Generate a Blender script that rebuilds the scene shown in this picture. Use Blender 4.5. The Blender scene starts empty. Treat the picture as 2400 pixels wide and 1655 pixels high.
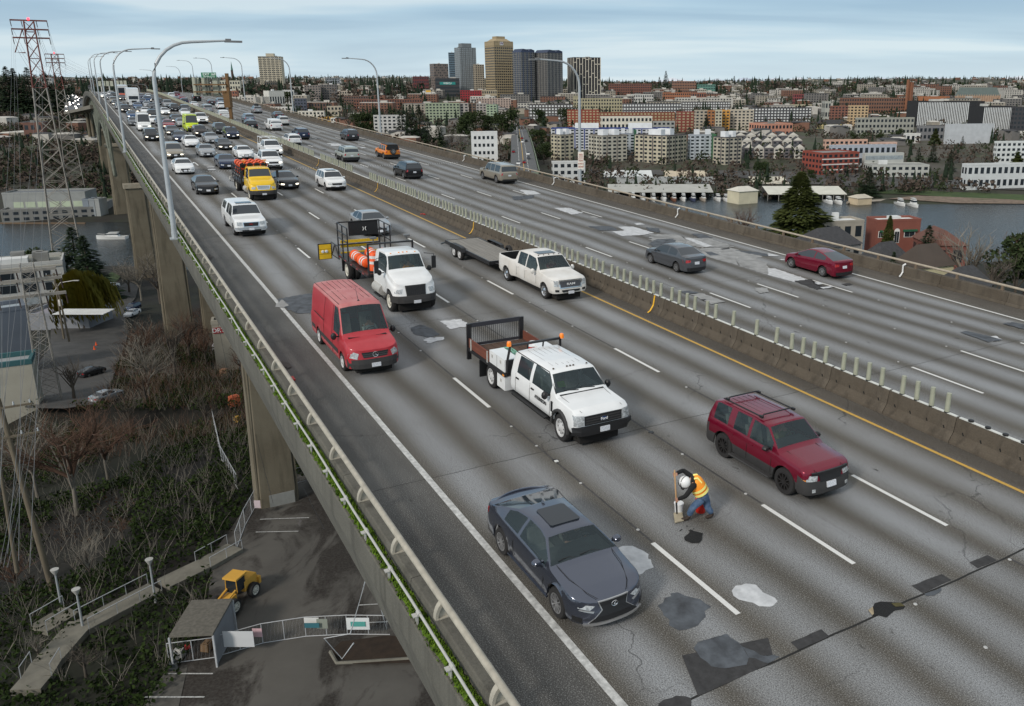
import bpy,math,random
from mathutils import Vector,Matrix,noise
R=random. Random(7)
sc=bpy. context. scene
COL=sc. collection
# camera, sky, sun, exposure
F_,CX,CY,YH=1953.0,1400.0,730.0,205.0
TH=math. atan((CY-YH)/F_);SN,CS=math. sin(TH),math. cos(TH)
CAMZ=60.0
cam=bpy. data. cameras. new("camera");camo=bpy. data. objects. new("camera",cam);COL. objects. link(camo)
cam. sensor_width=36;cam. lens=F_*36/2400;cam. clip_start=.5;cam. clip_end=60000
cam. shift_x=-(CX-1200)/2400;cam. shift_y=-(827.5-CY)/2400
camo. location=(0,0,CAMZ);camo. rotation_euler=(math. radians(90)-TH,0,0)
sc. camera=camo
W=bpy. data. worlds. new("World");sc. world=W;W. use_nodes=True
SUN_EL,SUN_AZ=math. radians(32),math. radians(215)
def build_world():
 nt=W. node_tree;N=nt. nodes;L=nt. links;N. clear()
 out=N. new('ShaderNodeOutputWorld');bg=N. new('ShaderNodeBackground');bg. inputs[1]. default_value=SKY_STR
 sky=N. new('ShaderNodeTexSky');sky. sky_type='NISHITA';sky. sun_disc=False
 sky. sun_elevation=SUN_EL;sky. sun_rotation=SUN_AZ;sky. air_density=1.0;sky. dust_density=.6;sky. ozone_density=2.0
 tc=N. new('ShaderNodeTexCoord');sep=N. new('ShaderNodeSeparateXYZ');L. new(tc. outputs['Generated'],sep. inputs[0])
 def math_(op,a,b=None,c=None):
  m=N. new('ShaderNodeMath');m. operation=op
  for i,v in enumerate((a,b,c)):
   if v is None:continue
   if isinstance(v,(int,float)):m. inputs[i]. default_value=v
   else:L. new(v,m. inputs[i])
  return m. outputs[0]
 z=math_('MAXIMUM',sep. outputs[2],0.0);zz=math_('ADD',z,.10)
 cx=math_('DIVIDE',sep. outputs[0],zz);cy=math_('DIVIDE',sep. outputs[1],zz)
 cmb=N. new('ShaderNodeCombineXYZ');L. new(math_('MULTIPLY',cx,.5),cmb. inputs[0]);L. new(cy,cmb. inputs[1])
 n1=N. new('ShaderNodeTexNoise');n1. inputs['Scale']. default_value=.42;n1. inputs['Detail']. default_value=4;n1. inputs['Roughness']. default_value=.48;n1. inputs['Distortion']. default_value=.5
 L. new(cmb. outputs[0],n1. inputs[0])
 n2=N. new('ShaderNodeTexNoise');n2. inputs['Scale']. default_value=1.9;n2. inputs['Detail']. default_value=7;L. new(cmb. outputs[0],n2. inputs[0])
 s=math_('ADD',math_('MULTIPLY',n1. outputs[0],.88),math_('MULTIPLY',n2. outputs[0],.12))
 r=N. new('ShaderNodeValToRGB');e=r. color_ramp. elements
 e[0]. position=.43;e[0]. color=(*SKY_A,1);e[1]. position=.57;e[1]. color=(*SKY_B,1)
 m=r. color_ramp. elements. new(.50);m. color=(*SKY_M,1)
 L. new(s,r. inputs[0])
 hz=N. new('ShaderNodeMix');hz. data_type='RGBA'
 hr=N. new('ShaderNodeMapRange');hr. inputs[1]. default_value=.0;hr. inputs[2]. default_value=.12;hr. inputs[3]. default_value=.72;hr. inputs[4]. default_value=0.0
 L. new(z,hr. inputs[0]);L. new(hr. outputs[0],hz. inputs[0]);L. new(r. outputs[0],hz. inputs[6]);hz. inputs[7]. default_value=(*SKY_H,1)
 up=N. new('ShaderNodeMix');up. data_type='RGBA';ur=N. new('ShaderNodeMapRange');ur. inputs[1]. default_value=.22;ur. inputs[2]. default_value=.6;ur. inputs[3]. default_value=0;ur. inputs[4]. default_value=.85
 L. new(z,ur. inputs[0]);L. new(ur. outputs[0],up. inputs[0]);L. new(hz. outputs[2],up. inputs[6]);up. inputs[7]. default_value=(*SKY_U,1)
 mx=N. new('ShaderNodeMix');mx. data_type='RGBA';mx. inputs[0]. default_value=.93
 L. new(sky. outputs[0],mx. inputs[6]);L. new(up. outputs[2],mx. inputs[7]);L. new(mx. outputs[2],bg. inputs[0]);L. new(bg. outputs[0],out. inputs[0])
SKY_STR=.12
def _k(c,s=1/.12):return tuple(x*s for x in c)
SKY_A=_k((.16,.27,.38));SKY_M=_k((.24,.36,.46));SKY_B=_k((.40,.48,.53));SKY_H=_k((.48,.565,.61));SKY_U=_k((.56,.555,.54))
build_world()
sun=bpy. data. lights. new("sun",'SUN');sun. energy=1.5;sun. angle=math. radians(10);sun. color=(1,.93,.84)
suno=bpy. data. objects. new("sun",sun);COL. objects. link(suno)
_sd=Vector((math. sin(SUN_AZ)*math. cos(SUN_EL),math. cos(SUN_AZ)*math. cos(SUN_EL),math. sin(SUN_EL)))
suno. rotation_euler=_sd. to_track_quat('Z','Y'). to_euler()
vs=sc. view_settings;vs. view_transform='Standard';vs. look='None';vs. exposure=.55;vs. gamma=1;vs. use_curve_mapping=False
sc. cycles. max_bounces=5;sc. cycles. transparent_max_bounces=8;sc. cycles. use_denoising=True
# frames
def ray(x,y):
 X=(x-CX)/F_;U=(CY-y)/F_
 return Vector((X,CS+U*SN,-SN+U*CS))
D1=ray(158,133). normalized();D2=ray(4700,255);D2=(D2-D1*D2. dot(D1)). normalized();D3=D2. cross(D1). normalized()
if D3. z<0:D3=-D3
HC=10.6;CAM=Vector((0,0,CAMZ));DO=CAM-D3*HC
U0,RC=262.0,3600.0
def drop(u):return-(u-U0)**2/(2*RC)if u>U0 else 0.0
def D(u,v,h=0.0):return DO+D1*u+D2*v+D3*(h+drop(u))
FRO=Matrix(((D1. x,-D2. x,D3. x,DO. x),(D1. y,-D2. y,D3. y,DO. y),(D1. z,-D2. z,D3. z,DO. z),(0,0,0,1)))
def dk(px,py,h=0.0):
 """where the line of sight through a point of the photograph meets the deck surface raised by h"""
 r=ray(px,py);hh=h
 for _ in range(12):
  t=(hh-HC)/r. dot(D3);p=r*t;u=p. dot(D1);hh=h+drop(u)
 return u,p. dot(D2)
def smooth(a,b,x):
 t=min(1,max(0,(x-a)/(b-a)));return t*t*(3-2*t)
def interp(tab,x):
 if x<=tab[0][0]:return tab[0][1]
 for(a,b),(c,d)in zip(tab,tab[1:]):
  if x<=c:return b+(d-b)*(x-a)/(c-a)if c>a else d
 return tab[-1][1]
WATER=5.0
PROF=[(0,20.5),(80,19.5),(105,18),(160,10.5),(215,7.2),(250,5.8),(258,4.4),(270,2),(385,2),(398,4.2),(408,6.2),(470,9),(640,17),(830,21.5),(1130,29),(1500,40),(2000,49),(2600,60),(3400,76),(4200,88),(6000,70),(9000,40),(30000,30)]
def ground(X,Y):
 s=Y
 if Y>300:
  k=1-smooth(480,700,Y);s=Y+k*(52*(1-smooth(-150,-20,X))-44*smooth(-40,0,X)*(1-smooth(105,150,X))-4*smooth(105,150,X))
 elif X>0:s=Y-22*smooth(40,200,X)if Y>230 else Y
 elif Y>200:s=Y+6*math. sin(X*.05)*(1-smooth(270,300,Y))
 z=interp(PROF,s)
 if Y>500:
  k=smooth(500,1200,Y)
  z+=k*9*noise. noise(Vector((X/420,Y/420,1.3)))+k*smooth(1800,4000,Y)*22*noise. noise(Vector((X/1100,Y/1400,7)))
  if X<-200:z+=smooth(500,1500,Y)*smooth(-200,-700,X)*10
 elif 90<Y<245:
  z+=1.2*noise. noise(Vector((X/26,Y/26,5)))*smooth(90,120,Y)*(1-smooth(200,245,Y))
 if Y<105:
  z-=3.2*smooth(-38,-62,X)*smooth(50,60,Y+8)+1.5*smooth(-62,-95,X)
 return z
def gp(px,py,z=None):
 """point of the terrain (or of the level z) seen at a point of the photograph"""
 r=ray(px,py)
 if z is not None:
  t=(z-CAMZ)/r. z;p=CAM+r*t;return p
 t=30.0;last=t
 while t<20000:
  p=CAM+r*t
  if p. z<ground(p. x,p. y):
   a,b=last,t
   for _ in range(14):
    m=(a+b)/2;p=CAM+r*m
    if p. z<ground(p. x,p. y):b=m
    else:a=m
   return CAM+r*b
  last=t;t*=1.015
 return CAM+r*6000
def at(px,py,dist):
 """point on a line of sight at a given forward distance"""
 r=ray(px,py);return CAM+r*(dist/r. y)
 # mesh helper
class MB:
 def __init__(s):s. v=[];s. f=[];s. m=[]
 def add(s,vs,fs,m=0):
  b=len(s. v);s. v+=[tuple(v)for v in vs];s. f+=[tuple(b+i for i in f)for f in fs];s. m+=[m]*len(fs)
 def box(s,c,sz,rot=None,m=0,taper=1.0):
  x,y,z=sz[0]/2,sz[1]/2,sz[2]/2;c=Vector(c)
  vs=[Vector((i*x*(taper if k>0 else 1),j*y*(taper if k>0 else 1),k*z))for i in(-1,1)for j in(-1,1)for k in(-1,1)]
  if rot is not None:vs=[rot@v for v in vs]
  s. add([c+v for v in vs],[(0,1,3,2),(4,6,7,5),(0,4,5,1),(2,3,7,6),(0,2,6,4),(1,5,7,3)],m)
 def bb(s,x0,x1,y0,y1,z0,z1,m=0):s. box(((x0+x1)/2,(y0+y1)/2,(z0+z1)/2),(x1-x0,y1-y0,z1-z0),None,m)
 def tube(s,pts,r,n=8,m=0,cap=True):
  pts=[Vector(p)for p in pts];rs=r if isinstance(r,(list,tuple))else[r]*len(pts);rings=[]
  for i,p in enumerate(pts):
   d=(pts[min(i+1,len(pts)-1)]-pts[max(i-1,0)])
   if d. length<1e-9:d=Vector((0,0,1))
   d. normalize();a=Vector((0,0,1))if abs(d. z)<.95 else Vector((1,0,0))
   x=d. cross(a). normalized();y=d. cross(x). normalized()
   rings. append([p+(x*math. cos(k*2*math. pi/n)+y*math. sin(k*2*math. pi/n))*rs[i]for k in range(n)])
  b=len(s. v);s. v+=[tuple(q)for rg in rings for q in rg];fs=[]
  for i in range(len(pts)-1):
   for k in range(n):fs. append((b+i*n+k,b+i*n+(k+1)%n,b+(i+1)*n+(k+1)%n,b+(i+1)*n+k))
  if cap and n>2:fs. append(tuple(b+k for k in range(n))[::-1]);fs. append(tuple(b+(len(pts)-1)*n+k for k in range(n)))
  s. f+=fs;s. m+=[m]*len(fs)
 def lathe(s,prof,n=20,axis='z',c=(0,0,0),m=0,close=True):
  c=Vector(c);b=len(s. v);fs=[]
  for(r,z)in prof:
   for k in range(n):
    a=k*2*math. pi/n;x,y=r*math. cos(a),r*math. sin(a)
    s. v. append(tuple(c+(Vector((x,y,z))if axis=='z' else Vector((x,z,y))if axis=='y' else Vector((z,x,y)))))
  for i in range(len(prof)-1):
   for k in range(n):fs. append((b+i*n+k,b+i*n+(k+1)%n,b+(i+1)*n+(k+1)%n,b+(i+1)*n+k))
  if close:fs. append(tuple(b+k for k in range(n))[::-1]);fs. append(tuple(b+(len(prof)-1)*n+k for k in range(n)))
  s. f+=fs;s. m+=[m]*len(fs)
 def prism(s,poly,z0,z1,m=0):
  n=len(poly);s. add([(x,y,z0)for x,y in poly]+[(x,y,z1)for x,y in poly],[tuple(range(n))[::-1],tuple(range(n,2*n))]+[(i,(i+1)%n,n+(i+1)%n,n+i)for i in range(n)],m)
 def mesh(s,name,mats,smooth=None):
  me=bpy. data. meshes. new(name);me. from_pydata(s. v,[],s. f)
  for mm in(mats if isinstance(mats,(list,tuple))else[mats]):me. materials. append(mm)
  if any(s. m):me. polygons. foreach_set('material_index',s. m)
  if smooth is not None:
   me. polygons. foreach_set('use_smooth',[True]*len(me. polygons))
   if smooth<179:me. set_sharp_from_angle(angle=math. radians(smooth))
  me. update();return me
 def build(s,name,mats,parent=None,smooth=None,loc=None,mw=None):return put(name,s. mesh(name,mats,smooth),parent,loc,mw)
def put(name,me,parent=None,loc=None,mw=None):
 o=bpy. data. objects. new(name,me);COL. objects. link(o)
 if parent is not None:o. parent=parent
 if mw is not None:o. matrix_world=mw
 elif loc is not None:o. location=loc
 return o
def tag(o,label=None,cat=None,group=None,kind=None):
 if label:o['label']=label
 if cat:o['category']=cat
 if group:o['group']=group
 if kind:o['kind']=kind
 return o
def empty(name,mw=None,label=None,cat=None,group=None):
 o=bpy. data. objects. new(name,None);COL. objects. link(o);o. empty_display_size=.3
 if mw is not None:o. matrix_world=mw if isinstance(mw,Matrix)else Matrix. Translation(mw)
 return tag(o,label,cat,group)
def struct(o):o['kind']='structure';return o
def copy_tree(o,parent=None):
 c=o. copy();COL. objects. link(c);c. parent=parent
 for ch in o. children:copy_tree(ch,c)
 return c
 # materials
MATS={}
def mat(name,col,rough=.7,var=.12,scale=3.0,metal=0.0,bump=0.0,coat=0.0,spec=.5,emit=None,alpha=None,detail=4,col2=None,vec='Object',stretch=None):
 if name in MATS:return MATS[name]
 m=bpy. data. materials. new(name);m. use_nodes=True;nt=m. node_tree;N,L=nt. nodes,nt. links
 b=N['Principled BSDF'];b. inputs['Roughness']. default_value=rough;b. inputs['Metallic']. default_value=metal
 b. inputs['Specular IOR Level']. default_value=spec
 if coat:b. inputs['Coat Weight']. default_value=coat;b. inputs['Coat Roughness']. default_value=.06
 if var or col2:
  tc=N. new('ShaderNodeTexCoord');n=N. new('ShaderNodeTexNoise');n. inputs['Scale']. default_value=scale;n. inputs['Detail']. default_value=detail;n. inputs['Roughness']. default_value=.6
  src=tc. outputs[vec]
  if stretch:
   mp=N. new('ShaderNodeMapping');mp. inputs['Scale']. default_value=stretch;L. new(src,mp. inputs[0]);src=mp. outputs[0]
  L. new(src,n. inputs[0]);r=N. new('ShaderNodeValToRGB');e=r. color_ramp. elements
  e[0]. position=.3;e[1]. position=.7
  c2=col2 or tuple(min(1,c*(1+var))for c in col);c1=col if col2 else tuple(c*(1-var)for c in col)
  e[0]. color=(*c1,1);e[1]. color=(*c2,1);L. new(n. outputs[0],r. inputs[0]);L. new(r. outputs[0],b. inputs['Base Color'])
  if bump:
   bp=N. new('ShaderNodeBump');bp. inputs['Strength']. default_value=bump;bp. inputs['Distance']. default_value=.03;L. new(n. outputs[0],bp. inputs['Height']);L. new(bp. outputs[0],b. inputs['Normal'])
 else:b. inputs['Base Color']. default_value=(*col,1)
 if emit:b. inputs['Emission Color']. default_value=(*emit[0],1);b. inputs['Emission Strength']. default_value=emit[1]
 if alpha is not None:b. inputs['Alpha']. default_value=alpha
 MATS[name]=m;return m
def mth(nt,op,a,b=None,c=None):
 m=nt. nodes. new('ShaderNodeMath');m. operation=op
 for i,v in enumerate((a,b,c)):
  if v is None:continue
  if isinstance(v,(int,float)):m. inputs[i]. default_value=v
  else:nt. links. new(v,m. inputs[i])
 return m. outputs[0]
def mix(nt,f,a,b):
 m=nt. nodes. new('ShaderNodeMix');m. data_type='RGBA'
 for i,v in((0,f),(6,a),(7,b)):
  if isinstance(v,(int,float)):m. inputs[i]. default_value=v
  elif isinstance(v,tuple):m. inputs[i]. default_value=(*v,1)
  else:nt. links. new(v,m. inputs[i])
 return m. outputs[2]
def nz(nt,vec,scale,detail=4,rough=.6,stretch=None,dist=0):
 if stretch:
  mp=nt. nodes. new('ShaderNodeMapping');mp. inputs['Scale']. default_value=stretch;nt. links. new(vec,mp. inputs[0]);vec=mp. outputs[0]
 n=nt. nodes. new('ShaderNodeTexNoise');n. inputs['Scale']. default_value=scale;n. inputs['Detail']. default_value=detail;n. inputs['Roughness']. default_value=rough;n. inputs['Distortion']. default_value=dist
 nt. links. new(vec,n. inputs[0]);return n. outputs[0]
def rng(nt,v,a,b,c=0.0,d=1.0):
 m=nt. nodes. new('ShaderNodeMapRange')
 for i,x in enumerate((a,b,c,d)):m. inputs[i+1]. default_value=x
 nt. links. new(v,m. inputs[0]);return m. outputs[0]
concrete=mat('concrete',(.16,.145,.115),.9,.30,1.4,bump=.3)
def streaky(name,c1,c2,dark,sc_=1.0):
 m=mat(name,c1,.92,.1,1);nt=m. node_tree;b=nt. nodes['Principled BSDF'];tc=nt. nodes. new('ShaderNodeTexCoord');o=tc. outputs['Object']
 a=nz(nt,o,.5*sc_,6);s=nz(nt,o,2.2*sc_,5,.65,(1,1,.12));g=nz(nt,o,22,3)
 c=mix(nt,rng(nt,a,.35,.65),c1,c2);c=mix(nt,rng(nt,s,.5,.72,0,.75),c,dark);c=mix(nt,rng(nt,g,.3,.7,0,.3),c,(.02,.02,.018))
 nt. links. new(c,b. inputs['Base Color'])
 bp=nt. nodes. new('ShaderNodeBump');bp. inputs['Strength']. default_value=.5;bp. inputs['Distance']. default_value=.03;nt. links. new(g,bp. inputs['Height']);nt. links. new(bp. outputs[0],b. inputs['Normal']);return m
barrier_m=streaky('barrier_concrete',(.085,.067,.047),(.13,.108,.082),(.036,.028,.02))
parapet_m=streaky('parapet_concrete',(.105,.098,.08),(.145,.137,.112),(.05,.046,.036))
pier_m=streaky('pier_concrete',(.165,.138,.094),(.22,.19,.134),(.08,.066,.043),.35)
galv=mat('galvanised_steel',(.46,.45,.42),.5,.1,6,metal=.2)
galv2=mat('grey_pole_steel',(.40,.42,.43),.45,.08,2,metal=.25)
pipe_m=mat('cream_rail_pipe',(.36,.33,.27),.6,.18,5,bump=.1)
moss=mat('bright_moss',(.04,.09,.005),1,.0,16,bump=1,col2=(.15,.25,.010))
white_p=mat('white_road_paint',(.72,.72,.70),.6,.0,30,col2=(.58,.57,.54))
worn_p=mat('worn_white_paint',(.62,.62,.60),.7,.0,7,col2=(.28,.28,.27))
yellow_p=mat('yellow_road_paint',(.62,.36,.05),.6,.0,10,col2=(.42,.27,.07))
black=mat('black_plastic',(.012,.012,.013),.5,0)
blackm=mat('black_steel',(.018,.018,.02),.4,.1,4)
rubber=mat('tyre_rubber',(.018,.017,.017),.85,.2,30)
chrome=mat('chrome',(.75,.75,.76),.18,0,metal=1)
alloy=mat('silver_alloy',(.45,.45,.46),.3,.05,5,metal=.8)
darkalloy=mat('black_alloy',(.03,.028,.028),.35,0,metal=.3)
glass=mat('dark_car_glass',(.026,.034,.042),.05,0,spec=.8)
plate_m=mat('number_plate',(.62,.64,.68),.5,.25,30)
lamp_m=mat('headlight_lens',(.40,.42,.43),.10,.55,14,coat=1)
lamp_on=mat('lit_headlight',(.9,.85,.75),.2,0,emit=((1,.9,.7),1.6))
amber=mat('amber_lens',(.85,.28,.02),.2,0,coat=.5)
red_lens=mat('red_lens',(.38,.008,.012),.15,.1,12,coat=.8)
chas=mat('dark_underbody',(.012,.011,.010),.9,0)
# freeway deck (local frame: x along the road, y = minus distance to the right)
UE=640.0
LN=[10.32,13.84,17.19];NL=[26.2,29.7,33.0]
def us(u0,u1,fine=6.0):
 r=[];u=u0
 while u<u1-1e-6:r. append(u);u+=fine if u>200 else 12.0
 return r+[u1]
def strip(mb,prof,u0,u1,m=0,closed=True):
 """sweep a cross-section [(v, h)] along the road"""
 S=us(u0,u1);n=len(prof);b=len(mb. v);fs=[]
 for u in S:
  for v,h in prof:mb. v. append((u,-v,h+drop(u)))
 for i in range(len(S)-1):
  for k in range(n if closed else n-1):fs. append((b+i*n+k,b+i*n+(k+1)%n,b+(i+1)*n+(k+1)%n,b+(i+1)*n+k))
 if closed:fs. append(tuple(b+k for k in range(n))[::-1]);fs. append(tuple(b+(len(S)-1)*n+k for k in range(n)))
 mb. f+=fs;mb. m+=[m]*len(fs)
def road_mat():
 m=mat('worn_concrete_road',(.2,.2,.2),.85,.1,1);nt=m. node_tree;N,L=nt. nodes,nt. links;b=N['Principled BSDF'];tc=N. new('ShaderNodeTexCoord');o=tc. outputs['Object']
 sp=N. new('ShaderNodeSeparateXYZ');L. new(o,sp. inputs[0]);v=mth(nt,'MULTIPLY',sp. outputs[1],-1.0)
 wob=nz(nt,o,.05,3,.5,(1,.2,1));vv=mth(nt,'ADD',v,rng(nt,wob,.3,.7,-.22,.22))
 def tracks(v0,wl):
  a=mth(nt,'MULTIPLY',mth(nt,'SUBTRACT',vv,v0),4*math. pi/wl);c=mth(nt,'MULTIPLY_ADD',mth(nt,'COSINE',a),-.5,.5)
  return c
 c1,c2=tracks(6.95,3.4),tracks(22.8,3.4)
 side=mth(nt,'GREATER_THAN',v,21.7)
 t=mth(nt,'ADD',mth(nt,'MULTIPLY',c1,mth(nt,'SUBTRACT',1.0,side)),mth(nt,'MULTIPLY',c2,side))
 inl=mth(nt,'MULTIPLY',rng(nt,v,6.6,7.3),rng(nt,v,36.4,35.6));inl=mth(nt,'MULTIPLY',inl,mth(nt,'MAXIMUM',rng(nt,v,20.8,20.2),rng(nt,v,22.6,23.1)))
 t=mth(nt,'MULTIPLY',mth(nt,'POWER',t,.85),inl)
 br=nz(nt,o,.32,5,.6,(.35,1,1));t=mth(nt,'MULTIPLY',t,rng(nt,br,.25,.65,.45,1.1))
 base=mix(nt,rng(nt,nz(nt,o,.5,5,.6,(.25,1,1)),.3,.7),(.080,.072,.059),(.125,.113,.094))
 sh=mix(nt,rng(nt,nz(nt,o,.7,6,.62,(.4,1,1)),.35,.68),(.062,.061,.058),(.118,.117,.112))
 shr=mix(nt,rng(nt,nz(nt,o,.8,5,.6,(.3,1,1)),.35,.65),(.062,.052,.041),(.10,.086,.07))
 base=mix(nt,rng(nt,v,7.0,6.5),base,sh)
 base=mix(nt,mth(nt,'MAXIMUM',rng(nt,v,36.5,36.9),mth(nt,'MULTIPLY',rng(nt,v,20.6,20.8),rng(nt,v,22.9,22.6))),base,shr)
 col=mix(nt,t,base,(.29,.30,.31))
 sp1=nz(nt,o,38,2,.7);sp2=nz(nt,o,11,3,.7)
 col=mix(nt,rng(nt,sp1,.48,.66,0,.72),col,(.028,.026,.024));col=mix(nt,rng(nt,sp1,.46,.30,0,.5),col,(.50,.50,.48))
 col=mix(nt,rng(nt,sp2,.56,.72,0,.45),col,(.06,.055,.05))
 st=nz(nt,o,.9,4,.5,(.12,2.2,1));col=mix(nt,rng(nt,st,.6,.78,0,.55),col,(.075,.068,.06))
 vor=N. new('ShaderNodeTexVoronoi');vor. feature='DISTANCE_TO_EDGE';vor. inputs['Scale']. default_value=.16
 wn=N. new('ShaderNodeTexNoise');wn. inputs['Scale']. default_value=.8;wn. inputs['Detail']. default_value=4;L. new(o,wn. inputs[0])
 va=N. new('ShaderNodeVectorMath');va. operation='MULTIPLY_ADD';L. new(wn. outputs['Color'],va. inputs[0]);va. inputs[1]. default_value=(1.6,1.6,0);L. new(o,va. inputs[2]);L. new(va. outputs[0],vor. inputs['Vector'])
 crk=rng(nt,vor. outputs['Distance'],.0,.004,.7,0);crk=mth(nt,'MULTIPLY',crk,rng(nt,nz(nt,o,.12,2),.52,.60))
 col=mix(nt,crk,col,(.02,.02,.02))
 fl=mth(nt,'FLOOR',mth(nt,'DIVIDE',mth(nt,'ADD',sp. outputs[0],.55),10.0));fl2=mth(nt,'FLOOR',mth(nt,'DIVIDE',v,3.45));cv=N. new('ShaderNodeCombineXYZ');L. new(fl,cv. inputs[0]);L. new(fl2,cv. inputs[1]);wn2=N. new('ShaderNodeTexWhiteNoise');wn2. noise_dimensions='2D';L. new(cv. outputs[0],wn2. inputs['Vector'])
 col=mix(nt,rng(nt,wn2. outputs['Value'],0,1,0,.22),col,(.045,.04,.034));dr=nz(nt,o,3.2,3,.5,(.5,1,1));col=mix(nt,rng(nt,dr,.70,.76,0,.8),col,(.03,.027,.024))
 L. new(col,b. inputs['Base Color']);b. inputs['Roughness']. default_value=.82;b. inputs['Specular IOR Level']. default_value=.3
 bp=N. new('ShaderNodeBump');bp. inputs['Strength']. default_value=.35;bp. inputs['Distance']. default_value=.012;L. new(sp1,bp. inputs['Height']);L. new(bp. outputs[0],b. inputs['Normal'])
 return m
road_m=road_mat()
deck=empty('freeway_deck',FRO);struct(deck)
def dbuild(mb,name,mats,parent=deck,smooth=None):return mb. build(name,mats,parent,smooth)
mb=MB();strip(mb,[(4.95,0),(4.95,-.3),(38.2,-.3),(38.2,0)],-8,UE);dbuild(mb,'road_surface',road_m)
mb=MB();strip(mb,[(4.37,-.32),(4.37,-.46),(4.62,-1.5),(5.4,-2.0),(37.6,-2.0),(38.8,-1.2),(38.9,-.32)],-8,UE);dbuild(mb,'deck_edge_beam',parapet_m)
mb=MB();strip(mb,[(4.37,-.318),(4.37,.18),(4.40,.2),(4.69,.2),(4.69,-.318)],-8,UE);dbuild(mb,'outer_ledge',parapet_m)
def dsh(u,v,L_=3.05,w=.125,m=white_p,nm='lane_dash',h=.004):
 mb=MB();n=2 if u<200 else 3
 for i in range(n):
  a,b=u+L_*i/n,u+L_*(i+1)/n
  mb. add([(a,-v-w/2,h+drop(a)),(b,-v-w/2,h+drop(b)),(b,-v+w/2,h+drop(b)),(a,-v+w/2,h+drop(a))],[(3,2,1,0)])
 return dbuild(mb,nm,m)
P_=12.3
ph={10.32:1.307*HC-3.05,13.84:1.038*HC,17.19:1.042*HC,26.2:3.855*HC,29.7:3.892*HC,33.0:5.005*HC}
ph[10.32]=1.027*HC
for v in LN+NL:
 u=ph[v]-P_*int((ph[v]+4)/P_)
 while u<340:dsh(u,v);u+=P_
tar=mat('lane_seam_tar',(.05,.048,.047),.8,.3,5)
def line(v,u0,u1,w,m,nm,h=.004):
 mb=MB();S=us(u0,u1)
 for i in range(len(S)-1):
  a,b=S[i],S[i+1];mb. add([(a,-v-w/2,h+drop(a)),(b,-v-w/2,h+drop(b)),(b,-v+w/2,h+drop(b)),(a,-v+w/2,h+drop(a))],[(3,2,1,0)])
 return dbuild(mb,nm,m)
line(6.86,-8,380,.17,worn_p,'edge_line');line(36.3,-8,380,.14,white_p,'edge_line')
line(20.53,-8,380,.13,yellow_p,'yellow_line');line(22.85,-8,380,.12,yellow_p,'yellow_line')
for v in LN+NL:
 u=ph[v]-P_*int((ph[v]+4)/P_)
 for k in range(9):
  if R. random()<.85 and v<22:line(v+.02,u+3.1,u+3.1+R. choice((5,7.5,9)),.055+.02*R. random(),tar,'seam_strip',.003)
  u+=P_
mb=MB();btn=MB();btn. lathe([(.045,0),(.038,.012),(.0,.016)],8)
bm_=btn. mesh('lane_button',mat('ceramic_button',(.42,.42,.41),.5,.1,20));cnt=0
for v in LN+NL:
 u=ph[v]-P_*int((ph[v]+4)/P_)
 while u<110:
  for q in(3.7,6.4,9.0,10.6):
   if R. random()<.75 and cnt<240:put('lane_button',bm_,deck,(u+q,-v+R. uniform(-.05,.05),.004));cnt+=1
  u+=P_
dark=mat('joint_gap',(.012,.012,.011),.9,0)
for u,w in((9.45,.024),(19.45,.010),(33.2,.008),(53.0,.012),(91.2,.05),(131,.04),(171,.05),(211,.05),(68,.012)):
 mb=MB();vv=[5.0+i*(21.4-5.0)/30 for i in range(31)]
 for s0,s1 in((5.0,21.4),(22.1,38.0)):
  pts=[(u+(0 if w>.03 else .02)*R. uniform(-1,1),s0+(s1-s0)*i/30)for i in range(31)]
  for(a,va),(b,vb)in zip(pts,pts[1:]):mb. add([(a-w,-va,.0035),(a+w,-va,.0035),(b+w,-vb,.0035),(b-w,-vb,.0035)],[(3,2,1,0)])
 dbuild(mb,'joint_strip',dark)
mb=MB()
for k in range(220):mb. box((90.9+.5*(k%2),-(8+k*.132),.012),(.12,.07,.02))
j=dbuild(mb,'joint_bolts',mat('joint_bolt_steel',(.5,.5,.5),.5,.1,9));j['kind']='stuff'
pd=mat('dark_asphalt_patch',(.022,.021,.021),.85,0,6,bump=.5,col2=(.045,.044,.045),detail=6)
pb=mat('bluish_sealed_patch',(.034,.037,.042),.75,0,2.6,bump=.3,col2=(.10,.112,.128),detail=6)
pl=mat('pale_mortar_patch',(.38,.39,.40),.85,0,3.5,bump=.4,col2=(.60,.61,.62),detail=7)
pg=mat('grey_cement_patch',(.20,.20,.195),.9,0,1.8,bump=.2,col2=(.34,.34,.335),detail=6)
pk=mat('fresh_black_asphalt',(.004,.004,.004),.9,0,40,bump=1,col2=(.012,.012,.012))
LEV=[0.004]
def patch(pts,m,rag=.05,nm='road_patch',h=None,thick=None):
 LEV[0]+=.0006;h=h or LEV[0];P=[dk(x,y)for x,y in pts];out=[]
 for i,p in enumerate(P):
  q=P[(i+1)%len(P)];L_=math. hypot(q[0]-p[0],q[1]-p[1]);n=max(1,int(L_/(.12 if L_<3 else .4)))if rag else 1
  for k in range(n):
   t=k/n;out. append((p[0]+(q[0]-p[0])*t+(R. uniform(-rag,rag)if k else 0),-(p[1]+(q[1]-p[1])*t+(R. uniform(-rag,rag)if k else 0))))
 mb=MB();n=len(out);cu=sum(p[0]for p in out)/n;cv=sum(p[1]for p in out)/n;hh=thick or 0
 mb. add([(cu,cv,h+hh)]+[(a,b,h+hh*.2)for a,b in out],[(0,i+1,(i+1)%n+1)for i in range(n)])
 me=mb. mesh(nm,m)
 if me. polygons and me. polygons[0]. normal. z<0:me. flip_normals()
 return put(nm,me,deck)
rz=lambda l,x0,y0,s=3.855:[(x0+a/s,y0+b/s)for a,b in l]
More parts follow.
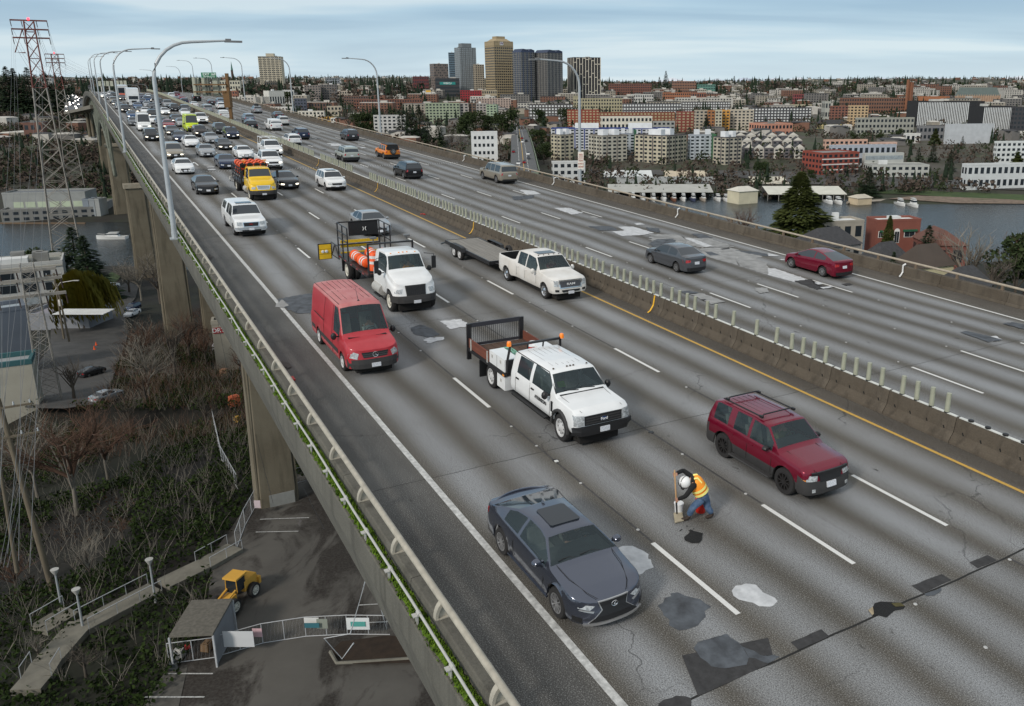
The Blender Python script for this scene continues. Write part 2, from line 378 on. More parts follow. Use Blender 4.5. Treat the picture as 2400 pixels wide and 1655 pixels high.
patch(rz([(905,195),(1000,150),(1090,150),(1180,190),(1230,265),(1280,345),(1180,400),(1070,420),(980,350),(930,260)],1200,1241),pl,.075)
patch(rz([(1985,555),(2020,510),(2110,490),(2200,500),(2313,590),(2400,650),(2330,700),(2230,695),(2130,655),(2000,600)],1200,1241),pl,.06)
patch(rz([(1315,690),(1380,620),(1500,570),(1560,600),(1640,620),(1800,700),(1740,740),(1750,790),(1680,870),(1580,905),(1440,880),(1370,780)],1200,1241),pb,.06)
patch(rz([(1535,1140),(2313,960+20),(2360,1150),(2313,1220),(1990,1370),(1680,1508)],1200,1241),pd,0,h=.0062)
patch(rz([(1640,1075),(1680,1020),(1940,945),(2080,1060),(2140,1160),(2120,1225),(1930,1258),(1800,1240),(1700,1160)],1200,1241),pb,.02,h=.0085)
patch(rz([(2080,1060),(2240,1135),(2420,1150),(2313,1215),(2140,1160)],1200,1241),pb,.03,h=.0080)
patch(rz([(1270,1660),(1370,1540),(1480,1505),(1570,1510),(1620,1530),(1615,1660)],1200,1241),pd,.03,h=.0066)
for l in([(205,1022),(480,905),(555,968),(275,1090)],[(1295,510),(1570,405),(1660,460),(1400,578)],[(1820,300),(1985,235),(2070,280),(1895,355)]):patch(rz(l,1800,1241),pd,.008)
patch(rz([(1410,585),(1560,530),(1570,550),(1500,600),(1430,605)],1800,1241),pb,.02)
patch(rz([(2300,130),(2400,100),(2400,160)],1800,1241),pd,.01)
patch(rz([(0,1150),(60,1135),(80,1160),(0,1215)],1800,1241),pb,.02)
pot=patch(rz([(905,735),(950,700),(1020,655),(1100,660),(1190,665),(1240,700),(1110,765),(1070,800),(950,785)],1800,1241),pk,.05,'pothole')
patch(rz([(905,735),(945,705),(955,770),(940,782)],1800,1241),mat('broken_concrete',(.32,.26,.17),.9,.3,9),.02,h=.02)
patch(rz([(1110,672),(1195,668),(1238,700),(1150,705)],1800,1241),mat('mossy_broken_concrete',(.07,.06,.02),.9,.3,9),.02,h=.02)
fresh=patch(rz([(1555,75),(1600,40),(1610,5),(1640,20),(1725,50),(1715,100),(1690,128),(1620,130),(1560,105)],1200,1241),pk,.09,'fresh_asphalt',thick=.05)
for q in((1530,5),(1520,15),(1640,0),(1580,-25),(1600,15)):patch(rz([(q[0]-8,q[1]),(q[0],q[1]-5),(q[0]+9,q[1]),(q[0],q[1]+6)],1200,1241),pk,.01,'asphalt_crumb')
patch(rz([(1390,1370),(1480,1340),(1600,1380),(1660,1430),(1560,1460),(1440,1430)],600,414),pb,.06)
patch(rz([(1510,1480),(1560,1460),(1700,1450),(1690,1480),(1560,1510)],600,414),pl,.08)
patch(rz([(1660,1310),(1840,1290),(1950,1350),(1750,1380)],600,414),pl,.06)
patch(rz([(190,1110),(480,1060),(700,1060),(700,1230),(380,1240),(240,1180)],600,414),pb,.1)
patch(rz([(170,1180),(240,1110),(300,1170),(250,1190)],600,414),pg,.06)
patch(rz([(60,120),(200,130),(260,160),(130,165)],1200,414),pl,.1);patch(rz([(0,180),(200,170),(180,200),(20,215)],1200,414),pb,.15)
patch(rz([(380,285),(520,285),(640,330),(540,345)],1200,414),pl,.1);patch(rz([(700,365),(740,360),(780,375),(740,385)],1200,414),pg,.05)
patch(rz([(960,455),(1100,455),(1280,510),(1180,530),(1000,540),(900,500),(1010,490)],1200,414),pl,.06)
patch(rz([(690,450),(900,450),(960,490),(800,490)],1200,414),pb,.1);patch(rz([(1100,425),(1160,420),(1200,435),(1130,440)],1200,414),pl,.05)
patch(rz([(1210,460),(1330,470),(1330,510),(1230,490)],1200,414),pb,.1)
patch(rz([(1230,520),(1500,530),(1640,560),(1800,560),(2000,640),(1700,640),(1450,600),(1260,590)],1200,414),pg,.15)
patch(rz([(1230,610),(1290,570),(1460,565),(1490,600),(1440,640),(1330,655)],1200,414),pb,.12)
patch(rz([(1560,560),(1620,560),(1810,630),(1740,640)],1200,414),pl,.04);patch(rz([(1620,520),(1720,520),(1810,555),(1700,560)],1200,414),pb,.1)
patch(rz([(1700,650),(1960,640),(2260,720),(2200,740),(2313,780),(2313,890),(2000,790),(1740,720)],1200,414),pg,.08,h=.0090)
patch(rz([(1880,655),(1960,640),(1970,655),(1900,662)],1200,414),pd,.02,h=.0100);patch(rz([(2010,665),(2200,680),(2313,700),(2313,725),(2150,700)],1200,414),pb,.08,h=.0100)
patch(rz([(1740,680),(1800,680),(1880,710),(1790,715)],1200,414),pb,.03,h=.0102)
patch(rz([(0,830),(60,830),(370,935),(240,955),(0,890)],1800,414),pl,.03,h=.0110)
patch(rz([(90,750),(210,745),(180,770)],1800,414),pl,.05);patch(rz([(0,695),(110,720),(60,725),(0,720)],1800,414),pl,.04)
patch(rz([(240,950),(380,930),(480,1000),(620,1005),(440,1025)],1800,414),pd,.1);patch(rz([(420,962),(470,958),(500,975),(450,980)],1800,414),pl,.03);patch(rz([(470,1005),(560,995),(585,1005),(500,1018)],1800,414),pl,.03)
patch(rz([(660,975),(740,968),(770,980),(700,990)],1800,414),pd,.04)
patch(rz([(1520,1045),(1600,1035),(1690,1055),(1580,1070)],1200,414),pb,.05);patch(rz([(1615,1070),(1720,1060),(1930,1135),(1800,1160),(1700,1110)],1200,414),pg,.05);patch(rz([(1700,1115),(1740,1112),(1760,1122),(1730,1128)],1200,414),pd,.02)
patch(rz([(2190,1010),(2300,1010),(2320,1050),(2230,1060)],1200,414),pg,.08)
patch(rz([(1730,1410),(1800,1402),(1960,1440),(2120,1480),(1990,1502),(1900,1470)],1800,414),pb,.03);patch(rz([(1940,1450),(2060,1440),(2120,1478),(1990,1500)],1800,414),pl,.03,h=.0115)
patch(rz([(2120,1335),(2200,1320),(2400,1360),(2400,1410)],1800,414),pb,.05)
patch(rz([(1180,850),(1350,850),(1440,900),(1280,905)],340,290,8.865),pg,.12);patch(rz([(1280,905),(1440,895),(1450,915),(1300,918)],340,290,8.865),pl,.05);patch(rz([(1300,950),(1450,945),(1480,970),(1330,978)],340,290,8.865),pl,.05)
patch(rz([(800,520),(900,510),(920,545),(820,548)],340,290,8.865),pg,.15)
patch(rz([(640,1295),(740,1300),(790,1320),(700,1325)],600,0),pl,.2);patch(rz([(920,1330),(1000,1335),(960,1345)],600,0),pl,.15);patch(rz([(590,1350),(640,1352),(620,1358)],600,0),pb,.1)
stain=mat('shoulder_stain',(.045,.038,.034),.8,0,2,col2=(.085,.075,.068))
patch(rz([(230,80),(300,95),(320,120),(280,150),(235,110)],600,828),stain,.06);patch(rz([(370,690),(420,700),(400,760)],600,1041),stain,.05)
patch(rz([(1880,710),(1930,720),(1900,760)],0,414),stain,.1)
pe=MB();pe. box((0,0,.03),(.35,.12,.05));pe. box((.2,.12,.025),(.12,.2,.04),Matrix. Rotation(.5,3,'Z'))
for(x,y),lb in(((994,503),'red scrap of debris beside the median barrier past the yellow line'),((686,889),'red scrap of debris lying by the left rail')):
 u,v=dk(x,y);o=pe. build('debris_scrap',mat('red_scrap',(.45,.03,.02),.6,.1,3),None,mw=FRO@Matrix. Translation((u,-v,0)));tag(o,lb,'debris')
 # left parapet, rail, moss, conduit
par=empty('left_parapet',FRO,'low concrete parapet along the left edge of the freeway with a cream pipe rail','parapet')
u=-6.0;k=0
while u<330:
 L_=2.58*2 if u<120 else 15.0;mb=MB();a,b=u+.012,u+L_-.012
 pr=[(4.70,.21),(4.725,.45),(4.76,.47),(4.97,.47),(5.0,.44),(5.04,.006)];n=len(pr)
 mb. add([(a,-v,h+drop(a))for v,h in pr]+[(b,-v,h+drop(b))for v,h in pr],[tuple(range(n)),tuple(range(n,2*n))[::-1]]+[(i,n+i,n+(i+1)%n,(i+1)%n)for i in range(n)])
 mb. build('parapet_section',parapet_m,par);u+=L_
mb=MB();S=us(-6,330,4);mb. tube([(a,0,drop(a))for a in S],.07,10)
mb. build('pipe_rail',pipe_m,par,60,(0,-4.85,.80))
br=MB();pts=[(4.66+.20-.20*math. cos(t),.47+.36*math. sin(t))for t in[i*math. pi/2/7 for i in range(8)]]
inn=[(4.72+.14-.14*math. cos(t),.47+.27*math. sin(t))for t in[i*math. pi/2/7 for i in range(8)]]
for i in range(7):
 q=[pts[i],pts[i+1],inn[i+1],inn[i]]
 br. add([(-.06,-v,h)for v,h in q]+[(.06,-v,h)for v,h in q],[(0,1,2,3),(7,6,5,4),(0,4,5,1),(1,5,6,2),(2,6,7,3),(3,7,4,0)])
br. box((0,-4.83,.478),(.15,.30,.02));br. box((0,-4.83,.60),(.02,.16,.26));br. bb(-.05,.05,-4.93,-4.78,.72,.78)
for s_ in(4.77,4.88):br. lathe([(.022,0),(.022,.03)],6,'z',(.04,-s_,.485),1)
bme=br. mesh('rail_bracket',[pipe_m,mat('rusty_bolt',(.06,.035,.02),.8,.2,20)])
u=5.4
while u<270:put('rail_bracket',bme,par,(u,0,drop(u)));u+=2.58
cond=empty('conduit_pipe',FRO,'thin grey conduit pipe on clips outside the left parapet above the moss','pipe')
mb=MB();mb. tube([(a,-4.49+.012*math. sin(a*.8),.42+drop(a))for a in[i*2.0-6 for i in range(110)]],.03,8);mb. build('conduit',galv,cond,60)
cl=MB();cl. box((0,-4.45,.30),(.03,.03,.22));cl. box((.07,-4.45,.30),(.03,.03,.22));cl. box((.035,-4.44,.39),(.13,.16,.02));cl. tube([(-.03,-4.49,.42),(.1,-4.49,.42)],.042,8)
cme=cl. mesh('clip',galv);u=4.9
while u<160:put('clip',cme,cond,(u,0,0));u+=1.72
mb=MB()
def tuft(mb,c,r,n,hgt,lean=.5,rnd=R):
 for _ in range(n):
  a=rnd. uniform(0,6.283);q=r*rnd. random()**.5;p=Vector((c[0]+q*math. cos(a),c[1]+q*math. sin(a),c[2]));d=rnd. uniform(0,6.283);w=hgt*.35;h=hgt*rnd. uniform(.5,1.2)
  dx,dy=math. cos(d)*w,math. sin(d)*w;t=Vector((math. cos(d+1.57),math. sin(d+1.57),0))*h*rnd. uniform(-lean,lean)
  mb. add([p+Vector((-dx,-dy,0)),p+Vector((dx,dy,0)),p+t+Vector((dx*.3,dy*.3,h)),p+t+Vector((-dx*.3,-dy*.3,h))],[(0,1,2,3)])
u=2.0
while u<150:
 st=.05 if u<24 else(.12 if u<50 else .35);dn=noise. noise(Vector((u*.35,3,0)))*.5+noise. noise(Vector((u*1.3,9,0)))*.3
 if dn>-.28:
  for q in range(3):
   v=R. uniform(4.49-.05*R. random(),4.69);tuft(mb,(u,-v,.2),.07 if u<50 else .16,6,.07 if u<50 else .12)
  if R. random()<.35:tuft(mb,(u,-R. uniform(4.42,4.5),.2),.05,4,.04)
 u+=st
u=1.0;pv=None
while u<190:
 q=(4.475+.035*noise. noise(Vector((u*1.7,1,0)))-.02,4.685-.02*abs(noise. noise(Vector((u*2.3,5,0)))),.215+.02*noise. noise(Vector((u*3,2,2))))
 if pv:mb. add([(pu,-pv[0],.203),(u,-q[0],.203),(u,-(q[0]+q[1])/2,q[2]+.015),(pu,-(pv[0]+pv[1])/2,pv[2]+.015),(u,-q[1],.204),(pu,-pv[1],.204)],[(0,1,2,3)[::-1],(3,2,4,5)[::-1]])
 pv=q if noise. noise(Vector((u*.35,3,0)))>-.42 else None;pu=u;u+=.18
ms=mb. build('moss_strip',moss,None,mw=FRO);tag(ms,'bright green moss growing along the ledge outside the left parapet','moss',kind='stuff')
# right parapet
rp=empty('right_parapet',FRO,'stepped brown concrete parapet with a pipe rail along the right edge of the freeway','parapet')
u=-4.0
while u<330:
 L_=3.9 if u<100 else 12.0
 for nm,pr in(('parapet_section',[(38.22,.152),(38.27,.58),(38.31,.60),(38.58,.60),(38.6,.152)]),('parapet_kerb',[(38.08,.006),(38.12,.15),(38.6,.15),(38.6,.006)])):
  a,b=u+.012,u+L_-.012;mb=MB();n=len(pr)
  mb. add([(a,-v,h+drop(a))for v,h in pr]+[(b,-v,h+drop(b))for v,h in pr],[tuple(range(n)),tuple(range(n,2*n))[::-1]]+[(i,n+i,n+(i+1)%n,(i+1)%n)for i in range(n)]);mb. build(nm,barrier_m,rp)
 u+=L_
mb=MB();mb. tube([(a,0,drop(a))for a in us(-4,330,4)],.065,8);mb. build('pipe_rail',mat('brownish_pipe_rail',(.36,.31,.24),.6,.15,4),rp,60,(0,-38.55,.84))
ps=MB();ps. box((0,-38.5,.70),(.12,.12,.22));ps. box((0,-38.5,.61),(.2,.16,.02));pme=ps. mesh('rail_post',mat('rail_post_rust',(.15,.11,.075),.8,.25,9))
u=3
while u<230:put('rail_post',pme,rp,(u,0,drop(u)));u+=2.6
dr=MB();dr. tube([(0,-38.33,.74),(0,-38.14,.68),(0,-38.17,.3),(0,-37.95,.05)],.05,6)
for(x,y),t in(((2108,643),'white drain pipe bent over the right parapet past the dark red hatchback'),((1588,505),'white drain pipe bent over the right parapet above the pale patches'),((1292,430),'white drain pipe bent over the right parapet behind the tan sport utility car'),((1085,375),'white drain pipe bent over the right parapet above the orange off-roader')):
 u,v=dk(x,y,.2);o=dr. build('drain_pipe',mat('white_pipe_paint',(.75,.75,.74),.5,.05,5),None,mw=FRO@Matrix. Translation((u,0,drop(u))));tag(o,t,'pipe')
 # median barrier with glare posts
med=empty('median_barrier',FRO,'brown concrete barrier dividing the carriageways with a row of pale glare posts on top','barrier')
JP=[(21.42,.006),(21.44,.08),(21.60,.33),(21.66,.78),(21.84,.78),(21.90,.33),(22.06,.08),(22.08,.006)]
seg=MB();n=len(JP);Ls=2.52
def jseg(a,b,off=lambda u:0):
 s=MB();s. add([(a,-v,h)for v,h in JP]+[(b,-v,h)for v,h in JP],[tuple(range(n)),tuple(range(n,2*n))[::-1]]+[(i,n+i,n+(i+1)%n,(i+1)%n)for i in range(n)]);return s
sg=jseg(.012,Ls-.012)
for q in(.35,.97,1.6,2.2):
 sg. box((q,-21.62,.44-.06),(.035,.06,.10),Matrix. Rotation(.5,3,'Y'),1)
sme=sg. mesh('barrier_section',[barrier_m,dark])
pm=mat('glare_post_plastic',(.34,.35,.27),.6,.12,3);post=MB();post. tube([(0,0,.02),(0,0,.62)],[.08,.074],8);post. lathe([(.085,0),(.085,.03)],8,m=1);post_me=post. mesh('glare_post',[pm,black],60)
base=MB();base. lathe([(.085,0),(.085,.05),(.05,.06)],10);base_me=base. mesh('post_base',black)
cap=MB();cap. bb(.04,Ls-.05,-21.80,-21.70,.785,.812);cap_me=cap. mesh('cap_strip',mat('white_cap_strip',(.62,.63,.6),.6,.1,6))
far=MB();fp=MB();k=0;u=19.2-Ls*10;posts=0
gaps={int((x-(19.2-Ls*10))/Ls)for x in(76.5,79,93.0)}
while u<330:
 if u<180:
  put('barrier_section',sme,med,(u,0,drop(u)));put('cap_strip',cap_me,med,(u,0,0))
  for i,q in enumerate((.42,.98,1.54,2.1)):
   if k in gaps or(22.5<u+q<26.2 and i%2):continue
   if u+q<14.05:put('post_base',base_me,med,(u+q,-21.75,.812))
   elif posts<262:put('glare_post',post_me,med,(u+q,-21.75,.80)). rotation_euler=(R. uniform(-.03,.03),R. uniform(-.03,.03),0);posts+=1
 else:
  s=jseg(u,u+Ls-.02);far. add([(a,b,c+drop(u))for a,b,c in s. v],s. f)
  for q in(.42,.98,1.54,2.1):fp. tube([(u+q,-21.75,.78+drop(u)),(u+q,-21.75,1.4+drop(u))],.06,5)
 u+=Ls;k+=1
far. build('far_barrier_run',barrier_m,med)['kind']='stuff';fp. build('far_glare_posts',pm,med)['kind']='stuff'
yb=mat('yellow_cable_cover',(.75,.42,.03),.5,.1,3)
for x,y,t in((1520,733,'nearest yellow strip bent down the median barrier beside the white dually pickup'),(1105,548,'yellow strip bent down the median barrier beside the empty flat trailer'),(885,450,'yellow strip bent down the median barrier above the silver sedan'),(744,390,'farthest yellow strip on the median barrier below the grey boxy car')):
 u,v=dk(x,y,0);mb=MB()
 for(v0,h0),(v1,h1)in zip([(21.655,.785),(21.595,.335),(21.43,.085),(21.30,.012)],[(21.595,.335),(21.43,.085),(21.30,.012),(21.0,.012)][:3]):mb. add([(-.05,-v0+.012,h0),(.05,-v0+.012,h0),(.05,-v1+.012,h1),(-.05,-v1+.012,h1)],[(0,1,2,3),(3,2,1,0)][:1])
 o=mb. build('yellow_strip',yb,None,mw=FRO@Matrix. Translation((u,0,0)));tag(o,t,'strip')
 # street lamps on the bridge
ZR=Matrix. Rotation(math. atan2(D2. y,D2. x),4,'Z')
def lamp(u,v,h,side,H_=11.5,arm=4.1,label='',near=False):
 b=D(u,v,h);root=empty('street_lamp',Matrix. Translation(b)@ZR,label,'street lamp','curved arm street lamps along the freeway')
 mb=MB();n=10 if near else 6
 pts=[(0,0,0),(0,0,H_*.45),(0,0,H_*.80)];rr=[.16,.135,.11]
 rad=H_*.19
 for i in range(1,8):
  t=i/7*math. pi/2;pts. append((side*rad*(1-math. cos(t)),0,H_*.80+rad*math. sin(t)));rr. append(.11-.004*i)
 pts. append((side*arm,0,H_*.99+.12));rr. append(.06)
 mb. tube(pts,rr,n);mb. build('pole',galv2,root,60)
 hd=MB();hd. box((side*(arm+.38),0,H_*.99+.08),(.95,.30,.11));hd. box((side*(arm+.1),0,H_*.99+.18),(.3,.22,.1));hd. build('lamp_head',mat('lamp_head_grey',(.16,.16,.16),.5,.1,3),root)
 bp=MB();bp. box((0,0,.04),(.55,.55,.08));bp. lathe([(.17,.08),(.17,.45)],n,c=(0,0,0),m=0);bp. build('base_plate',galv2,root)
 return root
for i,(u,v)in enumerate([(55.4,4.45),(111,4.6),(168,4.9),(225,5.3),(283,5.6),(338,6.0)]):
 lamp(u,v-.25,.2,1,label=['nearest and tallest street lamp standing on the left parapet beside the white canopy pickup','second street lamp along the left parapet beside the white high roof van','third street lamp along the left parapet, before the box truck','fourth street lamp along the left parapet near the crest','fifth street lamp along the left parapet, just over the crest','farthest street lamp on the left side, past the crest'][i],near=i==0)
for i,u in enumerate([66.5,126.2,185.6,243.4,300,350]):
 lamp(u,38.9,.0,-1,label=['street lamp outside the right parapet carrying the no parking sign','street lamp outside the right parapet behind the dark grey crossover','street lamp outside the right parapet just right of the tan apartment tower','street lamp outside the right parapet left of the tan apartment tower','street lamp on the right side behind the backs of the big sign panels','farthest street lamp on the right side past the crest'][i],near=i==0)
for i,(x,y0,y1)in enumerate([(372,165,235),(430,157,232),(330,200,232),(348,198,230)]):
 b=at(x,y1,330+40*i);b2=at(x,y0,330+40*i);root=empty('street_lamp',Matrix. Translation(b)@ZR,['slim lamp beyond the crest left of the big sign backs','slim lamp beyond the crest touching the sign backs','small lamp beyond the crest behind the box truck','second small lamp beyond the crest right of the box truck'][i],'street lamp');H_=b2. z-b. z;mb=MB();mb. tube([(0,0,0),(0,0,H_*.8),(-.5,0,H_*.93),(-1.5,0,H_),(-4.2,0,H_+.2)],[.15,.12,.1,.09,.06],6);mb. build('pole',galv2,root,60);hd=MB();hd. box((-4.7,0,H_+.2),(.9,.3,.1));hd. build('lamp_head',galv2,root)
 # terrain and water
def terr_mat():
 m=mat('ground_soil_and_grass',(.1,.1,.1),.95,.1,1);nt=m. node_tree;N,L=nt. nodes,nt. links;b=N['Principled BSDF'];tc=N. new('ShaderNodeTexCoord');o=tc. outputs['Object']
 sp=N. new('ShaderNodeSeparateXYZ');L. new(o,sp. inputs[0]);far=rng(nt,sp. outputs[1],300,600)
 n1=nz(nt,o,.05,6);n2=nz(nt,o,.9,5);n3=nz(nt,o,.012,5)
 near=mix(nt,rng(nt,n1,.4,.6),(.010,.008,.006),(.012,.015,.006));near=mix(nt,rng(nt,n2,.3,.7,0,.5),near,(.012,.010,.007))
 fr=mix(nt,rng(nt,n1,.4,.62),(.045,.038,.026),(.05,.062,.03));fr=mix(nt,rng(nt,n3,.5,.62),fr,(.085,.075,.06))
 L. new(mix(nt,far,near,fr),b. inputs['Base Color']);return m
def ys():
 r=[];y=-20
 while y<26000:r. append(y);y+=4 if y<440 else 12 if y<900 else y*.03
 return r
mb=MB();YS=ys();XN=150
for y in YS:
 hw=60+abs(y)*1.05
 for i in range(XN+1):
  x=(i/XN*2-1)*hw;mb. v. append((x,y,ground(x,y)))
for j in range(len(YS)-1):
 for i in range(XN):
  a=j*(XN+1)+i;mb. f. append((a,a+1,a+XN+2,a+XN+1));mb. m. append(0)
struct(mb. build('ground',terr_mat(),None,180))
wm=mat('dark_rippled_water',(.012,.018,.020),.2,0,spec=.5);nt=wm. node_tree;tc=nt. nodes. new('ShaderNodeTexCoord')
w1=nz(nt,tc. outputs['Object'],.55,5,.6,(1,1.8,1),.4);w2=nz(nt,tc. outputs['Object'],.05,3,.5,None,.5)
hh=mth(nt,'ADD',w1,mth(nt,'MULTIPLY',w2,2.0));bp=nt. nodes. new('ShaderNodeBump');bp. inputs['Strength']. default_value=.55;bp. inputs['Distance']. default_value=.8;nt. links. new(hh,bp. inputs['Height']);nt. links. new(bp. outputs[0],nt. nodes['Principled BSDF']. inputs['Normal'])
mb=MB();mb. add([(-900,225,WATER),(1100,225,WATER),(1100,455,WATER),(-900,455,WATER)],[(0,1,2,3)]);struct(mb. build('canal_water',wm))
# roads and paved lots on the ground (draped)
asp=mat('dark_street_asphalt',(.045,.044,.042),.8,0,.35,bump=.1,col2=(.085,.082,.078),detail=7)
asp2=mat('wet_lot_asphalt',(.072,.065,.056),.8,0,.18,bump=.15,col2=(.125,.116,.102),detail=8)
def drape(name,pts,m,lift=.12,step=4.0,kind='structure',z=None):
 """polygon given as ground points, filled with a triangulated sheet following the terrain"""
 from mathutils. geometry import delaunay_2d_cdt
 xs=[p. x for p in pts];ysx=[p. y for p in pts];P=[Vector((p. x,p. y))for p in pts];V=[];
 for i,p in enumerate(P):
  q=P[(i+1)%len(P)];n=max(1,int((q-p). length/step));V+=[p+(q-p)*(k/n)for k in range(n)]
 E_=[(i,(i+1)%len(V))for i in range(len(V))];nb=len(V)
 y=min(ysx)
 while y<max(ysx):
  x=min(xs)
  while x<max(xs):V. append(Vector((x+.01,y+.013)));x+=step
  y+=step
 vo,eo,fo,*_=delaunay_2d_cdt(V,E_,[tuple(range(nb))],2,1e-4)
 mb=MB();mb. add([(v. x,v. y,(z if z is not None else ground(v. x,v. y))+lift)for v in vo],[tuple(f)for f in fo])
 me=mb. mesh(name,m,180)
 if me. polygons and me. polygons[0]. normal. z<0:me. flip_normals()
 o=put(name,me)
 if kind:o['kind']=kind
 return o
def G(l,z=None):return[gp(x,y,z)for x,y in l]
_n=asp2. node_tree;_t=_n. nodes. new('ShaderNodeTexCoord'). outputs['Object'];_b=_n. nodes['Principled BSDF'];_s=_b. inputs['Base Color']. links[0]. from_socket
_c=mix(_n,rng(_n,nz(_n,_t,.22,7,.65,(1,.45,1),.6),.47,.56),_s,(.016,.010,.006));_c=mix(_n,rng(_n,nz(_n,_t,5,6,.7),.35,.7,0,.5),_c,(.10,.095,.085));_n. links. new(_c,_b. inputs['Base Color'])
lot=drape('parking_lot',G([(330,1700),(480,1480),(500,1300),(560,1215),(600,1150),(660,1105),(760,1130),(1300,1800),(1290,1900),(300,1900)]),asp2,.15,3)
gravel=drape('gravel_patch',G([(330,1670),(400,1560),(440,1570),(420,1660)]),mat('pale_gravel',(.09,.085,.075),.95,.3,2),.19,2)
rd=drape('side_street',G([(60,700),(160,712),(245,735),(262,705),(270,680),(300,662),(325,672),(318,700),(300,720),(292,745),(300,780),(285,830),(262,900),(230,950),(160,1005),(60,960),(70,880),(110,830),(120,760)]),asp,.25,4)
rd2=drape('hillside_street',G([(0,345),(28,345),(46,300),(38,272),(26,272),(14,300),(0,320)]),asp,.3,6)
yl=mat('street_asphalt_grey',(.085,.085,.085),.8,.15,.5)
def line3(name,ptsL,ptsR,m,lift=0,parent=None,kind='structure'):
 mb=MB();n=len(ptsL);mb. add([p+Vector((0,0,lift))for p in ptsL]+[p+Vector((0,0,lift))for p in ptsR],[(i,n+i,n+i+1,i+1)for i in range(n-1)])
 me=mb. mesh(name,m)
 if me. polygons[0]. normal. z<0:me. flip_normals()
 o=put(name,me,parent)
 if kind and not parent:o['kind']=kind
 return o
UBP=[(3,1196,1262,405),(17,1197,1255,375),(1,1198,1249,350),(1,1198,1242,325),(1,1200,1234,305),(1,1204,1224,291),(1,1190,1212,282)]
UD=[395,455,520,610,730,900,1050];ub_l=[at(a[1],a[3],d)for a,d in zip(UBP,UD)];ub_r=[at(a[2],a[3],d)for a,d in zip(UBP,UD)]
line3('avenue_bridge_deck',ub_l,ub_r,yl)
mb=MB()
for k,col in((.33,0),(.66,0),(.5,1)):
 for i in range(len(ub_l)-1):
  for q in range(8):
   a=ub_l[i]. lerp(ub_l[i+1],q/8);b=ub_r[i]. lerp(ub_r[i+1],q/8);a2=ub_l[i]. lerp(ub_l[i+1],(q+(.45 if col==0 else .98))/8);b2=ub_r[i]. lerp(ub_r[i+1],(q+(.45 if col==0 else .98))/8)
   p,p2=a. lerp(b,k),a2. lerp(b2,k);w=Vector((.16,0,0));z=Vector((0,0,.12));mb. add([p-w+z,p+w+z,p2+w+z,p2-w+z],[(0,1,2,3)],col)
struct(mb. build('avenue_lane_markings',[white_p,yellow_p]))
gp_m=mat('pale_green_steel',(.20,.24,.17),.7,.2,2)
gr=empty('bridge_railing',ub_r[0],'pale green steel railing and girder along the right edge of the avenue bridge','railing');mb=MB()
def rel(p):return p-ub_r[0]
for i in range(len(ub_r)-1):
 a,b=rel(ub_r[i]),rel(ub_r[i+1]);mb. add([a+Vector((.3,0,-3.2)),b+Vector((.3,0,-3.2)),b+Vector((.3,0,.2)),a+Vector((.3,0,.2))],[(0,1,2,3)]);mb. tube([a+Vector((.5,0,1.3)),b+Vector((.5,0,1.3))],.12,4)
 for q in range(14):p=a. lerp(b,q/14)+Vector((.5,0,0));mb. tube([p,p+Vector((0,0,1.3))],.08,4)
mb. build('railing_girder',gp_m,gr)
mb=MB();a,b=at(1196,408,393),at(1262,408,393);mb. box((a+b)/2,((b-a). length,.4,1.6));o=mb. build('bridge_end_girder',gp_m);tag(o,'pale green end girder of the avenue bridge just above the freeway parapet','girder')
# freeway piers and truss
def pier(u,v,zt,zb,wu,wv,label,capw=None,name='bridge_pier',flip=1):
 t=D(u,v,0);root=empty(name,Matrix. Translation((t. x,t. y,zb))@ZR,label,'pier','concrete piers under the freeway');H_=zt-zb
 mb=MB();a,b=wv/2,wu/2
 def sec(k,z,e=0):return[(x*k,y*k,z)for x,y in((-a,-b*.55),(-a*.8,-b),(a*.8,-b),(a,-b*.55),(a,b*.55),(a*.8,b),(-a*.8,b),(-a,b*.55))]
 vs_=sec(1.16,0)+sec(1.0,H_*.5)+sec(.94,H_);mb. add(vs_,[(i,(i+1)%8,8+(i+1)%8,8+i)for i in range(8)]+[(8+i,8+(i+1)%8,16+(i+1)%8,16+i)for i in range(8)]+[tuple(range(16,24))])
 mb. build('shaft',pier_m,root)
 mb=MB()
 for s_ in(-1,1):mb. box((s_*a*1.02,-b*.96,H_*.5),(.16,.12,H_))
 mb. build('corner_rib',pier_m,root)
 mb=MB();cw=capw or wv;mb. box((0,0,H_+.6),(cw,wu*1.15,1.2));mb. build('pier_cap',mat('stained_cap_concrete',(.30,.25,.18),.9,0,.8,col2=(.42,.38,.30)),root)
 return root
def deckz(u):return D(u,8,-2.0). z
bx=pier(82,12.2,deckz(82)-1.2,17.5,2.4,3.6,'tall concrete pier nearest the fenced lot, with a repaired light patch at its foot');
mb=MB();mb. box((.3,-1.46,2.2),(2.4,.06,2.6));mb. build('repair_patch',mat('light_repair_concrete',(.26,.26,.24),.9,.1,2),bx)
bx2=pier(82,26,deckz(82)-1.2,17.5,2.4,3.2,'second leg of the nearest pier pair standing under the road')
pier(84,16.8,deckz(82)-1.4,17.0,1.0,1.2,'slender concrete column just right of the nearest pier')
pier(190,12.6,deckz(190)-1.2,8.5,2.6,5.0,'tall concrete pier rising from the brown brush beside the canal')
pier(190,19,deckz(190)-1.2,8.5,2.4,3.4,'shaded pier leg right behind the brush side pier')
pier(272,11.5,60-27.6,3.0,3.2,5.4,'tall pier on the near bank with a pale band cap, left of the big lamp',5.8)
pier(420,12.6,60-24.5,3.0,4.0,7.5,'pier on the far bank with a rusty stained cap above a parked car',8)
pier(560,12,60-24,8.0,4.0,7.0,'far pier beyond the canal in the shade of the deck')
tg=mat('weathered_truss_green',(.12,.13,.10),.8,.3,.4)
